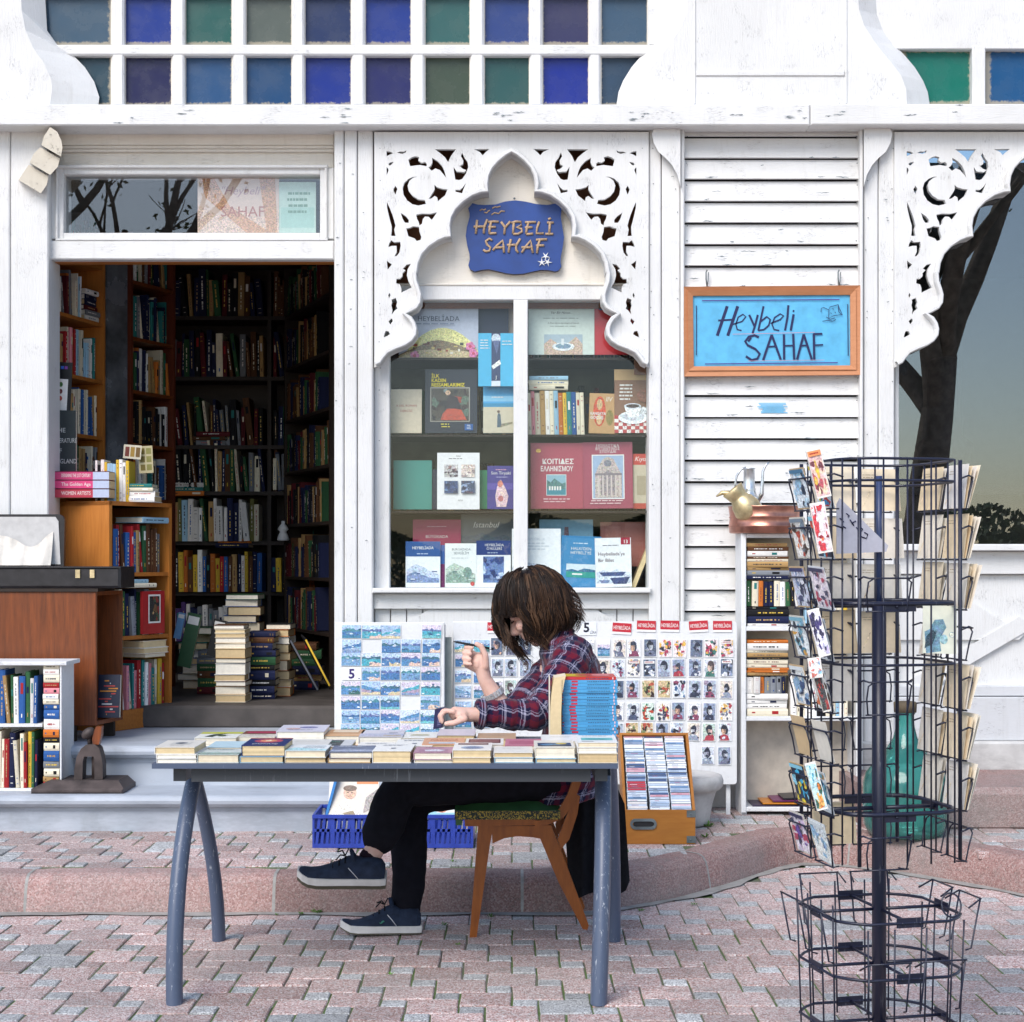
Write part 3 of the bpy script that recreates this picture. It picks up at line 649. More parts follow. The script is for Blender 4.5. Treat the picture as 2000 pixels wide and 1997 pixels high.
m = MB(); bx(m, 1360, 139, 1650, 148, 8.322, 8.34, .003); bx(m, 1355, -30, 1359, 203, 8.323, 8.34, .003); bx(m, 1651, -30, 1655, 203, 8.323, 8.34, .003); m.build('panel_moulding', M_WHITE, bld)
# ---- posts and trims
def post(px0, px1, d0, grooves, y0=246, y1=1600):
    e = [px0] + grooves + [px1]
    pst = None
    for a, b in zip(e, e[1:]):
        m = MB(); bx(m, a + .8, y0, b - .8, y1, d0 + random.Random(int(a)).uniform(0, .006), 8.62, .006); m.build('post', M_WHITE, bld)
post(652, 729, 8.375, [672, 698], 252); post(1267, 1329, 8.38, [1292], 247); post(1329, 1338, 8.36, [], 244); post(1679, 1687, 8.36, [], 244); post(1687, 1748, 8.38, [1716], 247)
post(-90, 95, 8.40, [20], 246, 1470)
br = [(1278, 249), (1329, 249), (1329, 366), (1323, 342), (1312, 322), (1300, 309), (1286, 297), (1277, 280), (1273, 262)]
for pts in (br, mir(br, 1508)):
    m = MB(); m.prism([pts], 8.335, 8.376, lambda x, y, d: P(x, y, d)); m.build('post_bracket', M_WHITE, bld)
# ---- door bay
part('cornice', M_CREAM, (95, 259, 652, 283, 8.45, 8.62)); part('cornice', M_CREAM, (95, 284, 652, 290, 8.462, 8.62)); part('cornice', M_CREAM, (95, 291, 652, 297, 8.47, 8.62)); part('cornice', M_CREAM, (95, 298, 652, 329, 8.49, 8.62))
tr = part('transom_window', M_WHITE, (95, 328, 124, 467, 8.47, 8.62), (625, 328, 652, 467, 8.47, 8.62), (124, 328, 625, 341, 8.471, 8.6), (124, 455, 625, 468, 8.471, 8.6))
m = MB(); bx(m, 108, 322, 640, 328, 8.452, 8.48); bx(m, 108, 466, 640, 470, 8.452, 8.48); bx(m, 108, 328, 113, 466, 8.453, 8.48); bx(m, 634, 328, 639, 466, 8.453, 8.48); m.build('frame_moulding', M_WHITE, tr)
m = MB(); m.box(X(122, 8.52), 8.52, Z(457, 8.52), X(627, 8.52), 8.524, Z(338, 8.52)); m.build('pane', M_GLASST, tr)
part('door_lintel', M_WHITEH, (95, 470, 652, 507, 8.455, 8.56), b=.006); part('door_head', M_ORANGEH, (95, 506, 652, 512, 8.52, 8.60))
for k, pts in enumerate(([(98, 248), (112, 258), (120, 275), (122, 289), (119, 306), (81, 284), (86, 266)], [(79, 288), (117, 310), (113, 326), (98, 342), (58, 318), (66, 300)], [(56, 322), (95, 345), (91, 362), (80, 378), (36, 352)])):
    m = MB(); m.prism([pts], 8.28 + .03 * k, 8.46, lambda x, y, d: P(x, y, d)); m.build('corbel_block', M_CREAMSHADE, bld)
# ---- fretwork bay: traced openings of the left half, mirrored
r1 = lambda pts: [(730 + x / 6.889, 270 + y / 6.889) for x, y in pts]
r2 = lambda pts: [(730 + x / 6.889, 470 + y / 6.889) for x, y in pts]
HO = [r1(q) for q in (
 [(172, 175), (220, 182), (265, 203), (215, 222), (172, 245)], [(312, 198), (350, 180), (405, 182), (442, 163), (430, 195), (385, 212), (345, 205)], [(195, 350), (215, 328), (270, 320), (245, 350), (215, 370)], [(172, 392), (195, 410), (198, 440), (172, 500)],
 [(465, 290), (510, 258), (560, 243), (612, 258), (598, 300), (640, 330), (690, 322), (715, 345), (710, 378), (620, 362), (490, 378)],
 [(785, 265), (860, 310), (920, 375), (950, 440), (975, 535), (940, 490), (890, 430), (830, 408), (780, 440), (735, 395), (765, 375), (788, 330)],
 [(820, 150), (1105, 150), (1040, 240), (1000, 325), (960, 260), (890, 200)],
 [(1190, 195), (1215, 255), (1262, 320), (1272, 390), (1240, 480), (1190, 550), (1150, 565), (1098, 558), (1085, 480), (1072, 385), (1095, 420), (1115, 450), (1165, 452), (1215, 458), (1245, 430), (1200, 415), (1155, 375), (1200, 350), (1205, 300), (1170, 240)],
 [(1345, 150), (1560, 145), (1505, 190), (1465, 232), (1425, 185)], [(290, 640), (318, 685), (290, 762), (262, 690)],
 [(590, 518), (530, 522), (470, 545), (410, 600), (388, 670), (400, 760), (450, 840), (520, 890), (600, 908), (702, 885), (685, 832), (600, 825), (520, 775), (470, 710), (455, 640), (480, 575), (530, 535)],
 [(815, 628), (850, 660), (920, 682), (993, 690), (960, 770), (862, 850), (855, 800), (820, 778), (770, 815), (738, 818), (790, 740), (818, 690)], [(1240, 605), (1195, 720), (1190, 742), (1100, 722), (1098, 695), (1160, 695), (1200, 660)],
 [(178, 860), (210, 930), (250, 1030), (275, 1110), (292, 1180), (275, 1230), (292, 1318), (232, 1315), (240, 1240), (240, 1180), (222, 1120), (195, 1010), (178, 930)], [(362, 1005), (430, 1050), (472, 1100), (468, 1140), (420, 1138), (390, 1090)],
 [(570, 1030), (650, 1015), (760, 1018), (852, 998), (810, 1060), (780, 1100), (740, 1060), (690, 1055), (660, 1090), (650, 1150), (615, 1176), (605, 1130), (580, 1080)], [(438, 1215), (490, 1205), (530, 1185), (608, 1195), (615, 1260), (640, 1330), (630, 1370), (578, 1385), (550, 1350), (465, 1320), (450, 1265)],
 [(195, 1465), (205, 1420), (235, 1372), (270, 1400), (355, 1395), (362, 1450), (345, 1540), (310, 1585), (278, 1592), (308, 1530), (305, 1450), (250, 1450)], [(175, 1650), (245, 1700), (185, 1770)])]
HO += [r2(q) for q in ([(500, 312), (455, 390), (445, 470), (470, 560), (510, 632), (370, 702), (370, 640), (350, 590), (298, 575), (305, 515), (350, 515), (385, 480), (385, 440), (425, 400), (390, 378), (440, 325)], [(210, 702), (225, 735), (205, 780), (195, 740)],
 [(295, 772), (315, 830), (302, 880), (318, 915), (285, 940), (240, 998), (250, 930), (235, 870), (245, 830), (238, 795)], [(245, 1045), (255, 1085), (222, 1132), (198, 1085)], [(160, 1215), (200, 1222), (218, 1260), (180, 1285), (132, 1305), (145, 1250)])]
ARC = r1([(1850, 215), (1780, 258), (1680, 340), (1600, 430), (1555, 530), (1540, 640), (1548, 745), (1450, 756), (1330, 798), (1210, 880), (1110, 980), (1052, 1090), (1035, 1200), (1048, 1345), (960, 1362), (870, 1400), (750, 1480), (660, 1580), (610, 1700), (590, 1830)]) + r2([(582, 440), (592, 560), (625, 650), (650, 740), (640, 850), (590, 930), (520, 970), (448, 995), (520, 1040), (570, 1120), (590, 1200), (580, 1290), (520, 1370), (430, 1430), (300, 1480), (200, 1530), (140, 1600), (100, 1660), (40, 1690)])
CX = 999.0
ARC[0] = (CX, ARC[0][1])
outer = [(731, 258), (731, ARC[-1][1] + 3)] + list(reversed(ARC)) + mir(list(reversed(ARC)), CX)[1:] + [(2 * CX - 731, ARC[-1][1] + 3), (2 * CX - 731, 258)]
# mir() reverses, so rebuild the right half in order from apex down
right = [(2 * CX - x, y) for x, y in ARC[1:]]
outer = [(731, 258), (731, ARC[-1][1] + 3)] + list(reversed(ARC)) + right + [(2 * CX - 731, ARC[-1][1] + 3), (2 * CX - 731, 258)]
m = MB(); m.prism([outer] + HO + [[(2 * CX - x, y) for x, y in h] for h in HO], 8.365, 8.395, lambda x, y, d: P(x, y, 8.365) + Vector((0, d - 8.365, 0)))
fret = m.build('fretwork_panel', M_WHITE, bld, True)
# raised moulding along the arch edge
full = list(reversed(ARC)) + right
def offs(path, w):
    out = []
    for i, p in enumerate(path):
        a = Vector(path[max(0, i - 1)]); b = Vector(path[min(len(path) - 1, i + 1)]); t = (b - a).normalized(); out.append((p[0] - t.y * w * -1, p[1] + t.x * w * -1))
    return out
W_ = 9.0; inn = full; out_ = offs(full, W_)
m = MB(); n = len(full); d0, d1, dm = 8.325, 8.47, 8.335
rows = [[Vector((X(x, 8.365), dd, Z(y, 8.365))) for x, y in pth] for pth, dd in ((offs(full, W_), 8.372), (offs(full, W_), dm), (offs(full, W_ - 2), d0), (offs(full, 2), d0), (offs(full, 0), dm), (offs(full, 0), d1))]
for a, b in zip(rows, rows[1:]):
    m.raw(a + b, [(k, k + 1, n + k + 1, n + k) for k in range(n - 1)])
m.build('arch_moulding', M_WHITE, fret, True)
dx = X(1016 + 1000, 8.365)
for o in (fret, [c for c in fret.children][0]):
    c = o.copy(); C.objects.link(c)
    if o is fret: fret2 = c; c.location.x += dx
    else: c.parent = fret2; c.matrix_parent_inverse = o.matrix_parent_inverse.copy()
# brown boarding behind the fretwork, cream board behind the arch
m = MB(); m.box(X(729, 8.5), 8.555, Z(600, 8.5), X(1270, 8.5), 8.56, Z(250, 8.5)); m.build('old_boarding', M_VOID, bld)
for (a, b) in ((729, 758), (1240, 1270)):
    m = MB(); m.box(X(a, 8.5), 8.552, Z(730, 8.5), X(b, 8.5), 8.557, Z(590, 8.5)); m.build('old_boarding', M_VOID, bld)
m = MB(); cp = [(x + (CX - x) * -.03, y) for x, y in full if y < 556]; cp = [(x + (-9 if x < CX else 9), y - 7) for x, y in full if y < 552]
cp = [(cp[0][0], 556)] + cp + [(cp[-1][0], 556)]
m.prism([cp], 8.462, 8.475, lambda x, y, d: P(x, y, d)); m.build('arch_backboard', M_CREAM, bld)
m = MB(); m.box(X(1748, 8.5), 8.552, Z(730, 8.5), X(1776, 8.5), 8.557, Z(250, 8.5)); m.build('old_boarding', M_BLACK, bld)
# ---- shop window
win = part('shop_window', M_WHITE, (731, 557, 1268, 586, 8.455, 8.54), (731, 586, 761, 1150, 8.456, 8.54), (1003, 586, 1031, 1150, 8.450, 8.53), (1272, 586, 1290, 1150, 8.456, 8.54))
part('window_bead', M_CREAM, (760, 553, 1240, 558, 8.448, 8.50), parent=win)
part('window_sill', M_WHITEH, (727, 1149, 1272, 1159, 8.35, 8.56), parent=win, b=.006)
for a, b in ((758, 1006), (1028, 1275)):
    m = MB(); m.box(X(a, 8.49), 8.49, Z(1152, 8.49), X(b, 8.49), 8.494, Z(583, 8.49)); m.build('pane', M_GLASS, win)
part('lower_rail', M_WHITEH, (729, 1160, 1270, 1190, 8.415, 8.62))
# tongue-and-groove boards below, with a raised clipped panel over them
for k in range(17):
    a = 731 + k * 31.6; part('lower_board', M_WHITE, (a + .9, 1190, a + 30.8, 1560, 8.455, 8.60), b=.004)
pp = [(838, 1191), (1164, 1191), (1236, 1232), (1236, 1440), (764, 1440), (764, 1232)]
m = MB(); m.prism([pp], 8.435, 8.47, lambda x, y, d: P(x, y, d)); m.build('lower_panel', M_WHITE, bld)
# ---- clapboard wall
rng = random.Random(5)
for k in range(-1, 28):
    y0 = 228 + 42.1 * (k + 1) - 42.1 + 0; y1 = y0 + 42.1 - 3.0; y0 = max(y0, 246)
    if y1 < 250: continue
    j = rng.uniform(-.6, .6); m = MB(); xa, xb = X(1337, 8.42), X(1680, 8.42); t = rng.uniform(-.001, .001)
    zt, zb = Z(y0, 8.42), Z(y1 + j, 8.42)
    m.hexa([(xa, 8.404 + t, zb), (xb, 8.404, zb + rng.uniform(-.002, .002)), (xb, 8.425, zb), (xa, 8.425, zb), (xa, 8.424, zt - .001), (xb, 8.424, zt - .001), (xb, 8.44, zt - .001), (xa, 8.44, zt - .001)])
    m.hexa([(xa, 8.4005 + t, zb), (xb, 8.4005, zb), (xb, 8.403, zb), (xa, 8.403, zb), (xa, 8.406 + t, zb + .010), (xb, 8.406, zb + .010), (xb, 8.4085, zb + .010), (xa, 8.4085, zb + .010)])
    m.build('siding_board', M_WHITEH, bld)
part('siding_backing', M_BLACK, (1336, 246, 1682, 1560, 8.45, 8.6))
m = MB(); rr = random.Random(3)
for k in range(9):
    y = 787 + k * 2.3; a = 1484 + rr.uniform(-5, 6); b = 1534 + rr.uniform(-5, 6); z0_, z1_ = Z(y + 1.6, 8.40), Z(y, 8.40)
    m.face([(X(a, 8.40), 8.4045 + (k) * .0001 + .0015 - .006 * 0, z0_), (X(b, 8.40), 8.4046, z0_), (X(b, 8.40), 8.4046, z1_), (X(a, 8.40), 8.4045, z1_)])
for v in range(len(m.v)): m.v[v] = (m.v[v][0], 8.4028, m.v[v][2])
m.build('blue_paint_smear', M_PAINTBLUE, bld)
# ---- right-hand window bay
rw = part('shop_window', M_WHITE, (1748, 246, 1756, 1066, 8.45, 8.60))
m = MB(); m.box(X(1750, 8.49), 8.49, Z(1066, 8.49), X(2290, 8.49), 8.494, Z(262, 8.49)); m.build('pane', M_GLASSR, rw)
part('window_sill', M_WHITEH, (1744, 1063, 2100, 1076, 8.36, 8.60), parent=rw); part('lower_rail', M_WHITEH, (1748, 1077, 2100, 1122, 8.43, 8.6))
part('lower_back', M_WHITE, (1748, 1123, 2100, 1360, 8.47, 8.6))
def diag(pts, d0=8.448): m = MB(); m.prism([pts], d0, 8.47, lambda x, y, d: P(x, y, d)); m.build('diagonal_board', M_WHITE, bld)
diag([(1748, 1124), (1830, 1124), (1830, 1132), (1914, 1186), (2000, 1240), (1990, 1250), (1748, 1250)]); diag([(1748, 1358), (1748, 1345), (1870, 1275), (1990, 1205), (2002, 1213), (2002, 1235), (1880, 1306), (1800, 1358)], 8.440)
part('lower_rail', M_GREYWOOD, (1680, 1340, 2100, 1360, 8.42, 8.6)); part('weathered_board', M_GREYWOOD, (1560, 1362, 2100, 1447, 8.40, 8.6))
m = MB()
for a, b in ((-.30, .62), (.63, 1.75), (1.76, 2.6), (2.61, 3.6)): m.bbox(a, 8.36, SW - .01, b - .01, 8.6, Z(1449, 8.36), .012)
m.build('stone_plinth', M_PLINTH, bld)
# the second room behind the right window
m = MB(); m.box(.95, 8.62, .3, 1.05, 10.2, 3.45); m.build('partition_wall', M_DARKROOM, bld)
# nails and knots along the boards
m = MB(); rr = random.Random(9)
for k in range(26):
    y = 250 + k * 42.1 + rr.uniform(6, 30)
    for x in (1343, 1674): m.ball(P(x + rr.uniform(-2, 2), y, 8.404), .0032, 6)
for x in (741, 1257, 1274, 1322, 1694, 1742):
    for k in range(9): m.ball(P(x + rr.uniform(-3, 3), 290 + k * rr.uniform(60, 95), 8.366 if x in (741, 1257) else 8.378), .0028, 6)
stuff(m.build('nail_head', M_ZINC, bld))

# cracks and flaked spots in the old paint
m = MB(); rr = random.Random(51)
def crack(px, py, L, d):
    n = 7; up_, lo = [], []
    for k in range(n + 1):
        f = k / n; x = px + (f - .5) * L; w = math.sin(math.pi * f) * rr.uniform(.3, 1.3); yy = py + rr.uniform(-.8, .8); up_.append(P(x, yy - w, d)); lo.append(P(x, yy + w, d))
    m.raw(up_ + lo, [(k, k + 1, n + 2 + k, n + 1 + k) for k in range(n)])
for cx, cy, c in ((365, 222, 3), (660, 222, 3), (1240, 228, 5), (985, 230, 4), (1555, 222, 4), (1625, 224, 3), (1010, 225, 2), (655, 238, 2), (240, 232, 2), (1450, 233, 2), (1780, 225, 2), (1880, 215, 2)):
    for k in range(c): crack(cx + rr.uniform(-22, 22), cy + rr.uniform(-10, 10), rr.uniform(6, 26), 8.2665)
for k in range(46): crack(rr.uniform(1350, 1660), 228 + 42.1 * rr.randrange(1, 24) + rr.choice([8, 20, 33, 35, 36]) + rr.uniform(-3, 3), rr.uniform(6, 34), 8.3985)
for k in range(26): x = rr.choice([660, 685, 712, 1280, 1310, 1700, 1732]); crack(x + rr.uniform(-4, 4), rr.uniform(300, 1150), rr.uniform(3, 8), 8.372)
stuff(m.build('paint_crack', M_ZINC, bld))

# ================================================================== SIGNS
# carved board with rope letters in the arch
r8 = lambda pts: [(900 + x / 8.782, 380 + y / 8.782) for x, y in pts]
dS = 8.438
sg = thing('shop_sign', 'royal blue wavy-edged wooden board with jute rope letters in the white arch', 'sign', P(1005, 533, dS))
OUT = r8([(130, 245), (200, 160), (300, 185), (430, 190), (600, 180), (760, 130), (930, 110), (1100, 130), (1300, 175), (1480, 190), (1620, 165), (1700, 190), (1725, 260), (1715, 400), (1740, 560), (1770, 740), (1750, 900), (1715, 1080), (1710, 1180), (1725, 1240), (1680, 1310), (1620, 1330), (1500, 1305), (1380, 1300), (1230, 1330), (1080, 1365), (930, 1375), (780, 1360), (640, 1325), (480, 1290), (360, 1300), (240, 1330), (160, 1290), (130, 1220), (155, 1120), (150, 1020), (110, 880), (85, 720), (105, 570), (150, 400), (150, 320)])
m = MB(); m.prism([OUT], dS - .012, 8.461, lambda x, y, d: P(x, y, dS) + Vector((0, d - dS, 0)), mat=0, side_mat=1); m.build('board', [M_SIGNBLUE, M_NAVYEDGE], sg)
ST = [[(280, 440), (258, 675)], [(455, 430), (400, 560), (395, 670)], [(220, 555), (430, 550)], [(470, 475), (560, 465), (650, 470)], [(520, 470), (495, 600), (490, 675)], [(470, 560), (600, 560)], [(490, 670), (610, 665)],
 [(690, 470), (755, 560), (745, 685)], [(850, 465), (755, 575)], [(910, 470), (895, 675)], [(870, 490), (950, 465), (1030, 470), (1040, 530), (960, 565), (1040, 590), (1050, 640), (980, 680), (895, 680)], [(1100, 480), (1290, 475)], [(1160, 480), (1130, 600), (1120, 680)], [(1100, 570), (1230, 565)], [(1120, 685), (1240, 675)],
 [(1345, 470), (1310, 570), (1295, 670), (1420, 670)], [(1480, 485), (1590, 485)], [(1530, 490), (1515, 680)], [(1450, 680), (1585, 680)], [(1500, 430), (1545, 410)],
 [(540, 790), (490, 760), (430, 800), (450, 860), (510, 910), (490, 970), (430, 980), (385, 950)], [(550, 960), (620, 880), (720, 790), (735, 900), (740, 1000)], [(590, 915), (735, 910)], [(860, 770), (835, 880), (820, 1000)], [(1020, 760), (950, 880), (950, 950), (985, 1000)], [(790, 870), (970, 865)],
 [(1045, 1000), (1110, 900), (1200, 790), (1215, 900), (1235, 1005)], [(1040, 910), (1215, 910)], [(1290, 780), (1480, 770)], [(1355, 780), (1320, 900), (1305, 1010)], [(1290, 880), (1430, 875)]]
for word, lo_, hi_ in (('lettering', 0, 20), ('lettering', 20, 31)):
    m = MB()
    for st in ST[lo_:hi_]: m.tube([P(x, y, dS - .015) for x, y in r8(st)], .0062, 7)
    m.build(word, M_ROPE, sg)
m = MB()
for st in ([(325, 280), (365, 255), (395, 268), (430, 250)], [(400, 310), (450, 315), (465, 290), (500, 275)], [(540, 240), (590, 212), (620, 222), (680, 205)], [(525, 350), (580, 315), (650, 330), (690, 285), (755, 292)]): m.tube([P(x, y, dS - .014) for x, y in r8(st)], .0035, 6)
m.build('gull_motif', M_ROPE, sg)
for cx, cy, rot in ((1455, 1060, .3), (1390, 1165, .9), (1490, 1160, .1)):
    m = MB(); pts = []
    for k in range(10): a = rot + math.pi * k / 5; r_ = (82 if k % 2 == 0 else 20); pts.append((cx + r_ * math.cos(a), cy + r_ * math.sin(a)))
    m.prism([r8(pts)], dS - .018, dS - .010, lambda x, y, d: P(x, y, d)); m.build('starfish', M_CLEAN, sg)
m = MB(); m.ball(P(1004.7, 388, dS), .006, 8); m.build('hook', M_ZINC, sg)
# framed hand-painted sign on the clapboards
r7 = lambda pts: [(1330 + x / 5.367, 550 + y / 5.367) for x, y in pts]
dS = 8.375
sg = thing('hanging_sign', 'terracotta framed sky blue sign with hand-painted navy lettering hung on the clapboards', 'sign', P(1508, 734, dS))
FO = r7([(22, 55), (1880, 40), (1885, 978), (35, 995)]); FM = r7([(68, 92), (1835, 80), (1840, 925), (80, 935)]); FI = r7([(125, 150), (1775, 140), (1778, 880), (135, 890)])
def quadring(name, A, B, da, db, mat):
    for k in range(4):
        m = MB(); j = (k + 1) % 4; a0, a1, b0, b1 = P(*A[k], da), P(*A[j], da), P(*B[k], db), P(*B[j], db); bk = Vector((0, .03, 0))
        m.hexa([a0, a1, b1, b0, a0 + bk, a1 + bk, b1 + bk, b0 + bk]); m.build(name, mat, sg, True)
quadring('frame_rail', FO, FM, dS - .012, dS - .004, M_FRAMEW); quadring('frame_bead', FM, FI, dS - .012, dS, M_FRAMEW)
m = MB(); o_ = P(*FI[3], dS + .012); q_ = P(*FI[1], dS + .012)
m.box(o_.x - .01, dS + .012, o_.z - .01, q_.x + .01, dS + .02, q_.z + .01); m.build('panel', M_PAINTBLUE, sg)
m = MB(); sh = Sheet(m, (0, dS + .0115, 0), (1, 0, 0), (0, 0, 1), 1, 1); NV = hexc('1d1f52'); PU = hexc('4c2f86'); RD = hexc('c98a9a')
def st7(pts, w, col):
    q = [P(x, y, dS + .0115) for x, y in r7(pts)]; sh.stroke([(v.x, v.z) for v in q], w / 5.367 * (dS / FPX), col)
def Pst(pts, w, col=NV):     # stroke with unclamped coordinates
    st7(pts, w, col)
for pts, w in (([(485, 260), (380, 570)], 32), ([(595, 260), (490, 570)], 32), ([(390, 410), (560, 400)], 20), ([(530, 455), (640, 420), (680, 370), (650, 345), (600, 375), (575, 450), (590, 505), (635, 515)], 15), ([(715, 350), (770, 470)], 22), ([(805, 350), (780, 450), (750, 545)], 22),
  ([(865, 260), (810, 515)], 20), ([(835, 420), (900, 370), (935, 400), (920, 460), (870, 505), (810, 515)], 18), ([(940, 440), (1040, 400), (1075, 360), (1040, 340), (980, 380), (955, 450), (975, 505), (1030, 515)], 15), ([(1125, 250), (1115, 380), (1090, 515)], 22), ([(1180, 345), (1150, 515)], 24), ([(1172, 305), (1186, 315)], 18),
  ([(815, 585), (770, 565), (710, 580), (672, 630), (700, 670), (780, 710), (825, 760), (800, 810), (740, 825), (680, 785)], 24), ([(735, 590), (705, 630)], 18), ([(950, 560), (860, 825)], 24), ([(950, 560), (1045, 820)], 24), ([(905, 685), (1000, 680)], 16), ([(1078, 555), (1080, 820)], 24), ([(1175, 550), (1185, 820)], 24), ([(1080, 675), (1180, 672)], 16),
  ([(1285, 555), (1215, 820)], 24), ([(1285, 555), (1370, 820)], 24), ([(1240, 675), (1330, 670)], 16), ([(1390, 550), (1395, 820)], 24), ([(1385, 553), (1480, 550)], 20), ([(1395, 670), (1488, 665)], 16)): Pst(pts, w)
for pts, w, c in (([(220, 203), (1660, 192)], 10, PU), ([(160, 255), (160, 775)], 9, NV), ([(1745, 240), (1750, 780)], 9, NV), ([(250, 867), (1640, 853)], 10, PU), ([(540, 555), (1400, 535)], 5, RD), ([(700, 835), (1500, 825)], 4, RD)): st7(pts, w, c)
for pts in ([(1465, 325), (1468, 285), (1490, 275), (1545, 300), (1560, 270), (1645, 245), (1655, 280), (1690, 350), (1600, 360), (1545, 390), (1548, 300)], [(1520, 375), (1560, 400), (1610, 385)], [(1480, 420), (1540, 410), (1590, 420), (1620, 400)], [(1585, 285), (1600, 295)], [(1565, 330), (1575, 340)], [(1610, 320), (1618, 335)], [(1645, 245), (1650, 320), (1685, 352)]): st7(pts, 7, NV)
m.build('lettering', M_GLOSS, sg)
for x in (1381, 1639):
    m = MB(); m.tube([P(x, 528, 8.40), P(x - 2, 532, 8.39), P(x - 2, 545, 8.385), P(x, 560, 8.385)], .0035, 6); m.tube([P(x + 3, 532, 8.39), P(x + 2, 548, 8.385), P(x, 562, 8.385)], .0025, 6); m.build('hanger', M_ZINC, sg)

# ================================================================== BOOKS
PAGE = [hexc(c) for c in ('e8d9bd', 'ddc79d', 'efe6d2', 'd2b98e', 'f2ecdd')]
COL = [('black', '17171b'), ('navy', '1b2244'), ('cream', 'e6dcc4'), ('white', 'ece9e4'), ('maroon', '5a1a22'), ('teal', '2d7a78'), ('tan', 'b08d5c'), ('green', '2f5a3a'), ('red', 'a8282c'), ('blue', '2f5c9c'), ('grey', '7e8288'), ('yellow', 'd6b23c'), ('orange', 'c9712e'), ('brown', '5b3a24'), ('pink', 'd98a94'), ('pale blue', '9cc3da'), ('olive', '6b6a3a'), ('purple', '4b3468')]
CD = dict((a, hexc(b)) for a, b in COL)
UP = Vector((0, 0, 1)); FX = Vector((1, 0, 0)); FY = Vector((0, 1, 0))
def book_geo(m, O, ew, eh, et, w, h, t, cover, page, rng, deco=True):
    """spine at ew=0; ew into the book, eh along the spine, et across the thickness"""
    O = Vector(O); c = min(.0025, t * .14)
    m.obox(O + ew * .003 + eh * .0035 + et * c, ew * (w - .007), eh * (h - .007), et * (t - 2 * c), page)
    m.obox(O + ew * .001, ew * (w - .001), eh * h, et * c, cover); m.obox(O + ew * .001 + et * (t - c), ew * (w - .001), eh * h, et * c, cover)
    b = min(.004, t * .12); pr = [(.004, .0), (0, 0), (-b, .28 * t), (-b, .72 * t), (0, t), (.004, t)]
    v = [O + ew * a + et * q for a, q in pr]; v += [p + eh * h for p in v]; n = 6
    m.raw(v, [(k, (k + 1) % n, n + (k + 1) % n, n + k) for k in range(n)] + [(5, 4, 3, 2, 1, 0), (6, 7, 8, 9, 10, 11)], cover)
    if deco:
        nn = -ew; r = eh.cross(nn); k0 = .28 if r.dot(et) > 0 else .72
        sh = Sheet(m, O - ew * (b + .0001) + et * (t * k0), r, eh, t * .44, h)
        lum = sum(cover) / 3; ink = rng.choice([CD['cream'], CD['yellow'], CD['white'], CD['tan']]) if lum < .25 else rng.choice([CD['black'], CD['navy'], CD['maroon'], CD['red'], CD['blue']])
        q = rng.random()
        if q < .3: a = rng.uniform(.55, .7); sh.rect(0, a, 1, a + rng.uniform(.12, .25), rng.choice([CD['black'], CD['red'], CD['white'], CD['navy'], CD['cream'], CD['teal']])); sh.rect(.3, .12, .7, .2, ink)
        elif q < .85:
            y = rng.uniform(.12, .25); e = rng.uniform(.7, .9); l = sh.nx()
            while y < e:
                z = min(e, y + rng.uniform(.02, .07)); a = rng.uniform(.25, .35); sh.poly([(a, y), (1 - a, y), (1 - a, z), (a, z)], ink, l); y = z + rng.choice([.012, .012, .05])
        else:
            for y in (.08, .2, .8, .9): sh.rect(0, y, 1, y + .012, ink)
ORD = ['first', 'second', 'third', 'fourth', 'fifth', 'sixth', 'seventh', 'eighth', 'ninth', 'tenth', 'eleventh', 'twelfth', 'thirteenth', 'fourteenth', 'fifteenth', 'sixteenth', 'seventeenth', 'eighteenth', 'nineteenth', 'twentieth', 'twenty-first', 'twenty-second', 'twenty-third', 'twenty-fourth', 'twenty-fifth', 'twenty-sixth', 'twenty-seventh', 'twenty-eighth', 'twenty-ninth', 'thirtieth']
DARKP = ['navy', 'black', 'maroon', 'brown', 'green', 'navy', 'grey', 'cream', 'tan', 'blue', 'white', 'teal']; SHADEP = ['navy', 'black', 'maroon', 'brown', 'navy', 'black', 'brown', 'green', 'tan', 'grey', 'cream']  # second palette: darker covers stand in for the dimness deep in the shop
MIXP = ['cream', 'white', 'navy', 'tan', 'red', 'teal', 'white', 'green', 'pale blue', 'maroon', 'orange', 'grey', 'cream', 'blue', 'brown', 'black', 'yellow']
def shelf_row(O, ex, out, L, hmin, hmax, dep, rng, pal, where, group, ind=True, mbs=None, tmin=.012, tmax=.034, lean=.12):
    """a row of standing books from O along ex, spines facing out"""
    q = 0.0; n = 0
    while True:
        t = rng.uniform(tmin, tmax)
        if q + t > L: break
        h = rng.uniform(hmin, hmax); w = min(dep, h * rng.uniform(.62, .75)); nm = rng.choice(pal); cov = vary(CD[nm], rng, .22); m = MB() if ind else mbs
        an = rng.uniform(-.02, .02)
        if rng.random() < lean and n > 0: an = rng.uniform(.06, .14); q += h * math.sin(an) * .5
        eh = (UP * math.cos(an) + ex * math.sin(-an)).normalized(); et = (ex * math.cos(an) + UP * math.sin(an)).normalized()
        pull = rng.uniform(-.012, .008)
        book_geo(m, O + ex * q - UP * min(0, et.z * t) + out * pull, -out, eh, et, w, h, t, cov, rng.choice(PAGE), rng)
        if ind:
            sz = ('slim ' if t < .018 else 'thick ' if t > .029 else '') + ('tall ' if h > hmin + .75 * (hmax - hmin) else 'short ' if h < hmin + .2 * (hmax - hmin) else '')
            tag(m.build('book', M_PAPER), f'{sz}{nm} book, {ORD[min(n, 29)]} from left, {where}', 'book', group)
        q += t + rng.uniform(0, .002); n += 1
    return n
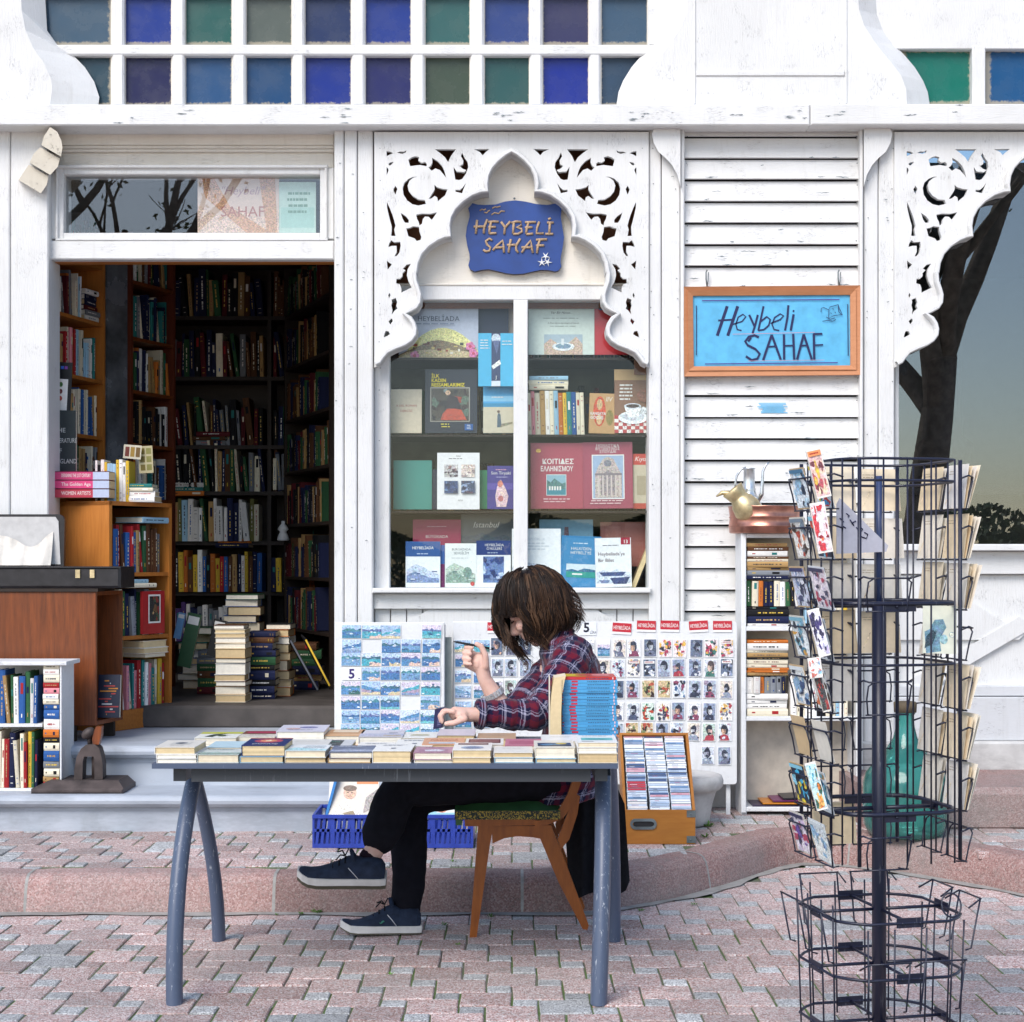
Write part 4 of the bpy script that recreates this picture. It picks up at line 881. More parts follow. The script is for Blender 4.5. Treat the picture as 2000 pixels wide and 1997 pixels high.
def pile(O, ex, out, dims, rng, where, group, jit=.012, face='spine', pal=MIXP, cols=None, ind=True, mbs=None):
    """books lying flat on one another; dims: list of (w, h, t); spine or pages face out"""
    z = 0
    for k, (w, h, t) in enumerate(dims):
        nm = cols[k] if cols else rng.choice(pal); m = MB() if ind else mbs; a = rng.uniform(-.06, .06); e = (ex * math.cos(a) + out * math.sin(a)).normalized(); o2 = (out * math.cos(a) - ex * math.sin(a)).normalized()
        o = O + UP * z + ex * rng.uniform(-jit, jit) + out * rng.uniform(-jit, jit)
        if face == 'spine': book_geo(m, o, -o2, e, UP, w, h, t, vary(CD[nm], rng), rng.choice(PAGE), rng)
        else: book_geo(m, o - o2 * w, o2, e, UP, w, h, t, vary(CD[nm], rng), rng.choice(PAGE), rng)
        if ind: tag(m.build('book', M_PAPER), f'{"thick " if t > .035 else "thin " if t < .018 else ""}{nm} book, {ORD[k]} from bottom, {where}', 'book', group)
        z += t + .0006
    return z
def bookcase(name, label, Nn, Ff, z0, z1, dep, shelves, ms, mh, back=True, nearmat=None):
    Nn = Vector((*Nn, 0)); Ff = Vector((*Ff, 0)); t = (Ff - Nn); L = t.length; t.normalize(); out = Vector((t.y, -t.x, 0))
    r = thing(name, label, 'bookcase', Nn + UP * z0); th = .022
    for p in (Nn, Ff - t * th):
        m = MB(); m.obox(p + UP * z0, t * th, -out * dep, UP * (z1 - z0)); m.build('side_panel', nearmat or ms, r)
    for z in shelves:
        m = MB(); m.obox(Nn + t * th + UP * (z - .02) - out * .004, t * (L - 2 * th), -out * (dep - .006), UP * .02); m.build('shelf', mh, r)
    if back: m = MB(); m.obox(Nn + UP * z0 - out * (dep - .004), t * L, -out * .008, UP * (z1 - z0)); m.build('back_panel', mh, r)
    return r, Nn + t * th, t, out, L - 2 * th
rng = random.Random(21); DIM = MB()
# tall pine bookcase nearest the door
cA, N_, t_, o_, L_ = bookcase('tall_bookcase', 'tall orange pine bookcase just inside the left door jamb', (-2.47, 8.92), (-2.325, 9.50), .62, 3.25, .24, [2.736, 2.41, 2.089, 1.765, 1.44, 1.1, .66, 3.06], M_ORANGE, M_ORANGEH)
for z, nm, pal in ((3.06, 'top shelf of near pine bookcase', DARKP), (2.736, 'second shelf of near pine bookcase', ['white', 'cream', 'maroon', 'pale blue', 'orange', 'grey', 'tan']), (2.41, 'third shelf of near pine bookcase', ['pink', 'teal', 'orange', 'red', 'white', 'cream', 'tan', 'pale blue']), (2.089, 'fourth shelf of near pine bookcase', ['cream', 'tan', 'white', 'red', 'blue', 'cream', 'tan']), (1.765, 'fifth shelf of near pine bookcase', DARKP)):
    shelf_row(N_ + UP * z - o_ * .02, t_, o_, L_ * (.6 if z == 2.736 else .95), .19, .27, .2, rng, pal, nm, 'books in the near pine bookcase', z not in (3.06, 1.765), DIM)
pile(N_ + UP * 2.736 + t_ * (L_ * .68) - o_ * .02, t_, o_, [(.16, .15, .03), (.16, .15, .028), (.15, .15, .026), (.15, .14, .03), (.15, .14, .03), (.15, .14, .028)], rng, 'pile in near pine bookcase', 'books piled in the near pine bookcase', .006, cols=['white', 'grey', 'maroon', 'navy', 'navy', 'white'])
# narrow mirror strip, second bookcase
m = MB(); m.obox((-2.318, 9.52, .7), (.085, .13, 0), (-.02, .01, 0), UP * 2.5); tag(m.build('mirror', mk_plain('dim_mirror', (.16, .17, .19), .25, .3, nz=.6, scale=5)), 'narrow dark mirror strip between the two tall bookcases', 'mirror')  # diffuse mottled grey painted in place of the mirror's reflection
cB, N_, t_, o_, L_ = bookcase('tall_bookcase', 'second tall bookcase with dark red uprights beyond the narrow mirror', (-2.215, 9.66), (-2.045, 10.10), .62, 3.3, .22, [3.02, 2.69, 2.38, 2.07, 1.75, 1.43, 1.1], M_ORANGE, M_BROWN, nearmat=M_REDWOOD)
for z, nm, pal in ((3.02, 'on the top shelf of the second tall bookcase', DARKP), (2.69, 'on the second shelf of the second tall bookcase', ['navy', 'grey', 'teal', 'black', 'cream', 'white', 'navy']), (2.38, 'on the third shelf of the second tall bookcase', ['navy', 'black', 'white', 'tan', 'cream', 'orange', 'green']), (2.07, 'on the fourth shelf of the second tall bookcase', ['black', 'teal', 'tan', 'black', 'brown', 'white']), (1.75, 'on the fifth shelf of the second tall bookcase', MIXP)):
    shelf_row(N_ + UP * z - o_ * .02, t_, o_, L_ * .96, .19, .27, .19, rng, pal, nm, 'books in the second tall bookcase', False, DIM, tmin=.014, tmax=.04)
# low pine bookcase in the doorway
cC, N_, t_, o_, L_ = bookcase('low_bookcase', 'low orange pine bookcase standing in the open doorway', (-2.06, 8.50), (-1.83, 8.94), .507, 1.69, .42, [1.69, 1.324, .994, .61, .53], M_ORANGE, M_ORANGEH)
G = 'books in the low pine bookcase'
m = MB(); m.obox(N_ - t_ * .022 + UP * 1.67, t_ * (L_ + .044), -o_ * .42, UP * .022); m.build('top_board', M_ORANGEH, cC)
m = MB(); m.obox(N_ + UP * .508 - o_ * .006, t_ * L_, -o_ * .016, UP * .085); m.build('plinth', M_ORANGEH, cC)
shelf_row(N_ + UP * 1.324 - o_ * .02, t_, o_, L_ * .97, .20, .26, .22, rng, ['teal', 'brown', 'green', 'brown', 'grey', 'brown', 'red', 'blue', 'tan'], 'top shelf of low pine bookcase', G, tmin=.018, tmax=.04)
shelf_row(N_ + UP * .994 - o_ * .02, t_, o_, L_ * .97, .20, .25, .22, rng, ['cream', 'navy', 'green', 'grey', 'pale blue', 'navy', 'white'], 'middle shelf of low pine bookcase', G)
shelf_row(N_ + UP * .61 - o_ * .02, t_, o_, L_ * .97, .20, .26, .22, rng, ['teal', 'white', 'green', 'cream', 'red', 'pink', 'white', 'yellow', 'blue'], 'bottom shelf of low pine bookcase', G)
pile(N_ + UP * .875 + t_ * .22 + o_ * .03, t_, o_, [(.2, .17, .022), (.2, .2, .03), (.2, .2, .035)], rng, 'lying over bottom row of low pine bookcase', G, cols=['tan', 'white', 'cream'], face='page')
pile(N_ + UP * 1.585 + t_ * .22 + o_ * .01, t_, o_, [(.18, .22, .03)], rng, 'lying on top row in low pine bookcase', G, cols=['pale blue'])
pile(N_ + UP * 1.245 + t_ * .02 + o_ * .01, t_, o_, [(.18, .3, .022), (.18, .28, .02)], rng, 'lying on middle row in low pine bookcase', G, cols=['cream', 'pale blue'])
# red picture book facing out on the middle shelf
m = MB(); oR = N_ + t_ * .21 + UP * 1.0 + o_ * .025; m.obox(oR, t_ * .175, -o_ * .018, UP * .225, CD['red']); sh = Sheet(m, oR + o_ * .0004, t_, UP, .175, .225); sh.rect(.24, .25, .80, .92, CD['white']); pic_scene(sh, .29, .29, .75, .88, rng, ['1c1a18', '6a4a2a', '8a2a22', '3a4a32', 'c9a06a'])
tag(m.build('book', M_GLOSS), 'red book with a framed picture facing out from the low pine bookcase', 'book')
# on top of the low bookcase
zt = 1.692; bD = Vector((0, -1, 0))
def upright(name, px0, px1, py0, py1, d, th, cov, label, draw=None, group=None, lean=0.0, mat=None, pages=True, tilt=0.0):
    """a book or card standing with its front towards the street"""
    o = P(px0, py1, d); w = (px1 - px0) * d / FPX; h = (py1 - py0) * d / FPX
    u = Vector((math.sin(tilt), math.sin(lean), math.cos(lean))).normalized(); r = Vector((math.cos(tilt), 0, -math.sin(tilt))); nn = r.cross(u)   # nn faces the camera
    m = MB(); m.obox(o, r * w, u * h, -nn * max(.0012, th * .12), cov)
    sh = Sheet(m, o, r, u, w, h)
    if draw: draw(sh)
    if th > .004: m.obox(o - nn * th, r * w, u * h, nn * .0012, cov); m.obox(o - nn * th, r * .0015, u * h, nn * th, cov)
    ob = tag(m.build(name, mat or M_GLOSS), label, 'book' if name == 'book' else name.replace('_', ' '), group)
    if th > .004 and pages:
        m2 = MB(); m2.obox(o - nn * (th - .0015) + r * .002 + u * .002, r * (w - .004), u * (h - .004), nn * (th - .0035), PAGE[2]); m2.build('page_block', M_PAPER, ob)
    return ob
for k, (c, z0_, z1_) in enumerate((('b83048', 955, 972), ('d9407a', 938, 954), ('c83a70', 921, 937))):
    m = MB(); d = 8.53; o = P(70, z1_, d); w = (213 - 70) * d / FPX; h = (z1_ - z0_) * d / FPX
    m.obox(o, FX * w, FY * .16, UP * h, PAGE[3]); cc = hexc(c); m.obox(o - FY * .002, FX * (w * .78), FY * .002, UP * h, cc); m.obox(o - FY * .002 + UP * (h - .003), FX * w, FY * .162, UP * .0035, cc); m.obox(o - FY * .002 + FX * (w * .78), FX * (w * .22), FY * .001, UP * h, hexc('b9c3dc'))
    sh = Sheet(m, o - FY * .0022, FX, UP, w, h); sh.text(('WOMEN ARTISTS', 'The Golden Age', 'DESIGNING THE 21ST CENTURY')[k], .35, .3, .42, CD['white'], 'L', .4)
    tag(m.build('book', M_GLOSS), f'{("red", "magenta", "bright pink")[k]} large book lying {("bottom", "middle", "top")[k]} of three on the low pine bookcase', 'book', 'pink books lying on the low bookcase')
upright('book', 88, 148, 802, 921, 8.62, .03, hexc('333a3c'), 'dark grey cloth book with pale title standing on the pink books', lambda s: [s.text(t, .28, y, .075, hexc('b9bdbb'), 'L', .75) for t, y in (('THE', .64), ('LITERATURE', .47), ('OF', .30), ('ENGLAND', .13))], mat=M_PAPER)
def dr_card(s): s.rect(0, .68, 1, 1, hexc('0e0f14')); s.rect(.08, .03, .86, .66, CD['white']); [s.oval(.2 + .3 * (k % 2) + .08, .55 - .14 * (k // 2), .08, .05, c) for k, c in enumerate((hexc('7a3a1a'), hexc('3a6a2a'), hexc('a8642a'), hexc('6a2a2a'), hexc('8a5a2a'), hexc('b0402a')))]; [s.rect(.1 + k * .15, .86, .22 + k * .15, .92, c) for k, c in enumerate((hexc('d0302a'), hexc('d8b030'), hexc('3a9a4a'), hexc('3060c0'), hexc('8040a0')))]
upright('calendar', 88, 137, 706, 803, 8.66, .006, hexc('101116'), 'black-topped picture calendar leaning above the dark grey book', dr_card, tilt=.05, pages=False)
upright('poster', 80, 112, 592, 668, 8.64, .002, hexc('bfd6e6'), 'pale blue paper pinned inside the left door jamb', lambda s: s.rect(0, .15, 1, .6, hexc('6fa6cf')))
m = MB(); q = 0; rr = random.Random(4)
for k in range(11):
    t = rr.uniform(.009, .018); nm = rr.choice(['white', 'cream', 'teal', 'pale blue', 'white', 'yellow', 'black']); m = MB(); h = rr.uniform(.19, .225); book_geo(m, Vector((X(186, 8.66) + q, 8.66, zt + .001)), FY, UP, FX, .14, h, t, CD[nm], PAGE[2], rr)
    tag(m.build('book', M_PAPER), f'{nm} thin book, {ORD[k]} from left, upright row atop low pine bookcase', 'book', 'thin books standing on the low bookcase'); q += t + .001
pile(Vector((X(258, 8.8), 8.66, zt)), FX, -FY, [(.16, .15, .03), (.15, .14, .025), (.15, .15, .018), (.14, .13, .02)], rng, 'small pile atop low pine bookcase', 'books piled on the low bookcase', cols=['white', 'white', 'cream', 'teal'])
def dr_squares(s): [s.rect(.1 + .3 * i, .15, .33 + .3 * i, .85, c) for i, c in enumerate((hexc('7a3328'), hexc('b08a3a'), hexc('7a5a2a')))]
upright('picture_card', 240, 275, 868, 895, 8.92, .002, CD['cream'], 'small card with brown squares propped behind the thin books', dr_squares, tilt=.08); upright('picture_card', 272, 300, 872, 925, 8.95, .002, hexc('c9bd94'), 'small olive patterned card propped behind the thin books', lambda s: [s.rect(.12, .1 + .3 * i, .45, .32 + .3 * i, hexc('7a6a2e')) or s.rect(.55, .1 + .3 * i, .9, .32 + .3 * i, hexc('8f8a4a')) for i in range(3)], tilt=-.05)
# dim back shelves: dark frame; the upper rows too dark to tell apart
bk = thing('wall_shelving', 'dark wall of bookshelves at the back of the shop', 'shelving', (-1.6, 11.2, .62)); D0 = 11.0
m = MB(); 
ROWZ = [3.0, 2.6, 2.146, 1.84, 1.51, 1.176, .85]
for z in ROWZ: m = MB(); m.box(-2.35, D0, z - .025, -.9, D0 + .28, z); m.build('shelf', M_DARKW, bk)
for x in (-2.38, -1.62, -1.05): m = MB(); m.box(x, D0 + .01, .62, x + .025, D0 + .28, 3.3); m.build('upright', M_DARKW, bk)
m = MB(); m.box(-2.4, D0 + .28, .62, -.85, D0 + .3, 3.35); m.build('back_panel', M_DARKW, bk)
dm = DIM
for z in ROWZ[:4]: shelf_row(Vector((-2.33, D0 + .01, z)), FX, -FY, .69, .22, .32, .2, rng, SHADEP, '', '', False, dm, .016, .045, .28); shelf_row(Vector((-1.58, D0 + .01, z)), FX, -FY, .5, .2, .3, .2, rng, SHADEP[:8], '', '', False, dm, .016, .04, .28)
shelf_row(Vector((-2.33, D0 - .03, 1.51)), FX, -FY, .68, .22, .29, .22, rng, ['blue', 'white', 'white', 'navy', 'navy', 'tan', 'pale blue', 'olive', 'green', 'cream', 'white'], 'on the lit upper back shelf', '', False, DIM, tmin=.02, tmax=.04)
shelf_row(Vector((-2.35, D0 - .03, 1.176)), FX, -FY, .72, .22, .28, .22, rng, ['yellow', 'navy', 'maroon', 'tan', 'red', 'brown', 'blue', 'black', 'white', 'orange'], 'on the long back shelf, left bay', '', False, DIM, tmin=.02, tmax=.036)
shelf_row(Vector((-1.59, D0 - .03, 1.176)), FX, -FY, .52, .2, .27, .22, rng, ['black', 'navy', 'orange', 'maroon', 'green', 'yellow', 'grey', 'black'], 'on the long back shelf, right bay', '', False, DIM, tmin=.02, tmax=.036)
shelf_row(Vector((-2.33, D0 - .03, .85)), FX, -FY, .68, .2, .26, .2, rng, ['white', 'grey', 'purple', 'cream', 'white', 'tan', 'navy'], 'on the lowest back shelf', '', False, DIM, tmin=.02, tmax=.036)
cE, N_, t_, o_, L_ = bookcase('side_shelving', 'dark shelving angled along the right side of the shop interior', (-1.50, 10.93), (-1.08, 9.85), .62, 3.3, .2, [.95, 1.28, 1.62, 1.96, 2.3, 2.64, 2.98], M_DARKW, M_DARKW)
for z in (.95, 1.28, 1.62, 1.96, 2.3, 2.64, 2.98): shelf_row(N_ + UP * z - o_ * .015, t_, o_, L_ * rng.uniform(.7, .97), .18, .27, .18, rng, SHADEP[:9], '', '', False, DIM, .016, .045, .25)
m = MB(); c0 = P(553, 1058, 10.8); m.lathe(c0.x, c0.y, [(.035, 1.512), (.04, 1.52), (.03, 1.55), (.02, 1.57), (.035, 1.585), (.03, 1.60), (.012, 1.62), (.012, 1.64)], 14); tag(m.build('porcelain_flask', M_CLEAN), 'small white porcelain flask on the lit back shelf', 'flask')
# piles on the shop floor
zf = .622
pile(Vector((X(420, 8.98), 8.96, zf)), FX, -FY, [(.17, .165, t) for t in (.04, .045, .026, .036, .06, .026, .052, .028, .03, .024, .02, .022)], rng, 'tall pile on the shop floor', 'tall pile of books on the shop floor', .006, 'page', cols=['cream', 'tan', 'brown', 'white', 'white', 'black', 'tan', 'cream', 'tan', 'cream', 'cream', 'brown'])
pile(Vector((X(482, 9.15), 9.16, zf)), FX, -FY, [(.18, .15, t) for t in (.03, .04, .035, .05, .03, .045, .035, .04, .03, .03)], rng, 'in the pile of dark spines behind the tall pile', '', .01, 'spine', ['navy', 'black', 'green', 'brown', 'navy'], None, False, DIM)
pile(Vector((X(520, 9.4), 9.36, zf)), FX, -FY, [(.2, .14, t) for t in (.05, .04, .05, .06, .04, .05, .04, .04, .03)], rng, 'in the brown pile right of the tall pile', '', .014, 'page', ['brown', 'tan', 'brown', 'orange', 'black', 'white'], None, False, DIM)
pile(Vector((X(386, 9.5), 9.5, zf)), FX, -FY, [(.2, .13, t) for t in (.04, .05, .04, .04, .035, .04)], rng, 'in the low pile left of the tall pile', '', .01, 'spine', ['maroon', 'green', 'grey', 'black', 'brown'], None, False, DIM)
pile(Vector((X(440, 9.6), 9.62, zf)), FX, -FY, [(.2, .19, t) for t in (.05, .04, .06, .05, .04, .05, .06, .05, .04, .05, .04, .03)], rng, '', '', .016, 'page', MIXP, None, False, DIM)
pile(Vector((X(570, 9.8), 9.8, zf)), FX, -FY, [(.2, .16, t) for t in (.05, .04, .05, .04, .05, .04)], rng, '', '', .02, 'spine', DARKP, None, False, DIM)
pile(Vector((X(352, 9.9), 9.9, zf)), FX, -FY, [(.2, .17, t) for t in (.05, .04, .05, .04, .05, .04, .05, .04)], rng, '', '', .02, 'page', MIXP, None, False, DIM)
for x_, z_ in ((-2.25, 1.51 + .30), (-1.95, 1.176 + .29), (-1.5, 1.176 + .275), (-2.1, 2.146 + .0), (-1.35, 1.51)): pile(Vector((x_, 10.99, z_ + .002)), FX, -FY, [(.18, .22, t) for t in (.03, .025, .03)], rng, '', '', .02, 'spine', MIXP, None, False, DIM)
pile(Vector((-1.32, 10.98, 1.52)), FX, -FY, [(.18, .2, t) for t in (.03, .04, .03, .05, .03)], rng, '', '', .02, 'spine', DARKP, None, False, DIM)
shelf_row(Vector((-1.58, 10.99, 1.85)), FX, -FY, .5, .2, .28, .2, rng, DARKP, '', '', False, DIM, .016, .04, .3)
m = MB()
for px0, px1, py0, py1, c, nm in ((338, 352, 1195, 1246, 'blue', 'pale blue'), (345, 372, 1194, 1300, 'green', 'dark green'), (403, 428, 1207, 1280, 'black', 'black')):
    upright('book', px0, px1, py0, py1, 9.3, .03, CD[c] if c != 'blue' else hexc('6f9fcc'), f'{nm} book leaning beside the low pine bookcase', lambda s: s.rect(.1, .8, .9, .95, CD['white'] if s.w > 0 else 0), tilt=.22)
for k, (a, b, nm) in enumerate((((1530, 880), (1690, 1170), 'grey'), ((1620, 875), (1760, 1145), 'yellow'))):
    m = MB(); p0 = P(60 + a[0] / 3.014, 960 + a[1] / 3.014, 9.3 - .1 * k); p1 = P(60 + b[0] / 3.014, 960 + b[1] / 3.014, 9.15 - .1 * k); u = (p1 - p0)
    m.obox(p0, u, Vector((-.05, .16, .02)), Vector((.006, .002, .004)), hexc('14141a')); m.tube([p0, p1], .006, 5, CD[nm] if nm == 'yellow' else hexc('5a5e68'))
    tag(m.build('framed_picture', M_PAPER), f'dark {nm}-edged frame leaning against the wall inside the door', 'frame')
# faded posters behind the transom glass
def dr_faded(s):
    s.hill(0, 1, 0, [.5, .3, .45, .25, .4], hexc('e9c9b4')); s.poly([(0, 1), (.18, 1), (.4, .45), (.9, 0), (.6, 0), (.1, .6)], hexc('d9a47e')); s.poly([(.75, 1), (.95, 1), (.98, 0), (.85, 0)], hexc('d6a27c'))
    s.text('"Heybeli"', .55, .66, .14, hexc('c9a0a4'), 'C', .75, .3); s.text('SAHAF', .55, .28, .18, hexc('c07868'), 'C', .6)
upright('poster', 386, 545, 342, 455, 8.56, .002, hexc('eed3c2'), 'faded peach paper poster behind the glass above the door', dr_faded)
upright('poster', 545, 617, 356, 455, 8.562, .002, hexc('cfe6d6'), 'pale green paper notice behind the glass above the door', lambda s: (s.rect(.05, .1, .95, .5, hexc('b8dccc')), s.lines(.2, .9, .75, .12, 4, .05, hexc('7fa58c'), rng)))

# ================================================================== WINDOW DISPLAY
m = MB(); m.box(-.70, 9.02, .9, .95, 9.06, 3.0); m.build('display_back', mk_plain('faded_green_brown_board', (.10, .105, .085), .8, nz=.5, scale=5), bld)
m = MB(); m.box(-.70, 8.50, Z(1151, 8.5) - .02, .75, 9.02, Z(1151, 8.5) - .002); m.build('display_floor', M_WHITEH, bld)
for y in (699, 849, 998):
    m = MB(); m.box(-.69, 8.535, Z(y, 8.535) - .011, .74, 8.95, Z(y, 8.535)); m.build('display_shelf', M_DARKW, win)
def z6(v): return 700 + v[0] / 3.111, 560 + v[1] / 3.111
def wb(x0, y0, x1, y1, col, label, draw=None, d=8.56, th=.012, tilt=0.0, lean=.06, name='book'):
    a = z6((x0, y0)); b = z6((x1, y1)); k = hexc(col) if isinstance(col, str) else col
    return upright(name, a[0], b[0], a[1], b[1], d, th, k, label, draw, None, lean, M_GLOSS, True, tilt)
W_W = CD['white']; rw_ = random.Random(77)
# top row
def d1(s):
    s.hill(0, 1, 0, [.0, .12, .3, .42, .50, .54, .54, .50, .42, .3, .12], hexc('e6df96')); s.hill(0, 1, 0, [.05, .12, .18, .24, .3, .32, .3, .26, .2, .14, .08], hexc('8a7658')); s.hill(0, 1, 0, [.03, .1, .12, .14, .15, .14, .15, .13, .12, .1, .05], hexc('c9b48a'))
    for k in range(26): x = rw_.uniform(.05, .92); y = rw_.uniform(.05, .24); s.rect(x, y, x + rw_.uniform(.02, .05), y + rw_.uniform(.02, .05), rw_.choice([hexc('e9e2d2'), hexc('a8523a'), hexc('5a5a52'), hexc('d8c07a'), hexc('7a4030'), hexc('4a6a9a')]))
    for cx, cy in ((.9, .2), (.94, .07), (.2, .03)): [s.oval(cx + .035 * math.cos(q), cy + .05 * math.sin(q), .028, .04, hexc('d97aa8'), 8) for q in (0, 1.26, 2.5, 3.77, 5.0)]; s.oval(cx, cy, .02, .03, hexc('c84060'), 8)
    s.text('HEYBELİADA', .50, .66, .09, hexc('3f4a62'), 'C', .72); s.lines(.2, .85, .60, .05, 1, .018, hexc('7a86a0'), rw_); s.lines(.38, .62, .90, .05, 1, .012, hexc('8a92a8'), rw_)
wb(245, 95, 728, 432, 'c3c8da', 'large pale lilac book with a yellow hill town, top left in shop window', d1)
def d2(s): s.rect(0, 0, 1, .45, hexc('4a2440')); s.oval(.5, .1, .35, .3, hexc('9a9a72'), 16); s.oval(.5, .1, .28, .24, hexc('5a5a48'), 16)
wb(726, 95, 912, 432, '2a2f4c', 'dark navy and plum cover behind the sky blue one in the shop window', d2, 8.6)
wb(905, 95, 945, 432, 'c9b8b0', 'pale strip of cardboard beside the window mullion', None, 8.62, .003, name='cardboard')
def d3(s): s.rect(.37, 0, .62, 1, hexc('3a4468')); s.poly([(.37, .38), (.6, .5), (.64, .42), (.42, .32)], W_W); s.oval(.5, .9, .13, .09, hexc('c9d0de')); s.poly([(.4, .86), (.6, .86), (.52, .6)], hexc('56618a')); s.lines(.04, .34, .86, .05, 4, .015, W_W, rw_); s.lines(.66, .98, .84, .06, 2, .015, W_W, rw_); s.rect(.37, 0, .62, .1, hexc('dfe4ee')); s.text('J', .5, .14, .06, W_W)
wb(728, 280, 945, 606, '4fb4de', 'sky blue cover with a dark centre strip overhanging the top window shelf', d3, 8.525, .004)
def d18(s):
    s.text("Mimarlar'ın Ortasında", .52, .86, .045, hexc('4a5250'), 'C', .8, .35); s.text('Var Bir Havuz...', .5, .77, .045, hexc('4a5250'), 'C', .5, .35); s.lines(.2, .85, .68, .05, 1, .012, hexc('8a948e'), rw_); s.text('A Pool sits in the Heart of Islands', .53, .58, .03, hexc('5a625e'), 'C', .56, .3); s.lines(.3, .75, .53, .05, 1, .01, hexc('8a948e'), rw_)
    s.rect(.24, .0, .82, .38, hexc('aebfca')); s.hill(.24, .82, .0, [.2, .3, .22, .16, .24, .34, .2], hexc('c9ae9a')); s.oval(.53, .15, .17, .08, hexc('e2e6e8')); s.oval(.53, .16, .12, .05, hexc('7a94a8')); s.rect(.5, .18, .54, .3, hexc('e2e6e8'))
wb(1032, 88, 1434, 414, 'd7e2da', 'pale green book with script title and a fountain picture in the right window light', d18)
wb(1432, 90, 1790, 414, 'c42a34', 'plain red cover at the top right of the shop window', lambda s: (s.oval(.12, .91, .06, .07, hexc('3a78b8')), s.oval(.12, .91, .035, .04, hexc('9ac0dc')), s.lines(.55, .72, .03, .05, 1, .02, W_W, rw_)), 8.565)
# second row
wb(190, 622, 384, 890, 'ddcdb4', 'cream paperback with red title at the left end of the second window shelf', lambda s: (s.text('A DEL ROMAN', .52, .60, .05, hexc('b04a42'), 'C', .75), s.text('DERGİSİ', .52, .48, .05, hexc('b04a42'), 'C', .42)), 8.57, .02)
def d4(s):
    s.text('İLK', .12, .87, .055, hexc('e8d21e'), 'L', .2, 0, .02); s.text('KADIN', .12, .80, .055, hexc('e8d21e'), 'L', .28, 0, .02); s.text('RESSAMLARIMIZ', .12, .73, .055, hexc('e8d21e'), 'L', .64, 0, .02); s.rect(.1, .175, .86, .72, hexc('a09a90')); pic_scene(s, .12, .19, .84, .70, rw_, ['4a4238', '3a2a26', 'a8402c', '5a6a5a', '2a2224', '7a8a8a'])
    s.poly([(.3, .2), (.8, .2), (.7, .36), (.45, .4), (.34, .3)], hexc('b84a30')); s.poly([(.38, .38), (.7, .38), (.62, .56), (.45, .6)], hexc('33262a')); s.oval(.44, .63, .05, .04, hexc('c9a48a')); s.lines(.3, .5, .13, .04, 2, .015, hexc('d8c84a'), rw_); s.rect(.76, .04, .92, .14, hexc('2a5a9a')); s.text('MIL', .84, .1, .028, W_W, 'C', .12); s.text('WIL', .84, .06, .028, W_W, 'C', .12)
wb(404, 500, 722, 890, '2b2d3a', 'dark cover with yellow title and a framed figure painting in the left window light', d4)
def d6(s): s.rect(0, .62, 1, 1, hexc('4aa6dc')); s.rect(0, .68, 1, .8, hexc('8cc8ea')); s.rect(0, .55, 1, .64, hexc('3f8fb8')); s.rect(0, 0, 1, .56, hexc('cfc4ad')); s.poly([(.45, .12), (.6, .12), (.56, .4), (.5, .44), (.46, .38)], hexc('4a5a6a')); s.oval(.5, .46, .05, .03, hexc('6a5042')); s.poly([(.55, .12), (.95, .2), (.95, .24), (.6, .2)], hexc('8f866f')); s.lines(.25, .75, .76, .06, 1, .02, W_W, rw_)
wb(758, 606, 946, 890, '8cc0dc', 'beach photograph cover with a small figure on sand in the shop window', d6)
m_ = None
rr = random.Random(31); zsh = Z(849, 8.535) + .001; q = X(1032, 8.58); k = 0
pal2 = ['cream', 'pink', 'cream', 'tan', 'white', 'cream', 'pale blue', 'orange', 'yellow', 'teal', 'blue', 'cream', 'cream']
while q < X(1150, 8.58) and k < 13:
    t = rr.uniform(.017, .026); m = MB(); h = rr.uniform(.215, .228); book_geo(m, Vector((q, 8.57, zsh)), FY, (UP + FX * -.03).normalized(), FX, .13, h, t, vary(CD[pal2[k]], rr), PAGE[0], rr)
    tag(m.build('book', M_PAPER), f'{pal2[k]} paperback, {ORD[k]} from left, upright row on second window shelf', 'book', 'paperbacks in the shop window'); q += t + .001; k += 1
pile(Vector((X(1033, 8.58), 8.57, zsh + .232)), FX, -FY, [(.13, .2, .024), (.13, .205, .026), (.13, .2, .02)], rr, 'atop the upright window paperbacks', 'paperbacks in the shop window', .004, cols=['cream', 'cream', 'pale blue'])
def d22(s): s.oval(.4, .55, .24, .38, hexc('c84a22'), 16); s.oval(.4, .72, .11, .14, hexc('c9a878'), 12); s.oval(.4, .34, .11, .13, hexc('c9a878'), 12); s.text('IIV', .62, .80, .12, hexc('e8dfd2'), 'L', .28, .2); s.text('KANGA\'YA', .05, .46, .07, W_W, 'L', .6, 0, .02); s.text('GÖÇÜŞ', .05, .36, .07, W_W, 'L', .5, 0, .02); s.oval(.8, .4, .14, .2, hexc('8a7a3a'))
wb(1398, 645, 1556, 890, 'c49a68', 'tan paperback with a big orange ring and white lettering in the window', d22, tilt=.03)
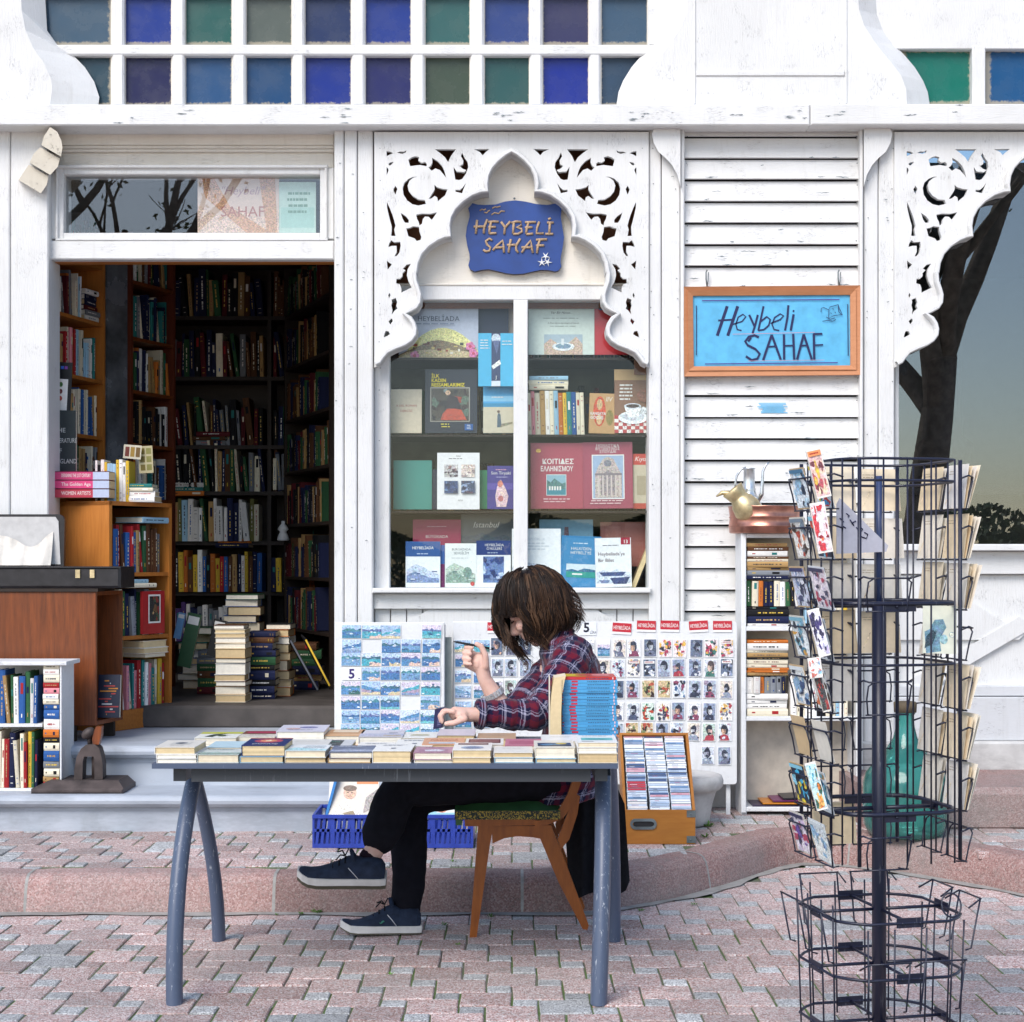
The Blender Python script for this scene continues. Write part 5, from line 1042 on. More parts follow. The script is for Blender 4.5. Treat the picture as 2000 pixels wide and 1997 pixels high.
def d23(s):
    s.rect(0, .83, 1, 1, hexc('c2a070')); s.lines(.12, .5, .74, .055, 5, .024, W_W, rw_); s.poly([(0, .0), (1, .0), (1, .3), (0, .26)], hexc('e9e2dc'))
    for i in range(9):
        for j in range(5):
            if (i + j) % 2 == 0: s.rect(i / 9, .0 + j * .055, (i + 1) / 9, .0 + (j + 1) * .055, hexc('b84a4a'))
    s.oval(.5, .24, .4, .1, hexc('eceff2'), 20); s.oval(.5, .26, .3, .07, hexc('c9ced6'), 18); s.poly([(.26, .42), (.72, .42), (.64, .24), (.36, .24)], hexc('f2f4f6')); s.oval(.49, .42, .23, .045, hexc('d8dce2'), 16); s.oval(.49, .42, .18, .03, hexc('4a3428'), 16); s.oval(.78, .35, .09, .06, hexc('e4e8ec'), 12); s.oval(.8, .58, .2, .1, hexc('8a5a44'))
wb(1556, 500, 1782, 890, '8f6a52', 'brown cover with a white coffee cup on a red checked cloth in the window', d23)
# third row
wb(212, 1055, 446, 1354, '3f8f84', 'plain teal cover on the third window shelf', None, 8.6); wb(445, 1110, 478, 1354, '1e2440', 'narrow navy book between teal cover and white sheet', None, 8.61, .02)
def d7(s): s.text('Adalı', .5, .93, .03, hexc('6a6a6a'), 'C', .25); s.lines(.25, .65, .89, .03, 1, .012, hexc('5a5a5a'), rw_); [pic_scene(s, x, y, x + .32, y + .22, rw_, pal) for (x, y), pal in zip(((.17, .57), (.57, .57), (.17, .28), (.57, .28)), (('b9b4b4', '4a3a4a', 'e2dcd8', '8a6a6a'), ('d8c4bc', 'b08a80', 'e9dcd4', '9a8a8a'), ('3a4e7a', '1f2a4a', '6a86b0', '2a3a6a'), ('3a4666', '5a3a4a', '8fa0c0', '2a2a4a')))]; s.text('ADA', .55, .14, .03, hexc('7a7a7a'), 'C', .14)
wb(478, 1008, 736, 1354, 'eceaea', 'white sheet with four small pictures in the left window light', d7, 8.53, .003)
wb(734, 1115, 784, 1350, '35a06e', 'bright green spine beside the purple cover in the window', None, 8.6, .015)
def d10(s): s.rect(0, .45, 1, .6, hexc('5a4aa0')); s.rect(0, .2, 1, .28, hexc('4a3a86')); s.lines(.3, .8, .9, .05, 1, .02, hexc('d8a0b0'), rw_); s.text('Son Tiryaki', .5, .80, .07, W_W, 'C', .85); s.lines(.3, .8, .73, .05, 1, .016, hexc('b9b4d8'), rw_); s.poly([(.35, .05), (.7, .05), (.78, .3), (.66, .5), (.5, .68), (.36, .5), (.3, .3)], hexc('d8b8c0')); s.oval(.48, .58, .1, .08, hexc('c87868')); s.oval(.58, .4, .12, .1, hexc('e2c4c0')); s.oval(.5, .24, .1, .07, hexc('b86a6a'))
wb(782, 1088, 948, 1352, '3f3486', 'purple paperback with a pale pink figure beside the window mullion', d10)
def d24(s): s.text('ΚΟΙΤΙΔΕΣ', .52, .68, .075, W_W, 'C', .6, 0, .015); s.text('ΕΛΛΗΝΙΣΜΟΥ', .5, .57, .075, W_W, 'C', .62, 0, .015); s.rect(.3, .2, .68, .52, hexc('d8e2e2')); s.rect(.31, .21, .67, .51, hexc('8fb6c4')); s.hill(.31, .67, .21, [.44, .4, .46, .42, .38, .4], hexc('4a7a78')); s.rect(.31, .21, .67, .30, hexc('3f8a9a')); [s.rect(.35 + .05 * k, .28, .38 + .05 * k, .34, W_W) for k in range(5)]; s.oval(.15, .88, .05, .03, hexc('e0b050')); s.lines(.22, .8, .14, .04, 2, .014, hexc('eac8cc'), rw_)
wb(1046, 948, 1366, 1350, 'ab4a5c', 'rose red book with white capitals and a small harbour picture in the right window light', d24)
def d25(s):
    s.text('ΜΟΝΑΣΤΙΚΑ', .5, .925, .04, W_W, 'C', .5); s.text('ΒΥΖΑΝΤΙΝΟΣ', .5, .88, .04, W_W, 'C', .6); s.text('ΣΠΟΥΔΑΙ', .5, .835, .04, W_W, 'C', .4); s.rect(.18, .14, .83, .81, W_W); s.rect(.2, .155, .81, .795, hexc('9fb4d0')); s.poly([(.24, .16), (.78, .16), (.78, .5), (.7, .62), (.62, .74), (.5, .78), (.4, .74), (.3, .62), (.24, .5)], hexc('b9aaa4')); s.poly([(.36, .2), (.66, .2), (.66, .5), (.51, .58), (.36, .5)], hexc('93868a'))
    [s.rect(.3 + .085 * k, .18, .33 + .085 * k, .5, hexc('d2c4be')) for k in range(6)]; s.rect(.24, .5, .78, .53, hexc('8a8086')); s.oval(.5, .68, .08, .05, hexc('7a7a86')); s.lines(.1, .9, .11, .04, 2, .014, hexc('eac8cc'), rw_)
wb(1367, 944, 1670, 1350, 'a2485e', 'rose red book with a framed church front in the right window light', d25, tilt=-.01)
wb(1670, 1015, 1782, 1350, 'c3b8a2', 'cream cover with red bands at the right edge of the third window shelf', lambda s: (s.rect(0, .8, 1, 1, hexc('c2453a')), s.rect(0, 0, 1, .1, hexc('b8483c')), s.text('Kıyısı', .45, .87, .08, W_W, 'C', .8, .3), s.rect(.2, .25, .9, .6, hexc('a89c84'))), 8.575)
# behind the bottom row
wb(330, 1415, 622, 1640, 'b02a5c', 'magenta book half hidden behind the bottom row in the window', lambda s: (s.text('BÜYÜKADA', .5, .5, .08, W_W, 'C', .64), s.lines(.28, .72, .8, .05, 1, .02, hexc('e0a0b8'), rw_)), 8.66)
wb(622, 1380, 950, 1700, '6f7274', 'grey picture book with white italic title behind the bottom row in the window', lambda s: (s.hill(0, 1, 0, [.6, .58, .64, .55, .6, .52], hexc('57616a')), s.text('Istanbul', .22, .74, .11, W_W, 'L', .78, .3)), 8.67)
wb(1100, 1415, 1426, 1640, '86b4cc', 'pale blue book half hidden behind the bottom row in the right window light', lambda s: s.poly([(.45, .4), (.56, .4), (.54, .8), (.47, .8)], hexc('7a5a66')), 8.66); wb(1470, 1430, 1782, 1700, 'a8665c', 'dusty pink book half hidden at the bottom right of the window', lambda s: s.rect(.1, .2, .4, .9, hexc('b8786c')), 8.67)
# bottom row on the window floor
def sketch(s, y1, pal, n=9):
    s.hill(0.03, .97, .1, [y1 * f for f in (.75, .9, 1.0, .92, .85, .7, .62, .55)], hexc(pal[0])); s.hill(.03, .97, .1, [y1 * f for f in (.5, .62, .68, .55, .5, .42, .4, .38)], hexc(pal[1]))
    for k in range(n): x = rw_.uniform(.08, .8); y = .12 + rw_.uniform(0, y1 * .55); s.rect(x, y, x + rw_.uniform(.04, .16), y + rw_.uniform(.008, .03), hexc(pal[2 + k % 2]))
wb(286, 1548, 497, 1827, 'f0f1f4', 'blue-topped white book with a hillside drawing, leftmost of the bottom window row', lambda s: (s.rect(0, .67, 1, 1, hexc('2c5796')), s.text('HEYBELİADA', .5, .83, .06, W_W, 'C', .62, 0, .01), s.lines(.32, .68, .72, .05, 1, .02, hexc('b9c8e0'), rw_), sketch(s, .5, ('c0cbe0', '7d90b8', '4a5f92', 'e6eaf2'))), 8.54, .016)
wb(495, 1570, 524, 1827, '7a2a66', 'narrow magenta and blue book in the bottom window row', lambda s: s.rect(0, .55, 1, 1, hexc('3a66b0')), 8.56, .02)
wb(525, 1560, 716, 1827, 'eef0ee', 'white book with a grey green seaside drawing, second whole cover of the bottom window row', lambda s: (s.text('BURGAZADA', .52, .84, .05, hexc('5a6a70'), 'C', .72), s.text('SEVGİLİM', .52, .75, .055, hexc('5a6a70'), 'C', .66), s.lines(.2, .8, .66, .05, 1, .01, hexc('a0aab0'), rw_), sketch(s, .55, ('b8c6b8', '8aa294', '5f7a78', 'dfe6e0')), s.oval(.72, .34, .14, .12, hexc('7a948a')), s.oval(.88, .08, .07, .05, hexc('c8504a'))), 8.54, .014)
wb(716, 1543, 926, 1827, 'f0f1f3', 'navy-topped book with a navy street picture, left of the mullion in the bottom window row', lambda s: (s.rect(0, .69, 1, 1, hexc('243a78')), s.text('HEYBELİADA', .52, .88, .055, W_W, 'C', .55), s.text('ÖYKÜLERİ', .52, .80, .055, W_W, 'C', .45), s.lines(.3, .7, .73, .04, 1, .016, hexc('b9c4dc'), rw_), pic_scene(s, .2, .1, .8, .66, rw_, ('5f78ac', '243a78', '1f2f66', 'b9c6e0', '243a78'))), 8.54, .016)
wb(932, 1470, 1230, 1827, 'eff1f4', 'large white book with faint grey title behind the person in the bottom window row', lambda s: (s.text('ÖZGÜRLÜK', .5, .80, .04, hexc('c3ccd6'), 'C', .5), s.lines(.25, .8, .74, .05, 3, .02, hexc('cfd6de'), rw_), s.oval(.3, .32, .3, .1, hexc('c3cad6'))), 8.54, .016)
wb(1222, 1510, 1466, 1827, '3a82b4', 'blue book with a small sea picture in the bottom row right of the mullion', lambda s: (s.rect(.07, .04, .93, .96, hexc('478cbc')), s.lines(.3, .7, .85, .05, 1, .018, hexc('d2e4f0'), rw_), s.text("HALKI'DEN", .5, .73, .055, W_W, 'C', .55), s.text("HEYBELİ'YE", .5, .65, .055, W_W, 'C', .6), s.rect(.15, .2, .88, .46, hexc('d8e4ea')), s.hill(.15, .88, .2, [.34, .36, .33, .38, .37, .35], hexc('2f6a8a')), s.rect(.15, .2, .88, .31, hexc('3a9a8e')), s.rect(.3, .25, .55, .28, W_W)), 8.54, .016, tilt=.04)
wb(1442, 1528, 1662, 1827, 'f0f1f3', 'white book with red corner badge and rowing boats in the bottom window row', lambda s: (s.rect(.72, .86, .98, 1, hexc('a8283e')), s.text('13', .85, .885, .07, W_W, 'C', .18, 0, .02), s.lines(.2, .66, .84, .05, 1, .014, hexc('6a6a7a'), rw_), s.text("Heybeliada'ya", .08, .64, .07, hexc('5a3a48'), 'L', .86), s.text('Bir Bilet', .08, .51, .07, hexc('5a3a48'), 'L', .5), s.hill(.03, .97, .08, [.3, .34, .3, .36, .3, .28], hexc('ccd4e2')), s.poly([(.1, .3), (.85, .3), (.75, .22), (.2, .22)], hexc('3a4a7a')), s.poly([(.4, .18), (.95, .2), (.85, .06), (.5, .06)], hexc('34406e')), s.poly([(.1, .14), (.4, .14), (.35, .08), (.15, .08)], hexc('6a7aa0'))), 8.535, .016, tilt=-.02)
m = MB(); a, b = P(*z6((1655, 1827)), 8.56), P(*z6((1765, 1555)), 8.6); u = (b - a); m.obox(a, u, Vector((.025, 0, 0)), Vector((0, .14, 0)), PAGE[1]); m.obox(a + Vector((.027, 0, 0)), u, Vector((.006, 0, 0)), Vector((0, .14, 0)), hexc('15151a')); tag(m.build('book', M_PAPER), 'dark book leaning with its pages out at the right end of the bottom window row', 'book')
# dark spines dimly seen at the back of the display
dm = DIM
for z in (Z(848, 8.54), Z(699, 8.54) + .002, Z(997, 8.54)): shelf_row(Vector((-.66, 8.80, z + .002)), FX, -FY, 1.36, .2, .28, .15, rng, ['brown', 'maroon', 'black', 'green', 'tan', 'brown'], '', '', False, dm, .02, .04)
stuff(tag(DIM.build('book', M_PAPER), 'dim further books on the shadowed shelves and floor inside the shop', 'books'))
# dark dummy furniture behind the right-hand window: a tall dresser with a curved crest
rm = thing('dresser', 'dark wooden dresser dimly seen through the right-hand window', 'dresser', (2.3, 9.1, .6))
m = MB(); m.box(2.05, 9.2, .6, 2.95, 9.6, 1.75); m.build('body', M_DARKW, rm); m = MB(); m.box(1.98, 9.15, 1.75, 3.0, 9.62, 1.80); m.build('top', M_DARKW, rm)
m = MB(); m.lathe(2.42, 9.3, [(.16, 1.80), (.17, 1.83), (.12, 1.88), (.15, 1.98), (.16, 2.03), (.10, 2.08), (.09, 2.5), (.06, 2.52)], 16); m.build('turned_lamp_base', M_DARKW, rm)

# ================================================================== TABLE AND ITS BOOKS
TZ = .75
tb = thing('book_table', 'long slate blue steel table with curved legs covered in second-hand books', 'table', (-.38, 5.65, 0))
NLc, NRc, FRc, FLc = (-1.138, 5.25), (.335, 5.25), (.385, 6.05), (-1.115, 6.05)
m = MB(); q = [NLc, NRc, FRc, FLc]; lo_ = [(x, y, TZ - .014) for x, y in q]; m.hexa([*[(x, y, TZ - .016) for x, y in q], *[(x, y, TZ) for x, y in q]]); m.build('table_top', M_TABLE, tb)
m = MB(); m.box(-1.02, 5.285, TZ - .062, .25, 5.31, TZ - .018); m.build('apron', M_APRON, tb)
m = MB(); m.box(-1.02, 5.98, TZ - .062, .30, 6.005, TZ - .018); m.build('apron', M_APRON, tb)
for x in (-1.06, .285): m = MB(); m.box(x - .02, 5.30, TZ - .062, x + .02, 6.0, TZ - .020); m.build('end_rail', M_APRON, tb)
def leg(pts, wx, wy):
    m = MB(); n = 10; rings = []
    P4 = [Vector(p) for p in pts]
    for i in range(13):
        f = i / 12; a, b, c_, d_ = P4; p = a * (1 - f) ** 3 + b * 3 * f * (1 - f) ** 2 + c_ * 3 * f * f * (1 - f) + d_ * f ** 3
        rings.append([(p.x + wx * math.cos(2 * math.pi * k / n), p.y + wy * math.sin(2 * math.pi * k / n), p.z) for k in range(n)])
    vs_ = [v for r in rings for v in r]; m.raw(vs_, [(i * n + k, i * n + (k + 1) % n, (i + 1) * n + (k + 1) % n, (i + 1) * n + k) for i in range(12) for k in range(n)], smooth=True); m.raw(rings[0], [tuple(range(n))]); m.raw(rings[-1], [tuple(range(n))]); m.build('leg', M_TABLE, tb, True)
leg([(-1.05, 5.60, .73), (-1.062, 5.36, .58), (-1.075, 5.26, .3), (-1.06, 5.22, 0)], .027, .036)
leg([(-1.125, 5.74, .73), (-1.12, 5.95, .58), (-1.07, 6.04, .3), (-1.072, 6.08, 0)], .025, .034)
leg([(.305, 5.60, .73), (.298, 5.36, .58), (.285, 5.26, .3), (.272, 5.22, 0)], .027, .036)
leg([(.335, 5.74, .73), (.355, 5.95, .58), (.375, 6.04, .3), (.372, 6.08, 0)], .025, .034)
for x in (-1.072, .31): m = MB(); m.hexa([(x - .012, 5.42, .69), (x + .012, 5.42, .69), (x + .012, 5.9, .69), (x - .012, 5.9, .69), (x - .012, 5.46, .73), (x + .012, 5.46, .73), (x + .012, 5.86, .73), (x - .012, 5.86, .73)]); m.build('gusset', M_APRON, tb)
# flat piles: the top book of a pile carries a printed cover
rt = random.Random(8)
def tpile(x0, x1, y0, dep, ths, cov, cname, where, draw, yaw=0.0, lower=None):
    """ths: thickness of each book from the bottom up; long side runs back, head towards the camera"""
    z = TZ + .0005; w = x1 - x0
    for k, t in enumerate(ths):
        top = k == len(ths) - 1; m = MB(); jx, jy = (rt.uniform(-.004, .004), rt.uniform(-.004, .006)); a = yaw + rt.uniform(-.02, .02)
        ex = Vector((math.cos(a), math.sin(a), 0)); ey = Vector((-math.sin(a), math.cos(a), 0)); o = Vector((x0 + jx, y0 + jy, z))
        c = cov if top else (hexc(lower) if lower else vary(rt.choice([CD['white'], CD['cream'], CD['tan'], CD['pale blue']]), rt))
        o_top = o + UP * (t - .0016)
        m.obox(o, ex * w, ey * dep, UP * .0016, c); m.obox(o_top, ex * w, ey * dep, UP * .0016, c); m.obox(o + UP * .0012, ex * .002, ey * dep, UP * (t - .0024), c)
        sh = Sheet(m, o + UP * t, ex, ey, w, dep)
        if draw and top: draw(sh)
        ob = tag(m.build('book', M_GLOSS), (f'{cname} {where}' if top else f'{ORD[k]} from table, lying under the {cname}') if len(ths) > 1 else f'{cname} {where}', 'book', 'second-hand books laid out on the table')
        pc = rt.choice(PAGE); nl = max(2, int(t / .006)); m2 = MB(); zz = 0; tt = t - .0034
        for q_ in range(nl):       # page block in slightly uneven gatherings
            e = rt.uniform(0, .0016); m2.obox(o + UP * (.0017 + tt * q_ / nl) + ex * .003 + ey * (.002 + e), ex * (w - .005 - rt.uniform(0, .001)), ey * (dep - .006), UP * (tt / nl), vary(pc, rt, .08))
        m2.build('page_block', M_PAPER, ob); z += t + .0005
def fr(px): return (px - 1000) / 616.5        # front row: table x from photo column
D_ = lambda *a: None
fy = 5.262
def cv_emblem(s): s.rect(.25, .35, .75, .75, hexc('dad7cf')); s.oval(.5, .55, .16, .13, hexc('8a8d94')); s.oval(.5, .55, .09, .08, hexc('4a4e58')); s.lines(.3, .7, .2, .05, 1, .02, hexc('a0a0a0'), rt)
def cv_green(s): s.hill(0, 1, 0, [.5, .42, .5, .36, .46, .4], hexc('b9c9c0')); s.hill(0, 1, 0, [.2, .3, .24, .32, .2, .26], hexc('93aaa0')); s.lines(.1, .9, .85, .1, 2, .03, hexc('6a7a74'), rt)
def cv_burst(s): s.rect(0, 0, 1, 1, hexc('26366e')); s.oval(.5, .62, .34, .26, hexc('b0405a'), 14); s.oval(.5, .62, .2, .16, hexc('e0906a'), 12); s.oval(.5, .62, .08, .07, hexc('f0e0c0')); s.text('DÖNÜŞ', .5, .12, .12, W_W, 'C', .6); s.rect(0, .9, 1, .96, hexc('c03a4a'))
def cv_aqua(s): s.hill(0, 1, 0, [.3, .5, .42, .36, .3, .25], hexc('b4dade')); s.text('Kıyıda', .62, .45, .12, hexc('7a94a8'), 'C', .6, .3); s.lines(.4, .95, .75, .1, 2, .03, hexc('9ab0bc'), rt)
def cv_slate(s): s.rect(0, 0, 1, 1, hexc('5a6684')); s.hill(0, 1, 0, [.4, .3, .5, .36, .44, .3], hexc('7d88a4')); s.hill(0, 1, .1, [.2, .28, .18, .3, .22, .2], hexc('a4adc2')); s.lines(.1, .9, .85, .1, 2, .04, hexc('c9d0de'), rt)
def cv_white(s): s.lines(.15, .85, .82, .08, 2, .035, hexc('8a8f9c'), rt); s.oval(.5, .35, .07, .06, hexc('5a5f72')); s.oval(.5, .35, .035, .03, hexc('b9bcc8'))
def cv_pink(s): s.rect(0, 0, 1, 1, hexc('b98a9c')); s.rect(.12, .1, .88, .62, hexc('a8788e')); s.poly([(.3, .2), (.7, .2), (.82, .42), (.55, .55), (.25, .45)], hexc('d8d0d8')); s.text('Mercan', .5, .78, .09, hexc('6a3a4c'), 'C', .5)
def cv_oval(s): s.rect(.1, .7, .9, .92, hexc('6a3a3e')); s.rect(.13, .73, .87, .89, hexc('8f6a66')); s.oval(.5, .32, .3, .18, hexc('9aa6bc'), 14); s.oval(.5, .32, .2, .11, hexc('6a7a9a'))
def cv_plain(s): s.lines(.2, .8, .7, .1, 2, .02, hexc('d2cdc4'), rt)
def cv_paint(s): s.rect(.08, .15, .92, .62, hexc('2a4468')); s.oval(.4, .35, .26, .14, hexc('3a7aa0')); s.oval(.68, .48, .14, .1, hexc('c9b04a')); s.hill(.08, .92, .15, [.25, .2, .3, .22, .28], hexc('1d2c44'))
def cv_teal(s): s.rect(.1, .3, .9, .62, hexc('6fc0bc')); s.oval(.5, .45, .3, .1, hexc('4a9c9c')); s.lines(.1, .9, .85, .1, 1, .03, hexc('9aa0a4'), rt); s.rect(.1, .1, .4, .15, hexc('c0c4c4'))
def cv_bw(s): s.rect(.1, .15, .6, .6, hexc('2b2e38')); s.oval(.35, .4, .12, .12, hexc('d2cfc8')); s.lines(.5, .95, .8, .1, 2, .04, hexc('5a5e68'), rt)
def cv_dark(s): s.rect(0, 0, 1, 1, hexc('c9cacc')); s.rect(0, .1, .75, .9, hexc('1f2730')); s.text('Moskova', .38, .62, .16, hexc('4aa08a'), 'C', .6, .2); s.lines(.1, .7, .35, .1, 2, .04, hexc('8a9a9a'), rt)
def cv_orange(s): s.rect(0, 0, 1, 1, hexc('dca27a')); s.text('FARSÇA', .5, .55, .2, hexc('b0503a'), 'C', .7, .1); s.rect(.15, .12, .8, .35, hexc('c9ccd4'))
def cv_frame(s): s.rect(.08, .2, .92, .85, hexc('6a3236')); s.rect(.12, .27, .88, .78, hexc('8a5a58'))
def cv_rose(s): s.rect(0, 0, 1, 1, hexc('c97f92')); s.rect(.1, .2, .9, .7, hexc('b8687e'))
def cv_lilac(s): s.rect(0, 0, 1, 1, hexc('d9d6e2')); s.oval(.6, .6, .2, .14, hexc('7a7ca8')); s.oval(.3, .4, .16, .12, hexc('c9a8a4')); s.lines(.2, .9, .2, .1, 1, .04, hexc('8a88a0'), rt)
def cv_palm(s): s.rect(0, .7, 1, 1, hexc('c8c848')); s.poly([(.2, .2), (.35, .6), (.7, .75), (.5, .5), (.8, .45), (.45, .35), (.4, .1)], hexc('26382c')); s.oval(.6, .3, .1, .08, hexc('3a5a3a'))
def cv_redband(s): s.rect(0, .45, 1, 1, hexc('7a4436')); s.rect(.1, .6, .9, .88, hexc('b0385a')); s.lines(.2, .8, .25, .1, 1, .05, hexc('a89a8a'), rt)
def cv_ochre(s): s.rect(0, .35, 1, 1, hexc('d9a878')); s.rect(.08, .45, .92, .92, hexc('c08a58')); s.rect(.15, .52, .85, .86, hexc('e8d2b4'))
def cv_greyl(s): s.rect(0, 0, 1, 1, hexc('cfcbd4')); s.hill(0, 1, .1, [.4, .46, .42, .5, .44, .4], hexc('aeb0c4')); s.rect(.55, .12, .95, .22, hexc('b9a47c')); s.rect(.65, .5, .85, .56, hexc('4a5a78'))
def cv_small(s): s.rect(.25, .35, .78, .6, hexc('cfcdb4')); s.rect(.3, .4, .73, .55, hexc('b9b08c'))
front = [(304, 384, [.014, .013, .022], 'e9e4da', 'white paperback with a grey emblem', 'at the left front corner of the table', cv_emblem, .20), (386, 468, [.026], 'dfe6e0', 'pale green landscape paperback', 'right of the emblem book at the table front', cv_green, .16), (470, 556, [.020, .034], '26366e', 'dark blue paperback with a fiery burst', 'in the left front row of the table', cv_burst, .21),
 (558, 639, [.016, .022], 'eef1f0', 'white and aqua paperback', 'right of the fiery dark blue one at the table front', cv_aqua, .17), (641, 726, [.014, .020], '5a6684', 'slate blue landscape paperback', 'at the table front below the upright postcard stand', cv_slate, .18), (728, 805, [.038], 'f0eee8', 'white paperback with one small blue flower mark', 'at middle of the table front', cv_white, .20),
 (807, 883, [.010, .022], 'b98a9c', 'dusty pink paperback with a pale figure', 'at the middle of the table front', cv_pink, .16), (885, 962, [.016, .024], 'efebe4', 'white paperback with a slate oval picture', 'right of the dusty pink one', cv_oval, .21), (965, 1043, [.016, .016], 'eeeae0', 'plain white curled paperback', 'right of the slate oval one at the table front', cv_plain, .17),
 (1045, 1125, [.014, .034], 'e9e4d6', 'cream paperback with a dark blue night picture', 'second from right at table front', cv_paint, .20), (1127, 1206, [.030, .018, .016], 'f0f0ec', 'white paperback with a turquoise picture', 'at the right front corner of the table', cv_teal, .21)]
for a, b, ths, c, cn, wh, dr, dep in front: tpile(fr(a), fr(b) - .002, fy + rt.uniform(0, .006), dep, ths, hexc(c), cn, wh, dr, lower='dcc6a4' if a in (885,) else None)
def sr(px, d): return (px - 1000) * d / FPX
second = [(402, 470, 5.49, [.024], 'c3dde6', 'pale blue paperback', 'behind the emblem book on the table', D_, .18), (472, 540, 5.49, [.022], 'eeece6', 'white paperback with a black figure', 'left in the middle row', cv_bw, .19), (548, 640, 5.50, [.030], 'dcdad4', 'grey-edged paperback', 'behind the fiery dark blue book', cv_plain, .18), (596, 686, 5.47, [.028], 'c9cacc', 'dark paperback with a green title', 'in the middle row behind the slate blue one', cv_dark, .21),
 (690, 762, 5.46, [.022], 'efece6', 'white faint-titled paperback', 'in the middle row behind the small flower mark book', cv_white, .2), (770, 845, 5.44, [.034], 'f0ede6', 'white paperback with grey heading', 'in the middle row behind the dusty pink one', cv_white, .2), (826, 908, 5.46, [.036], 'dca27a', 'orange paperback with red title', 'in the middle row of the table', cv_orange, .2), (910, 985, 5.49, [.034], 'f0ece4', 'white paperback with dark red framed picture', 'in middle row left of the rose cover', cv_frame, .18), (985, 1058, 5.45, [.034], 'c97f92', 'rose pink paperback', 'in the middle row before the forearm', cv_rose, .2), (1060, 1136, 5.49, [.044], 'f2f0ec', 'plain white thick paperback', 'before the blue magazine stack', cv_plain, .2)]
for a, b, y, ths, c, cn, wh, dr, dep in second: tpile(sr(a, y), sr(b, y), y, dep, ths, hexc(c), cn, wh, dr if dr is not D_ else None)
third = [(380, 462, 5.72, [.030], 'ecebe2', 'white paperback with yellow top and green leaves', 'at left of back row', cv_palm, .18), (467, 538, 5.72, [.034], 'd9d2c6', 'brown and crimson banded paperback', 'second from left in the back row', cv_redband, .18), (540, 634, 5.74, [.05], 'd9d6e2', 'lilac white paperback with blue shapes', 'in the back row by the door', cv_lilac, .22), (632, 704, 5.76, [.034], 'd9a878', 'ochre framed paperback', 'in the back row before the postcard stand', cv_ochre, .2), (700, 786, 5.72, [.034], 'cfcbd4', 'pale grey lilac paperback', 'in the back row before the postcard stand', cv_greyl, .22), (782, 852, 5.72, [.030], 'eceae2', 'white paperback with a small olive picture', 'in the back row left of the resting hand', cv_small, .2), (852, 926, 5.70, [.042], 'd0c9d2', 'lilac grey book', 'in the back row under the resting hand', None, .2), (932, 1008, 5.72, [.026], 'caa98a', 'tan covered book', 'in the back row under the plaid sleeve', cv_plain, .2)]
for a, b, y, ths, c, cn, wh, dr, dep in third: tpile(sr(a, y), sr(b, y), y, dep, ths, hexc(c), cn, wh, dr)
# stack of blue-spined magazines and one paperback on end
rb = random.Random(12); dM = 5.82; x0, x1 = X(1092, dM), X(1205, dM); z = TZ + .001; n = 21; ht = (Z(1322, dM) - z) / n
for k in range(n):
    m = MB(); j = rb.uniform(-.004, .004); jy = rb.uniform(-.004, .004); o = Vector((x0 + j, dM + jy, z)); bl = vary(hexc('4f9fd0'), rb, .10); top = k == n - 1
    m.obox(o + UP * .0008, FX * (x1 - x0), FY * .16, UP * (ht - .0018), PAGE[4]); m.obox(o - FY * .0012, FX * (x1 - x0), FY * .0014, UP * (ht - .0008), bl if not top else hexc('c0342e')); m.obox(o + UP * (ht - .0012), FX * (x1 - x0), FY * .16, UP * .0007, bl if not top else hexc('c8423a'))
    sh = Sheet(m, o - FY * .0013, FX, UP, x1 - x0, ht)
    sh.rect(.19 + .004 * (k % 5), .2, .30 + .004 * (k % 5), .8, hexc('c8304a')); sh.rect(.04, .3, .07, .7, hexc('b0405a')); l = sh.nx(); q_ = .48
    while q_ < .86: sh.poly([(q_, .35), (q_ + .018, .35), (q_ + .018, .62), (q_, .62)], hexc('27476a'), l); q_ += rb.uniform(.026, .034)
    sh.rect(.935, .15, .955, .85, hexc('e8c4cc'))
    if top:
        sh = Sheet(m, o + UP * (ht - .0004), FX, FY, x1 - x0, .16); sh.rect(.1, .1, .5, .9, hexc('d8c030')); sh.oval(.5, .5, .2, .3, hexc('b83a2a')); sh.rect(.6, .2, .9, .8, hexc('d87a7a'))
    tag(m.build('magazine', M_GLOSS), 'red-covered magazine on top of the blue stack at the right of the table' if top else f'blue-spined magazine, {ORD[k]} from bottom of the stack at right of table', 'magazine', 'stacked magazines on the table'); z += ht
m = MB(); o = Vector((X(1074, 5.8), 5.78, TZ + .001)); n = 8; prev = None
for k in range(n + 1):
    f = k / n; b_ = .012 * f ** 4; zz = f * .232; row = [(o.x + b_ * 1.2, o.y, o.z + zz), (o.x + .040 - .004 * f + b_ * 1.6, o.y, o.z + zz + b_ * .6), (o.x + .040 - .004 * f + b_ * 1.6, o.y + .13, o.z + zz + b_ * .6), (o.x + b_ * 1.2, o.y + .13, o.z + zz)]
    if prev: m.raw(prev + row, [(0, 1, 5, 4), (1, 2, 6, 5), (2, 3, 7, 6), (3, 0, 4, 7)], PAGE[1])
    else: m.raw(row, [(3, 2, 1, 0)], PAGE[1])
    prev = row
m.raw(prev, [(0, 1, 2, 3)], PAGE[0]); m.obox(o - FX * .002, FX * .0018, FY * .13, UP * .235, PAGE[2]); m.obox(o + FX * .041, FX * .0018, FY * .13, UP * .225, CD['black']); tag(m.build('book', M_PAPER), 'yellowed paperback standing on end left of the blue magazine stack', 'book')

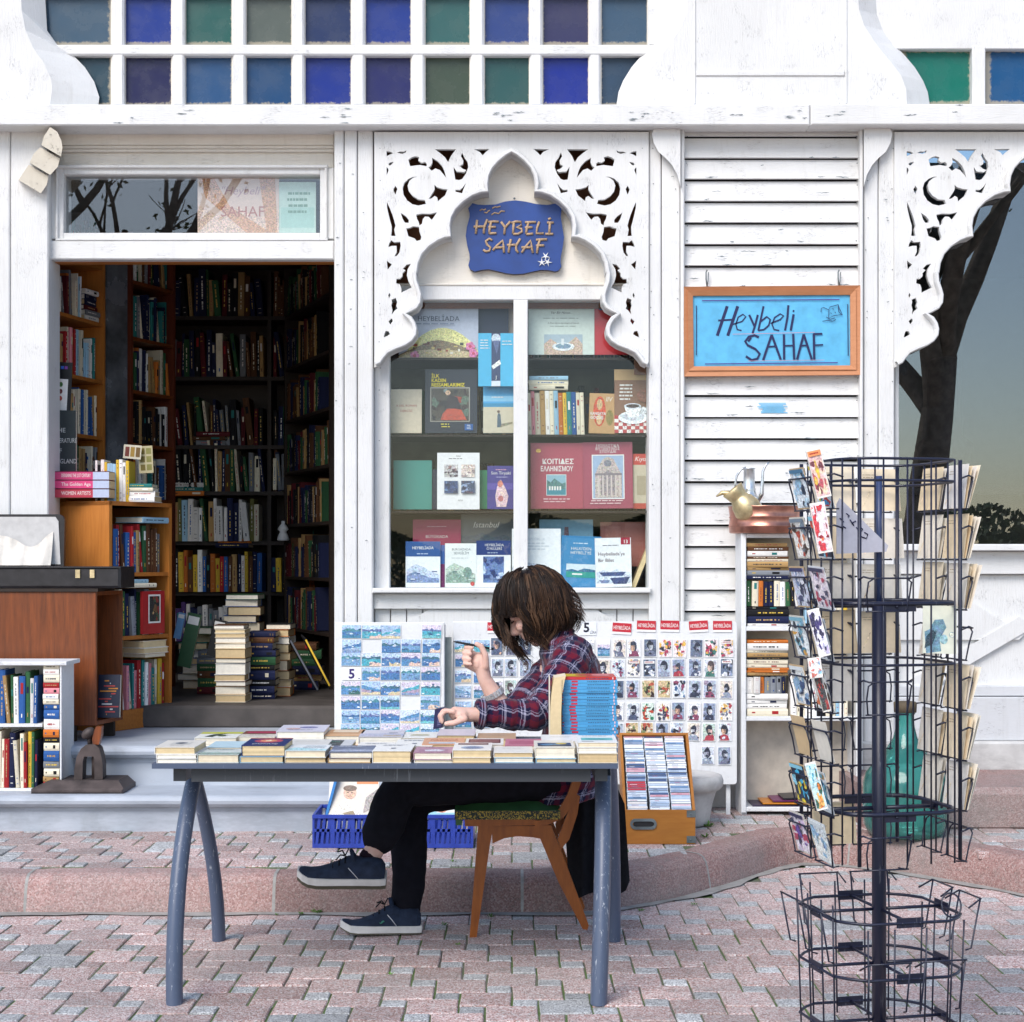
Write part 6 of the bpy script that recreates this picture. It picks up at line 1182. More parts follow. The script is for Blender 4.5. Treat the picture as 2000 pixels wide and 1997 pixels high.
# ================================================================== BOARDS OF CARDS
def card(name, cx, cy, w, h, d, label, group, draw, tilt=0, base='f2f2f2', lean=.0):
    px0, px1 = cx - w / 2, cx + w / 2; return upright(name, px0, px1, cy - h / 2, cy + h / 2, d, .0035, hexc(base), label, draw, group, lean, M_GLOSS, False, tilt)
bd = thing('postcard_stand', 'white box-shaped postcard stand on the top step beside the door', 'stand', P(760, 1440, 8.12))
m = MB(); d = 8.10; m.bbox(X(654, d), d, .508, X(868, d), d + .02, Z(1216, d), .003); m.build('front_board', M_CLEAN, bd)
m = MB(); m.box(X(864, d), d + .021, .508, X(868, d), d + .16, Z(1222, d)); m.build('side_board', M_CLEAN, bd); m = MB(); m.box(X(654, d), d + .021, .508, X(656, d), d + .16, Z(1222, d)); m.build('side_board', M_CLEAN, bd)
m = MB(); m.box(X(868, d) + .001, d + .06, .508, X(881, d), d + .075, Z(1246, d)); m.build('side_flap', mk_plain('grey_green_board', (.24, .27, .26), .6), bd)
rc = random.Random(19); CC = [686.6, 725.7, 764, 803, 842.5]; RR_ = [1234, 1262, 1288, 1316, 1344.6, 1373, 1400.5, 1427]
for r_ in range(8):
    for c_ in range(5):
        if (r_, c_) in ((0, 3), (1, 1), (5, 3)): continue
        if (r_, c_) == (3, 0): card('price_card', CC[0], RR_[3], 38, 25, d - .005, 'white price card with a purple five on the postcard stand', None, lambda s: (s.text('5', .5, .14, .72, hexc('3a2a6a'), 'C', .5, 0, .03), s.rect(.85, .1, .93, .16, hexc('3a2a6a')))); continue
        k = rc.randrange(4); w = 38.6 if rc.random() < .8 else 36
        card('postcard', CC[c_] - r_ * .4 + rc.uniform(-.6, .6), RR_[r_] + rc.uniform(-.6, .6), w, 27, d - .005, f'coastal postcard in the {ORD[r_]} row, {ORD[c_]} column of the postcard stand', 'postcards on the stand', lambda s, k=k: pic_sea(s, .02, .03, .98, .97, rc, k), rc.uniform(-.012, .012))
PALS = [('e6e2da', '2a3148', 'a83444', '6a7186', 'd8b060'), ('d8dee6', '35608c', '1d2130', 'aebccb', '84405c'), ('c9b48a', '3a2a26', '7a8a5a', 'e6dcc8', 'b0503a'), ('5f6d84', '1d2130', 'c6ccd4', '8e9cb4', 'e4e7ec'), ('e8d8d8', 'b03a5a', '40766c', '2a2f3c', 'e0b050'), ('cfe0d4', '2f7a5a', 'b8442e', '1f3a34', 'e6e2d0')]
def pick_pic(rc):
    q = rc.random()
    if q < .6: return lambda s: pic_head(s, .05, .04, .95, .96, rc)
    pal = rc.choice(PALS)
    def f(s):
        pic_scene(s, .05, .04, .95, .96, rc, pal, 18)
        if q > .85: s.rect(.12, .74, .88, .88, hexc('f0eeea')); s.lines(.16, .9, .8, .1, 1, .05, hexc('a83444'), rc)
    return f
# two white boards of magnets
bd = thing('magnet_board', 'white board of magnets behind the raised hand', 'board', P(1010, 1440, 8.2)); d = 8.2
m = MB(); m.bbox(X(884, d), d, SW + .2, X(1146, d), d + .02, Z(1214, d), .004); m.build('panel', M_CLEAN, bd)
for r_, y in enumerate((1262, 1292, 1322, 1352, 1382, 1410)):
    for c_, x in enumerate((904, 940)):
        card('picture_magnet', x + rc.uniform(-1, 1), y + rc.uniform(-1, 1), 33, 25, d - .005, f'landscape magnet, {ORD[r_]} row, {("left", "right")[c_]} column beside raised forearm', 'landscape magnets on the left board', lambda s: pic_sea(s, .03, .04, .97, .96, rc))
for r_, y in enumerate((1263, 1304, 1346, 1388)):
    for c_, x in enumerate((971, 998, 1026)):
        card('portrait_magnet', x + rc.uniform(-1, 1), y, 25, 36, d - .005, f'portrait magnet, {ORD[r_]} row, {ORD[c_]} column, board behind raised hand', 'portrait magnets on the left board', lambda s: pic_head(s, .06, .04, .94, .96, rc), rc.uniform(-.02, .02))
def dr_red(s): s.rect(0, .2, 1, 1, hexc('c22c3a')); s.text('HEYBELİADA', .5, .42, .32, W_W, 'C', .9, 0, .01)
card('name_magnet', 970, 1226, 36, 21, d - .005, 'red name magnet half hidden by the person hair', 'red name magnets', dr_red)
bd = thing('magnet_board', 'white board of portrait magnets with rounded corners leaning by the clapboards', 'board', P(1300, 1528, 8.1)); d = 8.1
c0, c1 = (1128, 1214), (1439, 1532); rd = 6; lp = []
for cx, cy, a0 in ((c1[0] - rd, c0[1] + rd, -90), (c1[0] - rd, c1[1] - rd, 0), (c0[0] + rd, c1[1] - rd, 90), (c0[0] + rd, c0[1] + rd, 180)):
    for k in range(5): a = R(a0 + k * 22.5); lp.append((cx + rd * math.cos(a), cy + rd * math.sin(a)))
m = MB(); m.prism([lp], d, d + .02, lambda x, y, q: P(x, y, q)); m.build('panel', M_CLEAN, bd)
for a_, b_ in ((1180, 1190), (1420, 1428)): m = MB(); m.box(X(a_, d), d + .03, SW, X(b_, d), d + .05, Z(1520, d)); m.build('prop', M_CLEAN, bd)
card('price_card', 1148, 1228, 34, 26, d - .004, 'hand-lettered five lira price card above the plaid shoulder', None, lambda s: (s.text('5', .42, .25, .68, hexc('1d1d30'), 'C', .45, 0, .03), s.text('LİRA', .8, .12, .2, hexc('1d1d30'), 'C', .36)), base='e9edf2')
for k, x in enumerate((1214, 1262, 1308, 1365, 1411)): card('name_magnet', x, 1225 + (2, -2, -2, 0, -1)[k], 37, 22, d - .005, f'red name magnet, {ORD[k]} from the left along the top of the right board', 'red name magnets', dr_red, (.06, .03, .02, -.06, 0)[k])
for r_, y in enumerate((1266, 1305, 1346, 1390, 1430, 1476)):
    for c_, x in enumerate((1149, 1179, 1209, 1239, 1269, 1299, 1328, 1359, 1389, 1420)):
        if r_ == 5 and c_ < 8: continue
        if r_ == 0 and c_ == 1: card('picture_magnet', x, y, 26, 34, d - .005, 'blue seascape magnet in the top row beside the plaid shoulder', None, lambda s: pic_sea(s, .04, .04, .96, .7, rc, 0)); continue
        card('picture_magnet', x - r_ * 1.2 + rc.uniform(-1, 1), y + rc.uniform(-1, 1), 26, 36, d - .005, f'small picture magnet, {ORD[r_]} row from top, {ORD[9 - c_]} from right, on right board', 'picture magnets on the right board', pick_pic(rc), rc.uniform(-.03, .03))

# ================================================================== CRATES, CASE, URN, BOOKCASES
d = 7.18; cr = thing('plastic_crate', 'blue plastic crate of magazines on the pavement under the table', 'crate', (X(766, d), d + .15, SW)); xa, xb = X(610, d), X(924, d); zt_ = Z(1592, d); yb_ = d + .30
def lattice(m, xa, xb, z0, z1, y, th, fy=None):
    m.box(xa, y, z0, xb, y + th, z0 + .018); m.box(xa, y, z1 - .016, xb, y + th, z1); m.box(xa, y - .006, z1 - .014, xb, y, z1 - .002)
    n = 8; wq = (xb - xa) / n
    for k in range(n + 1): x = xa + wq * k; m.box(max(xa, x - .009), y + .0005, z0 + .016, min(xb, x + .009), y + th - .0005, z1 - .014)
    zm = (z0 + z1) / 2 + .004; m.box(xa, y + .001, zm - .006, xb, y + th - .001, zm + .006)
    for k in range(n):
        x = xa + wq * k
        for j in range(3): 
            q = x + .012 + j * (wq - .020) / 3; m.hexa([(q, y + .001, z0 + .017), (q + .012, y + .001, z0 + .017), (q + .012, y + th - .001, z0 + .017), (q, y + th - .001, z0 + .017), (q + .012, y + .001, z1 - .015), (q + .024, y + .001, z1 - .015), (q + .024, y + th - .001, z1 - .015), (q + .012, y + th - .001, z1 - .015)])
m = MB(); lattice(m, xa, xb, SW + .002, zt_, d, .010); m.build('front_side', M_BLUEPL, cr)
m = MB(); lattice(m, xa, xb, SW + .002, zt_, yb_, .010); m.build('rear_side', M_BLUEPL, cr)
for x in (xa, xb - .01): m = MB(); m.box(x, d + .0105, SW + .002, x + .01, yb_ - .0005, zt_); m.build('end_side', M_BLUEPL, cr)
m = MB(); m.box(xa + .0105, d + .0105, SW + .006, xb - .0105, yb_ - .001, SW + .012); m.build('bottom', M_BLUEPL, cr)
# one crate leaning inside it holds the magazine that faces out
def dr_mag(s): s.rect(0, 0, 1, 1, hexc('d9d2c6')); s.rect(.55, .85, .98, .98, hexc('d8824a')); s.poly([(.05, 0), (.75, 0), (.66, .3), (.5, .45), (.3, .45), (.12, .25)], hexc('e6e0d2')); s.oval(.42, .62, .13, .17, hexc('c9a58e'), 16); s.oval(.42, .74, .14, .08, hexc('6a5444'), 12); s.rect(.36, .62, .40, .64, hexc('4a3830')); s.rect(.44, .62, .48, .64, hexc('4a3830')); s.rect(.38, .53, .46, .545, hexc('a8605a')); s.poly([(.3, .1), (.5, .16), (.55, .05), (.35, .02)], hexc('8a7a5a')); s.poly([(.7, .1), (1, .3), (1, .75), (.75, .5)], hexc('9a938e'))
mg = upright('magazine', 640, 738, 1516, 1596, d + .10, .012, hexc('d9d2c6'), 'old magazine with a smiling bareheaded portrait facing out of the blue crate', dr_mag, lean=.5)
m = MB(); a, b = P(634, 1596, d + .10), P(655, 1516, d + .14); u = b - a; m.obox(a, u, Vector((.012, 0, 0)), Vector((0, .1, 0)), hexc('2f7fc4')); tag(m.build('folder', M_GLOSS), 'bright blue folder edge left of the magazine portrait in the blue crate', 'folder')
upright('magazine', 800, 905, 1560, 1598, d + .10, .02, hexc('8fc4d2'), 'pale turquoise magazine in the blue crate right of the standing leg', lambda s: (s.rect(.5, .3, 1, 1, hexc('e6e9e6')), s.oval(.6, .5, .1, .2, hexc('c87a5a'))), lean=.6)
upright('magazine', 742, 800, 1530, 1598, d + .12, .02, hexc('c8c4bc'), 'grey magazine in the blue crate behind the crossed leg', None, lean=.5)
# orange case of discs, tilted back
cs = thing('disc_case', 'orange wooden case packed with music discs tilted back on the pavement', 'case', P(1288, 1650, 7.28))
B0 = P(1218, 1650, 7.28); wB = X(1358, 7.28) - X(1218, 7.28); B0.z = SW + .002
tl = R(45); LV = Vector((0, math.cos(tl), math.sin(tl))); NV_ = Vector((0, -math.sin(tl), math.cos(tl))); Lc, Dc, th = .42, .165, .012
EV = Vector((0, -.03, 1)).normalized()      # end board, nearly upright
m = MB(); m.obox(B0, FX * wB, FY * th, EV * .150); m.build('end_board', M_BOXW, cs)
topE = B0 + EV * .150; m = MB(); Bk = topE + LV * Lc; 
for x in (0, wB - th): 
    m = MB(); p = [B0 + FX * x + FY * th, topE + FX * x + FY * th * .5, Bk + FX * x, Bk + FX * x + Vector((0, .11, -.10))]; m.prism([[(v.y, v.z) for v in p]], B0.x + x, B0.x + x + th, lambda a, b, q: (q, a, b)); m.build('side_board', M_BOXW, cs)
m = MB(); m.obox(Bk + FX * .0, FX * wB, LV * .012, Vector((0, .09, -.085))); m.build('back_board', M_BOXW, cs)
m = MB(); m.obox(B0 + FY * .03 + FX * th - NV_ * .03, FX * (wB - 2 * th), LV * (Lc + .06), -NV_ * .01); m.build('bottom_board', M_BOXW, cs)
m = MB(); o = B0 + FX * (wB * .09) + EV * .088; lp = []
for k in range(24): a = 2 * math.pi * k / 24; ca, sa = math.cos(a), math.sin(a); lp.append((.034 * (1 if ca > 0 else -1) + .024 * ca, .024 * sa))
li = [(x * .82, y * .5) for x, y in lp]
m.prism([lp, li], 0, .006, lambda x, y, q: o + FX * (x + .058) + EV * (y + .0) + FY * (q - .006)); m.build('handle_plate', M_ZINC, cs)
m = MB(); m.obox(o + FX * .015 - EV * .014 - FY * .001, FX * .09, EV * .028, FY * .0008); m.build('handle_slot', M_BLACK, cs)
for zz in (.005, .118):
    m = MB(); m.obox(B0 + FX * (wB - .038) + EV * zz - FY * .003, FX * .040, EV * .030, FY * .003); m.ball(B0 + FX * (wB - .02) + EV * (zz + .014) - FY * .004, .004, 6); m.build('corner_plate', M_ZINC, cs)
rd_ = random.Random(6); cw3 = (wB - 2 * th - .03) / 3; pal = ['e9ecf0', 'dfe5ec', 'a9bcd2', 'c9d4e2', '6f8fb4', 'e2c4cc', 'f2f2f2', '8a9cb8', 'd3a0ac', 'b9c9da', '4a5f86', 'e6e0da']
for c_ in range(3):
    nD = 34
    for k in range(nD):
        t = Lc / nD; f = k / nD; xs = B0.x + th + .006 + c_ * (cw3 + .009) + math.sin(f * 3 + c_) * .004 + rd_.uniform(-.0015, .0015); col = hexc('b83a48') if (c_ == 0 and 9 <= k <= 12) else hexc(rd_.choice(pal)); m = MB()
        o = Vector((xs, topE.y + .006, topE.z - .004)) + LV * (f * Lc + .004) - NV_ * rd_.uniform(.002, .008); m.obox(o, FX * cw3, LV * (t * .86), -NV_ * .10, hexc('c9d0d8')); m.obox(o + NV_ * .0002 + FX * .003, FX * (cw3 - .006), LV * (t * .80), NV_ * .0006, col)
        sh = Sheet(m, o + NV_ * .0008 + FX * .003, FX, LV, cw3 - .006, t * .8)
        if rd_.random() < .7: a = rd_.uniform(.05, .3); sh.rect(a, .38, a + rd_.uniform(.2, .5), .56, hexc(rd_.choice(['3a4a6a', 'b04a5a', '20242e', 'f4f4f4', '6a7a9a'])))
        tag(m.build('disc_case_sleeve', M_GLOSS), f'music disc {ORD[k] if k < 30 else "thirty-" + ORD[k - 30] if k > 30 else "thirty-first"} from front, {("left", "middle", "right")[c_]} column of orange case', 'music disc', 'music discs in the orange case')
# white stone urn behind it
c0 = P(1335, 1600, 7.83); m = MB(); m.lathe(c0.x, c0.y, [(.105, SW), (.12, SW + .01), (.125, SW + .03), (.135, SW + .10), (.15, SW + .15), (.155, SW + .165), (.172, SW + .17), (.185, SW + .185), (.188, SW + .21), (.180, SW + .232), (.165, SW + .238), (.15, SW + .232)], 32); tag(m.build('stone_urn', M_PLINTH, recalc=True), 'white round stone urn behind the orange case of discs', 'urn')
# tall white bookcase by the wall
dB = 8.10; wc = thing('white_bookcase', 'tall white open bookcase of paperbacks against the clapboards', 'bookcase', P(1566, 1588, dB)); zb0 = .157; zb1 = Z(1042, dB); xL, xR_ = X(1448, dB), X(1682, dB)
for a, b in ((xL, xL + .024), (xR_ - .024, xR_)): m = MB(); m.bbox(a, dB, zb0, b, dB + .22, zb1, .003); m.build('side_panel', M_CLEAN, wc)
for y in (1042, 1224, 1400, 1577): m = MB(); z1_ = Z(y, dB); m.bbox(xL + .0245, dB + .003, z1_ - .022, xR_ - .0245, dB + .215, z1_, .003); m.build('shelf', M_CLEAN, wc)
m = MB(); m.box(xL + .001, dB + .216, zb0, xR_ - .001, dB + .224, zb1); m.build('back_panel', mk_plain('beige_hardboard', (.56, .50, .42), .8), wc)
for a in (xL, xR_ - .03): m = MB(); m.box(a, dB + .02, SW, a + .03, dB + .2, zb0); m.build('foot', M_CLEAN, wc)
rk = random.Random(44); G = 'paperbacks in the white bookcase'; xi = xL + .028; s1, s2, s3 = Z(1224, dB), Z(1400, dB), Z(1577, dB); T8 = dB / FPX
h_ = pile(Vector((xi + .004, dB + .02, s1 + .001)), FX, -FY, [(.13, .205, .013), (.13, .2, .034), (.13, .205, .034), (.13, .2, .012)], rk, 'foot of upper compartment, tall white bookcase', G, .003, cols=['white', 'navy', 'black', 'black'])
shelf_row(Vector((xi, dB + .02, s1 + h_ + .003)), FX, -FY, .27, .118, .128, .1, rk, ['green', 'navy', 'white', 'black', 'white', 'navy', 'white', 'white', 'orange', 'cream'], 'upright row, upper compartment, tall white bookcase', G, tmin=.018, tmax=.03, lean=0)
pile(Vector((xi + .002, dB + .02, s1 + h_ + .135)), FX, -FY, [(.11, .21, .018), (.11, .205, .024), (.11, .205, .016), (.11, .2, .026), (.11, .2, .012), (.11, .2, .012), (.11, .195, .026), (.11, .2, .02), (.11, .2, .018)], rk, 'upper pile in tall white bookcase', G, .004, cols=['navy', 'grey', 'tan', 'tan', 'cream', 'brown', 'white', 'brown', 'tan'])
h_ = pile(Vector((xi, dB + .02, s2 + .001)), FX, -FY, [(.12, .2, .035), (.12, .2, .022), (.12, .2, .022), (.12, .2, .028)], rk, 'foot of middle compartment, tall white bookcase', G, .003, cols=['cream', 'white', 'white', 'white'])
shelf_row(Vector((xi, dB + .02, s2 + h_ + .002)), FX, -FY, .2, .078, .084, .1, rk, ['black', 'navy', 'white', 'grey', 'black', 'orange', 'white'], 'upright row, middle compartment, tall white bookcase', G, tmin=.016, tmax=.032, lean=0)
pile(Vector((xi + .002, dB + .02, s2 + h_ + .09)), FX, -FY, [(.11, .2, .014), (.11, .2, .01), (.11, .2, .012), (.11, .2, .016), (.11, .2, .024), (.11, .2, .01), (.11, .2, .02), (.11, .2, .012), (.11, .2, .034), (.11, .2, .016)], rk, 'middle pile in tall white bookcase', G, .004, cols=['tan', 'orange', 'orange', 'cream', 'cream', 'black', 'tan', 'cream', 'white', 'orange'])
shelf_row(Vector((xi + .215, dB + .015, s2 + .001)), FX, -FY, .28, .17, .21, .12, rk, ['white', 'black', 'white', 'pale blue', 'cream'], 'right of middle piles, tall white bookcase', G, lean=.05)
shelf_row(Vector((xi + .285, dB + .015, s1 + .001)), FX, -FY, .22, .17, .22, .12, rk, ['white', 'pale blue', 'blue', 'cream', 'yellow'], 'right of upper piles, tall white bookcase', G)
for k, c in enumerate(('3a2f4a', 'c9802a', '6a2a5a', '1a1a22')):
    m = MB(); a = .1 - .07 * k; m.obox(Vector((xi + .03 + .05 * k, dB + .02, s3 + .001 + .011 * k)), Vector((.26 - .02 * k, 0, .012 * (k - 1) * .4)), FY * .18, UP * .007, hexc(c)); tag(m.build('magazine', M_GLOSS), f'thin {("plum", "ochre", "purple", "black")[k]} magazine lying on the floor of the white bookcase', 'magazine', 'magazines lying in the white bookcase')
# copper pan with vessels on top of it
c0 = P(1496, 1040, dB + .1); zc = zb1 + .001; R0 = .175
m = MB(); m.lathe(c0.x - .005, c0.y, [(R0 - .01, zc), (R0, zc + .004), (R0 + .002, zc + .03), (R0 + .006, zc + .034), (R0 + .002, zc + .038), (R0 - .002, zc + .075), (R0 + .003, zc + .08), (R0 - .002, zc + .085), (R0 + .004, zc + .128), (R0 + .008, zc + .133), (R0 - .002, zc + .128), (R0 - .012, zc + .06), (R0 - .02, zc + .02)], 40)
tag(m.build('copper_pan', M_COPPER, recalc=True), 'wide copper pan with rolled bands on top of the white bookcase', 'pan')
zp = zc + .022
def vessel(name, label, mat, cx, cy, prof, z0, n=20): 
    t = thing(name, label, name.split('_')[-1], (cx, cy, z0)); m = MB(); m.lathe(cx, cy, [(r, z0 + z) for r, z in prof], n); m.build('body', mat, t, True); return t
ex_ = X(1466, dB + .05); v = vessel('tin_ewer', 'tall tin ewer with a thin swan spout standing in the copper pan', M_TIN, ex_, dB + .10, [(.045, 0), (.065, .02), (.075, .06), (.072, .10), (.055, .135), (.038, .165), (.031, .19), (.033, .196), (.0285, .204), (.0275, .295), (.033, .300), (.029, .300)], zp)
m = MB(); m.tube([P(1478, 980, dB + .08), P(1488, 965, dB + .07), P(1489, 940, dB + .07), P(1490, 922, dB + .07), P(1495, 910, dB + .07), P(1502, 903, dB + .07)], [.014, .011, .008, .0065, .006, .005], 10); m.build('spout', M_TIN, v)
m = MB(); m.tube([P(1457, 914, dB + .1), P(1447, 917, dB + .1), P(1439, 930, dB + .1), P(1436, 945, dB + .1), P(1437, 958, dB + .1)], .0055, 8); m.build('handle', M_TIN, v)
t = thing('brass_coffee_pot', 'dented brass coffee pot lying tilted in the copper pan', 'pot', (X(1455, dB + .03), dB + .03, zp)); rot = Matrix.Rotation(R(-38), 3, 'Y'); cc = P(1458, 992, dB + .01)
m = MB(); prof = [(.03, -.06), (.062, -.045), (.07, -.005), (.060, .035), (.048, .055), (.043, .064), (.047, .070), (.050, .090), (.057, .112), (.053, .114), (.038, .075)]; n = 20; vs_ = []
for r, z in prof:
    for k in range(n): a = 2 * math.pi * k / n; vs_.append(cc + rot @ Vector((r * math.cos(a), r * math.sin(a), z)))
m.raw(vs_, [(i * n + k, i * n + (k + 1) % n, (i + 1) * n + (k + 1) % n, (i + 1) * n + k) for i in range(len(prof) - 1) for k in range(n)], smooth=True); m.raw(vs_[:n], [tuple(range(n))]); m.build('body', M_BRASS, t, True)
m = MB(); m.tube([P(1434, 968, dB + .02), P(1422, 964, dB + .02), P(1410, 963, dB + .02), P(1399, 970, dB + .02)], [.018, .015, .011, .004], 8); m.build('spout', M_BRASS, t)
vessel('pewter_beaker', 'small blackened pewter beaker at the right of the copper pan', M_PEWTER, X(1512, dB + .05), dB + .06, [(.03, 0), (.032, .02), (.030, .07), (.036, .115), (.034, .115), (.026, .03)], zp); v = vessel('pewter_beaker', 'second blackened pewter beaker nearer the postcard rack', M_PEWTER, X(1536, dB + .05), dB + .04, [(.034, 0), (.036, .02), (.034, .07), (.040, .112), (.038, .112), (.03, .03)], zp)
# turquoise demijohn
c0 = P(1768, 1630, 7.52); z0 = SW; bt = thing('demijohn', 'big turquoise glass demijohn with a brown cap behind the postcard rack', 'bottle', (c0.x, c0.y, z0))
m = MB(); pr = [(.12, .0), (.165, .01), (.185, .05), (.19, .15), (.188, .24), (.175, .285), (.135, .33), (.085, .39), (.055, .44), (.042, .49), (.038, .545), (.044, .55), (.044, .565), (.034, .565)]; m.lathe(c0.x, c0.y, [(r, z0 + z) for r, z in pr], 36); m.build('body', M_BOTTLE, bt, True)
m = MB(); m.lathe(c0.x, c0.y, [(.04, z0 + .556), (.05, z0 + .557), (.052, z0 + .60), (.046, z0 + .605), (.02, z0 + .607)], 20); m.build('cap', M_CORK, bt)
# black rounded pan lid beside it
c0 = P(1845, 1440, 7.95); m = MB(); n = 24; pts = [(c0.x + .06 * math.cos(2 * math.pi * k / n), c0.z + .115 * math.sin(2 * math.pi * k / n)) for k in range(n)]; m.prism([pts], 7.95, 7.99, lambda x, y, q: (x, q, y)); m.box(c0.x - .01, 7.96, .335, c0.x + .01, 7.985, c0.z - .1); tag(m.build('round_mirror_stand', M_BLACK), 'black rounded panel on a short foot behind the demijohn', 'stand')

# ---- left side: brown cabinet, suitcase, iron press, small white bookcase
cb = thing('wooden_cabinet', 'reddish varnished cabinet open at its right side on the landing', 'cabinet', (-2.3, 8.2, .507)); d = 8.06; zt_, zb_ = Z(1156, d), Z(1418, d); xr = X(188, d)
m = MB(); m.bbox(-2.72, d, zb_, xr, d + .02, zt_, .004); m.build('front_panel', M_BROWN, cb); m = MB(); m.box(-2.72, d + .30, zb_, X(238, 8.36), d + .32, zt_); m.build('rear_panel', M_BROWN, cb)
def slab(z, t=.02): m = MB(); m.hexa([(-2.72, d + .021, z), (xr, d + .021, z), (X(238, 8.36), d + .299, z), (-2.72, d + .299, z), (-2.72, d + .021, z + t), (xr, d + .021, z + t), (X(238, 8.36), d + .299, z + t), (-2.72, d + .299, z + t)]); return m
slab(zb_ + .001).build('shelf', M_BROWN, cb); m = slab(zt_ - .019); m.build('shelf', M_BROWN, cb); m = MB(); m.box(-2.55, d + .021, zb_ + .02, -2.53, d + .299, zt_ - .02); m.build('divider', M_DARKW, cb)
m = MB(); m.box(-2.74, d - .01, zt_, xr + .01, d + .33, zt_ + .016); m.build('top', M_DARKW, cb)
for x, y in ((-2.15, d + .04), (-2.02, d + .28), (-2.68, d + .04)): m = MB(); m.box(x - .025, y - .02, .508, x + .025, y + .02, zb_); m.build('foot', M_DARKW, cb)
upright('magazine', 190, 233, 1318, 1402, 8.16, .03, hexc('1c2138'), 'dark magazine with coloured print in the open side of the cabinet', lambda s: [s.rect(rt.uniform(0, .7), .06 * k, rt.uniform(.3, 1), .06 * k + .03, rt.choice([hexc('b03a3a'), hexc('3a5ab0'), hexc('c9c9c9'), hexc('c9802a')])) for k in range(1, 15)], lean=.12)
sc = thing('suitcase', 'open black leather suitcase with a cream cloth lining on the cabinet', 'suitcase', (-2.3, 8.2, zt_ + .016)); z0 = zt_ + .017
m = MB(); m.bbox(-2.70, d - .02, z0, X(237, d), d + .28, z0 + .105, .012); m.build('tray', M_LEATHER, sc); m = MB(); m.box(-2.70, d - .026, z0 + .098, X(238, d), d + .285, z0 + .104); m.build('rim', M_BLACK, sc)
m = MB(); lp = [(-2.70, z0 + .106), (X(124, 8.3), z0 + .106)]
for k in range(7): a = R(k * 15); lp.append((X(112, 8.3) + .035 * math.cos(a), z0 + .33 + .035 * math.sin(a)))
lp.append((-2.70, z0 + .365)); m.prism([lp], d + .245, d + .275, lambda x, y, q: (x, q, y)); m.build('lid', M_LEATHER, sc)
li = [(-2.69, z0 + .115), (X(118, 8.3), z0 + .115), (X(114, 8.3), z0 + .33), (X(108, 8.3), z0 + .352), (-2.69, z0 + .352)]; m = MB(); m.prism([li], d + .240, d + .2445, lambda x, y, q: (x, q, y)); m.build('lining', mk_plain('grey_paper_lining', (.55, .54, .53), .9), sc)
m = MB(); nu_, nv_ = 26, 12; g = []
for j in range(nv_ + 1):
    v = j / nv_; row = []
    for i in range(nu_ + 1):
        u = i / nu_; x = -2.69 + u * .40; top = .235 + .035 * math.sin(u * 7) ; zq = z0 + .11 + (top - .10) * (1 - v) ; row.append((x, d + .232 - .05 * v ** 1.5 - .010 * (1 + math.sin(u * 21 + v * 3)) * v - .006 * math.sin(u * 43), zq + .012 * math.sin(u * 13 + 1) * (1 - v)))
    g.append(row)
for a_, b_ in zip(g, g[1:]): m.raw(a_ + b_, [(k, k + 1, nu_ + 2 + k, nu_ + 1 + k) for k in range(nu_)], smooth=True)
m.build('cloth', M_CLOTH, sc)
for x in (-2.11, -2.04): m = MB(); m.box(x, d - .03, z0 + .05, x + .022, d - .0205, z0 + .09); m.build('latch', M_BRASS, sc)
# iron press on the step
ip = thing('book_press', 'rusty cast iron book press on the marble step', 'press', P(165, 1540, 7.66)); d = 7.64; zs = .3155
m = MB(); m.bbox(X(60, d), d, zs, X(240, d), d + .26, zs + .022, .008); m.hexa([(X(60, d), d + .01, zs + .022), (X(240, d), d + .01, zs + .022), (X(240, d), d + .25, zs + .022), (X(60, d), d + .25, zs + .022), (X(90, d), d + .05, zs + .055), (X(226, d), d + .05, zs + .055), (X(226, d), d + .24, zs + .055), (X(90, d), d + .24, zs + .055)]); m.build('base_plate', M_IRON, ip)
cxp = X(173, d); hs = [(60 + x / 8.768, 1380 + y / 8.768) for x, y in ((735, 1320), (745, 1080), (785, 860), (860, 725), (950, 655), (1100, 650), (1170, 720), (1210, 860), (1230, 1000), (1232, 1250), (1092, 1250), (1090, 920), (1075, 860), (915, 860), (890, 950), (880, 1320))]
m = MB(); m.prism([hs], d + .08, d + .15, lambda x, y, q: P(x, y, d + .08) + Vector((0, q - d - .08, 0))); bow = m.build('bow', M_IRON, ip, True); bow.modifiers.new('b', 'BEVEL').width = .008
m = MB(); m.tube([(cxp, d + .12, zs + .055), (cxp, d + .12, zs + .27)], .016, 10); m.build('screw', M_IRON, ip); m = MB(); m.prism([[(60 + x / 8.768, 1380 + y / 8.768) for x, y in ((1065, 650), (1050, 560), (1080, 430), (1120, 345), (1215, 345), (1205, 480), (1165, 655))]], d + .09, d + .13, lambda x, y, q: P(x, y, d + .09) + Vector((0, q - d - .09, 0))); m.build('lever', M_BROWN, ip, True)
m = MB(); m.ball(P(60 + 985 / 8.768, 1380 + 460 / 8.768, d + .1), (.036, .026, .024), 14, rot=Matrix.Rotation(R(-38), 3, 'Y')); m.tube([P(60 + 1010 / 8.768, 1380 + 650 / 8.768, d + .11), P(60 + 1000 / 8.768, 1380 + 500 / 8.768, d + .11)], .011, 8); m.build('knob', M_IRON, ip)
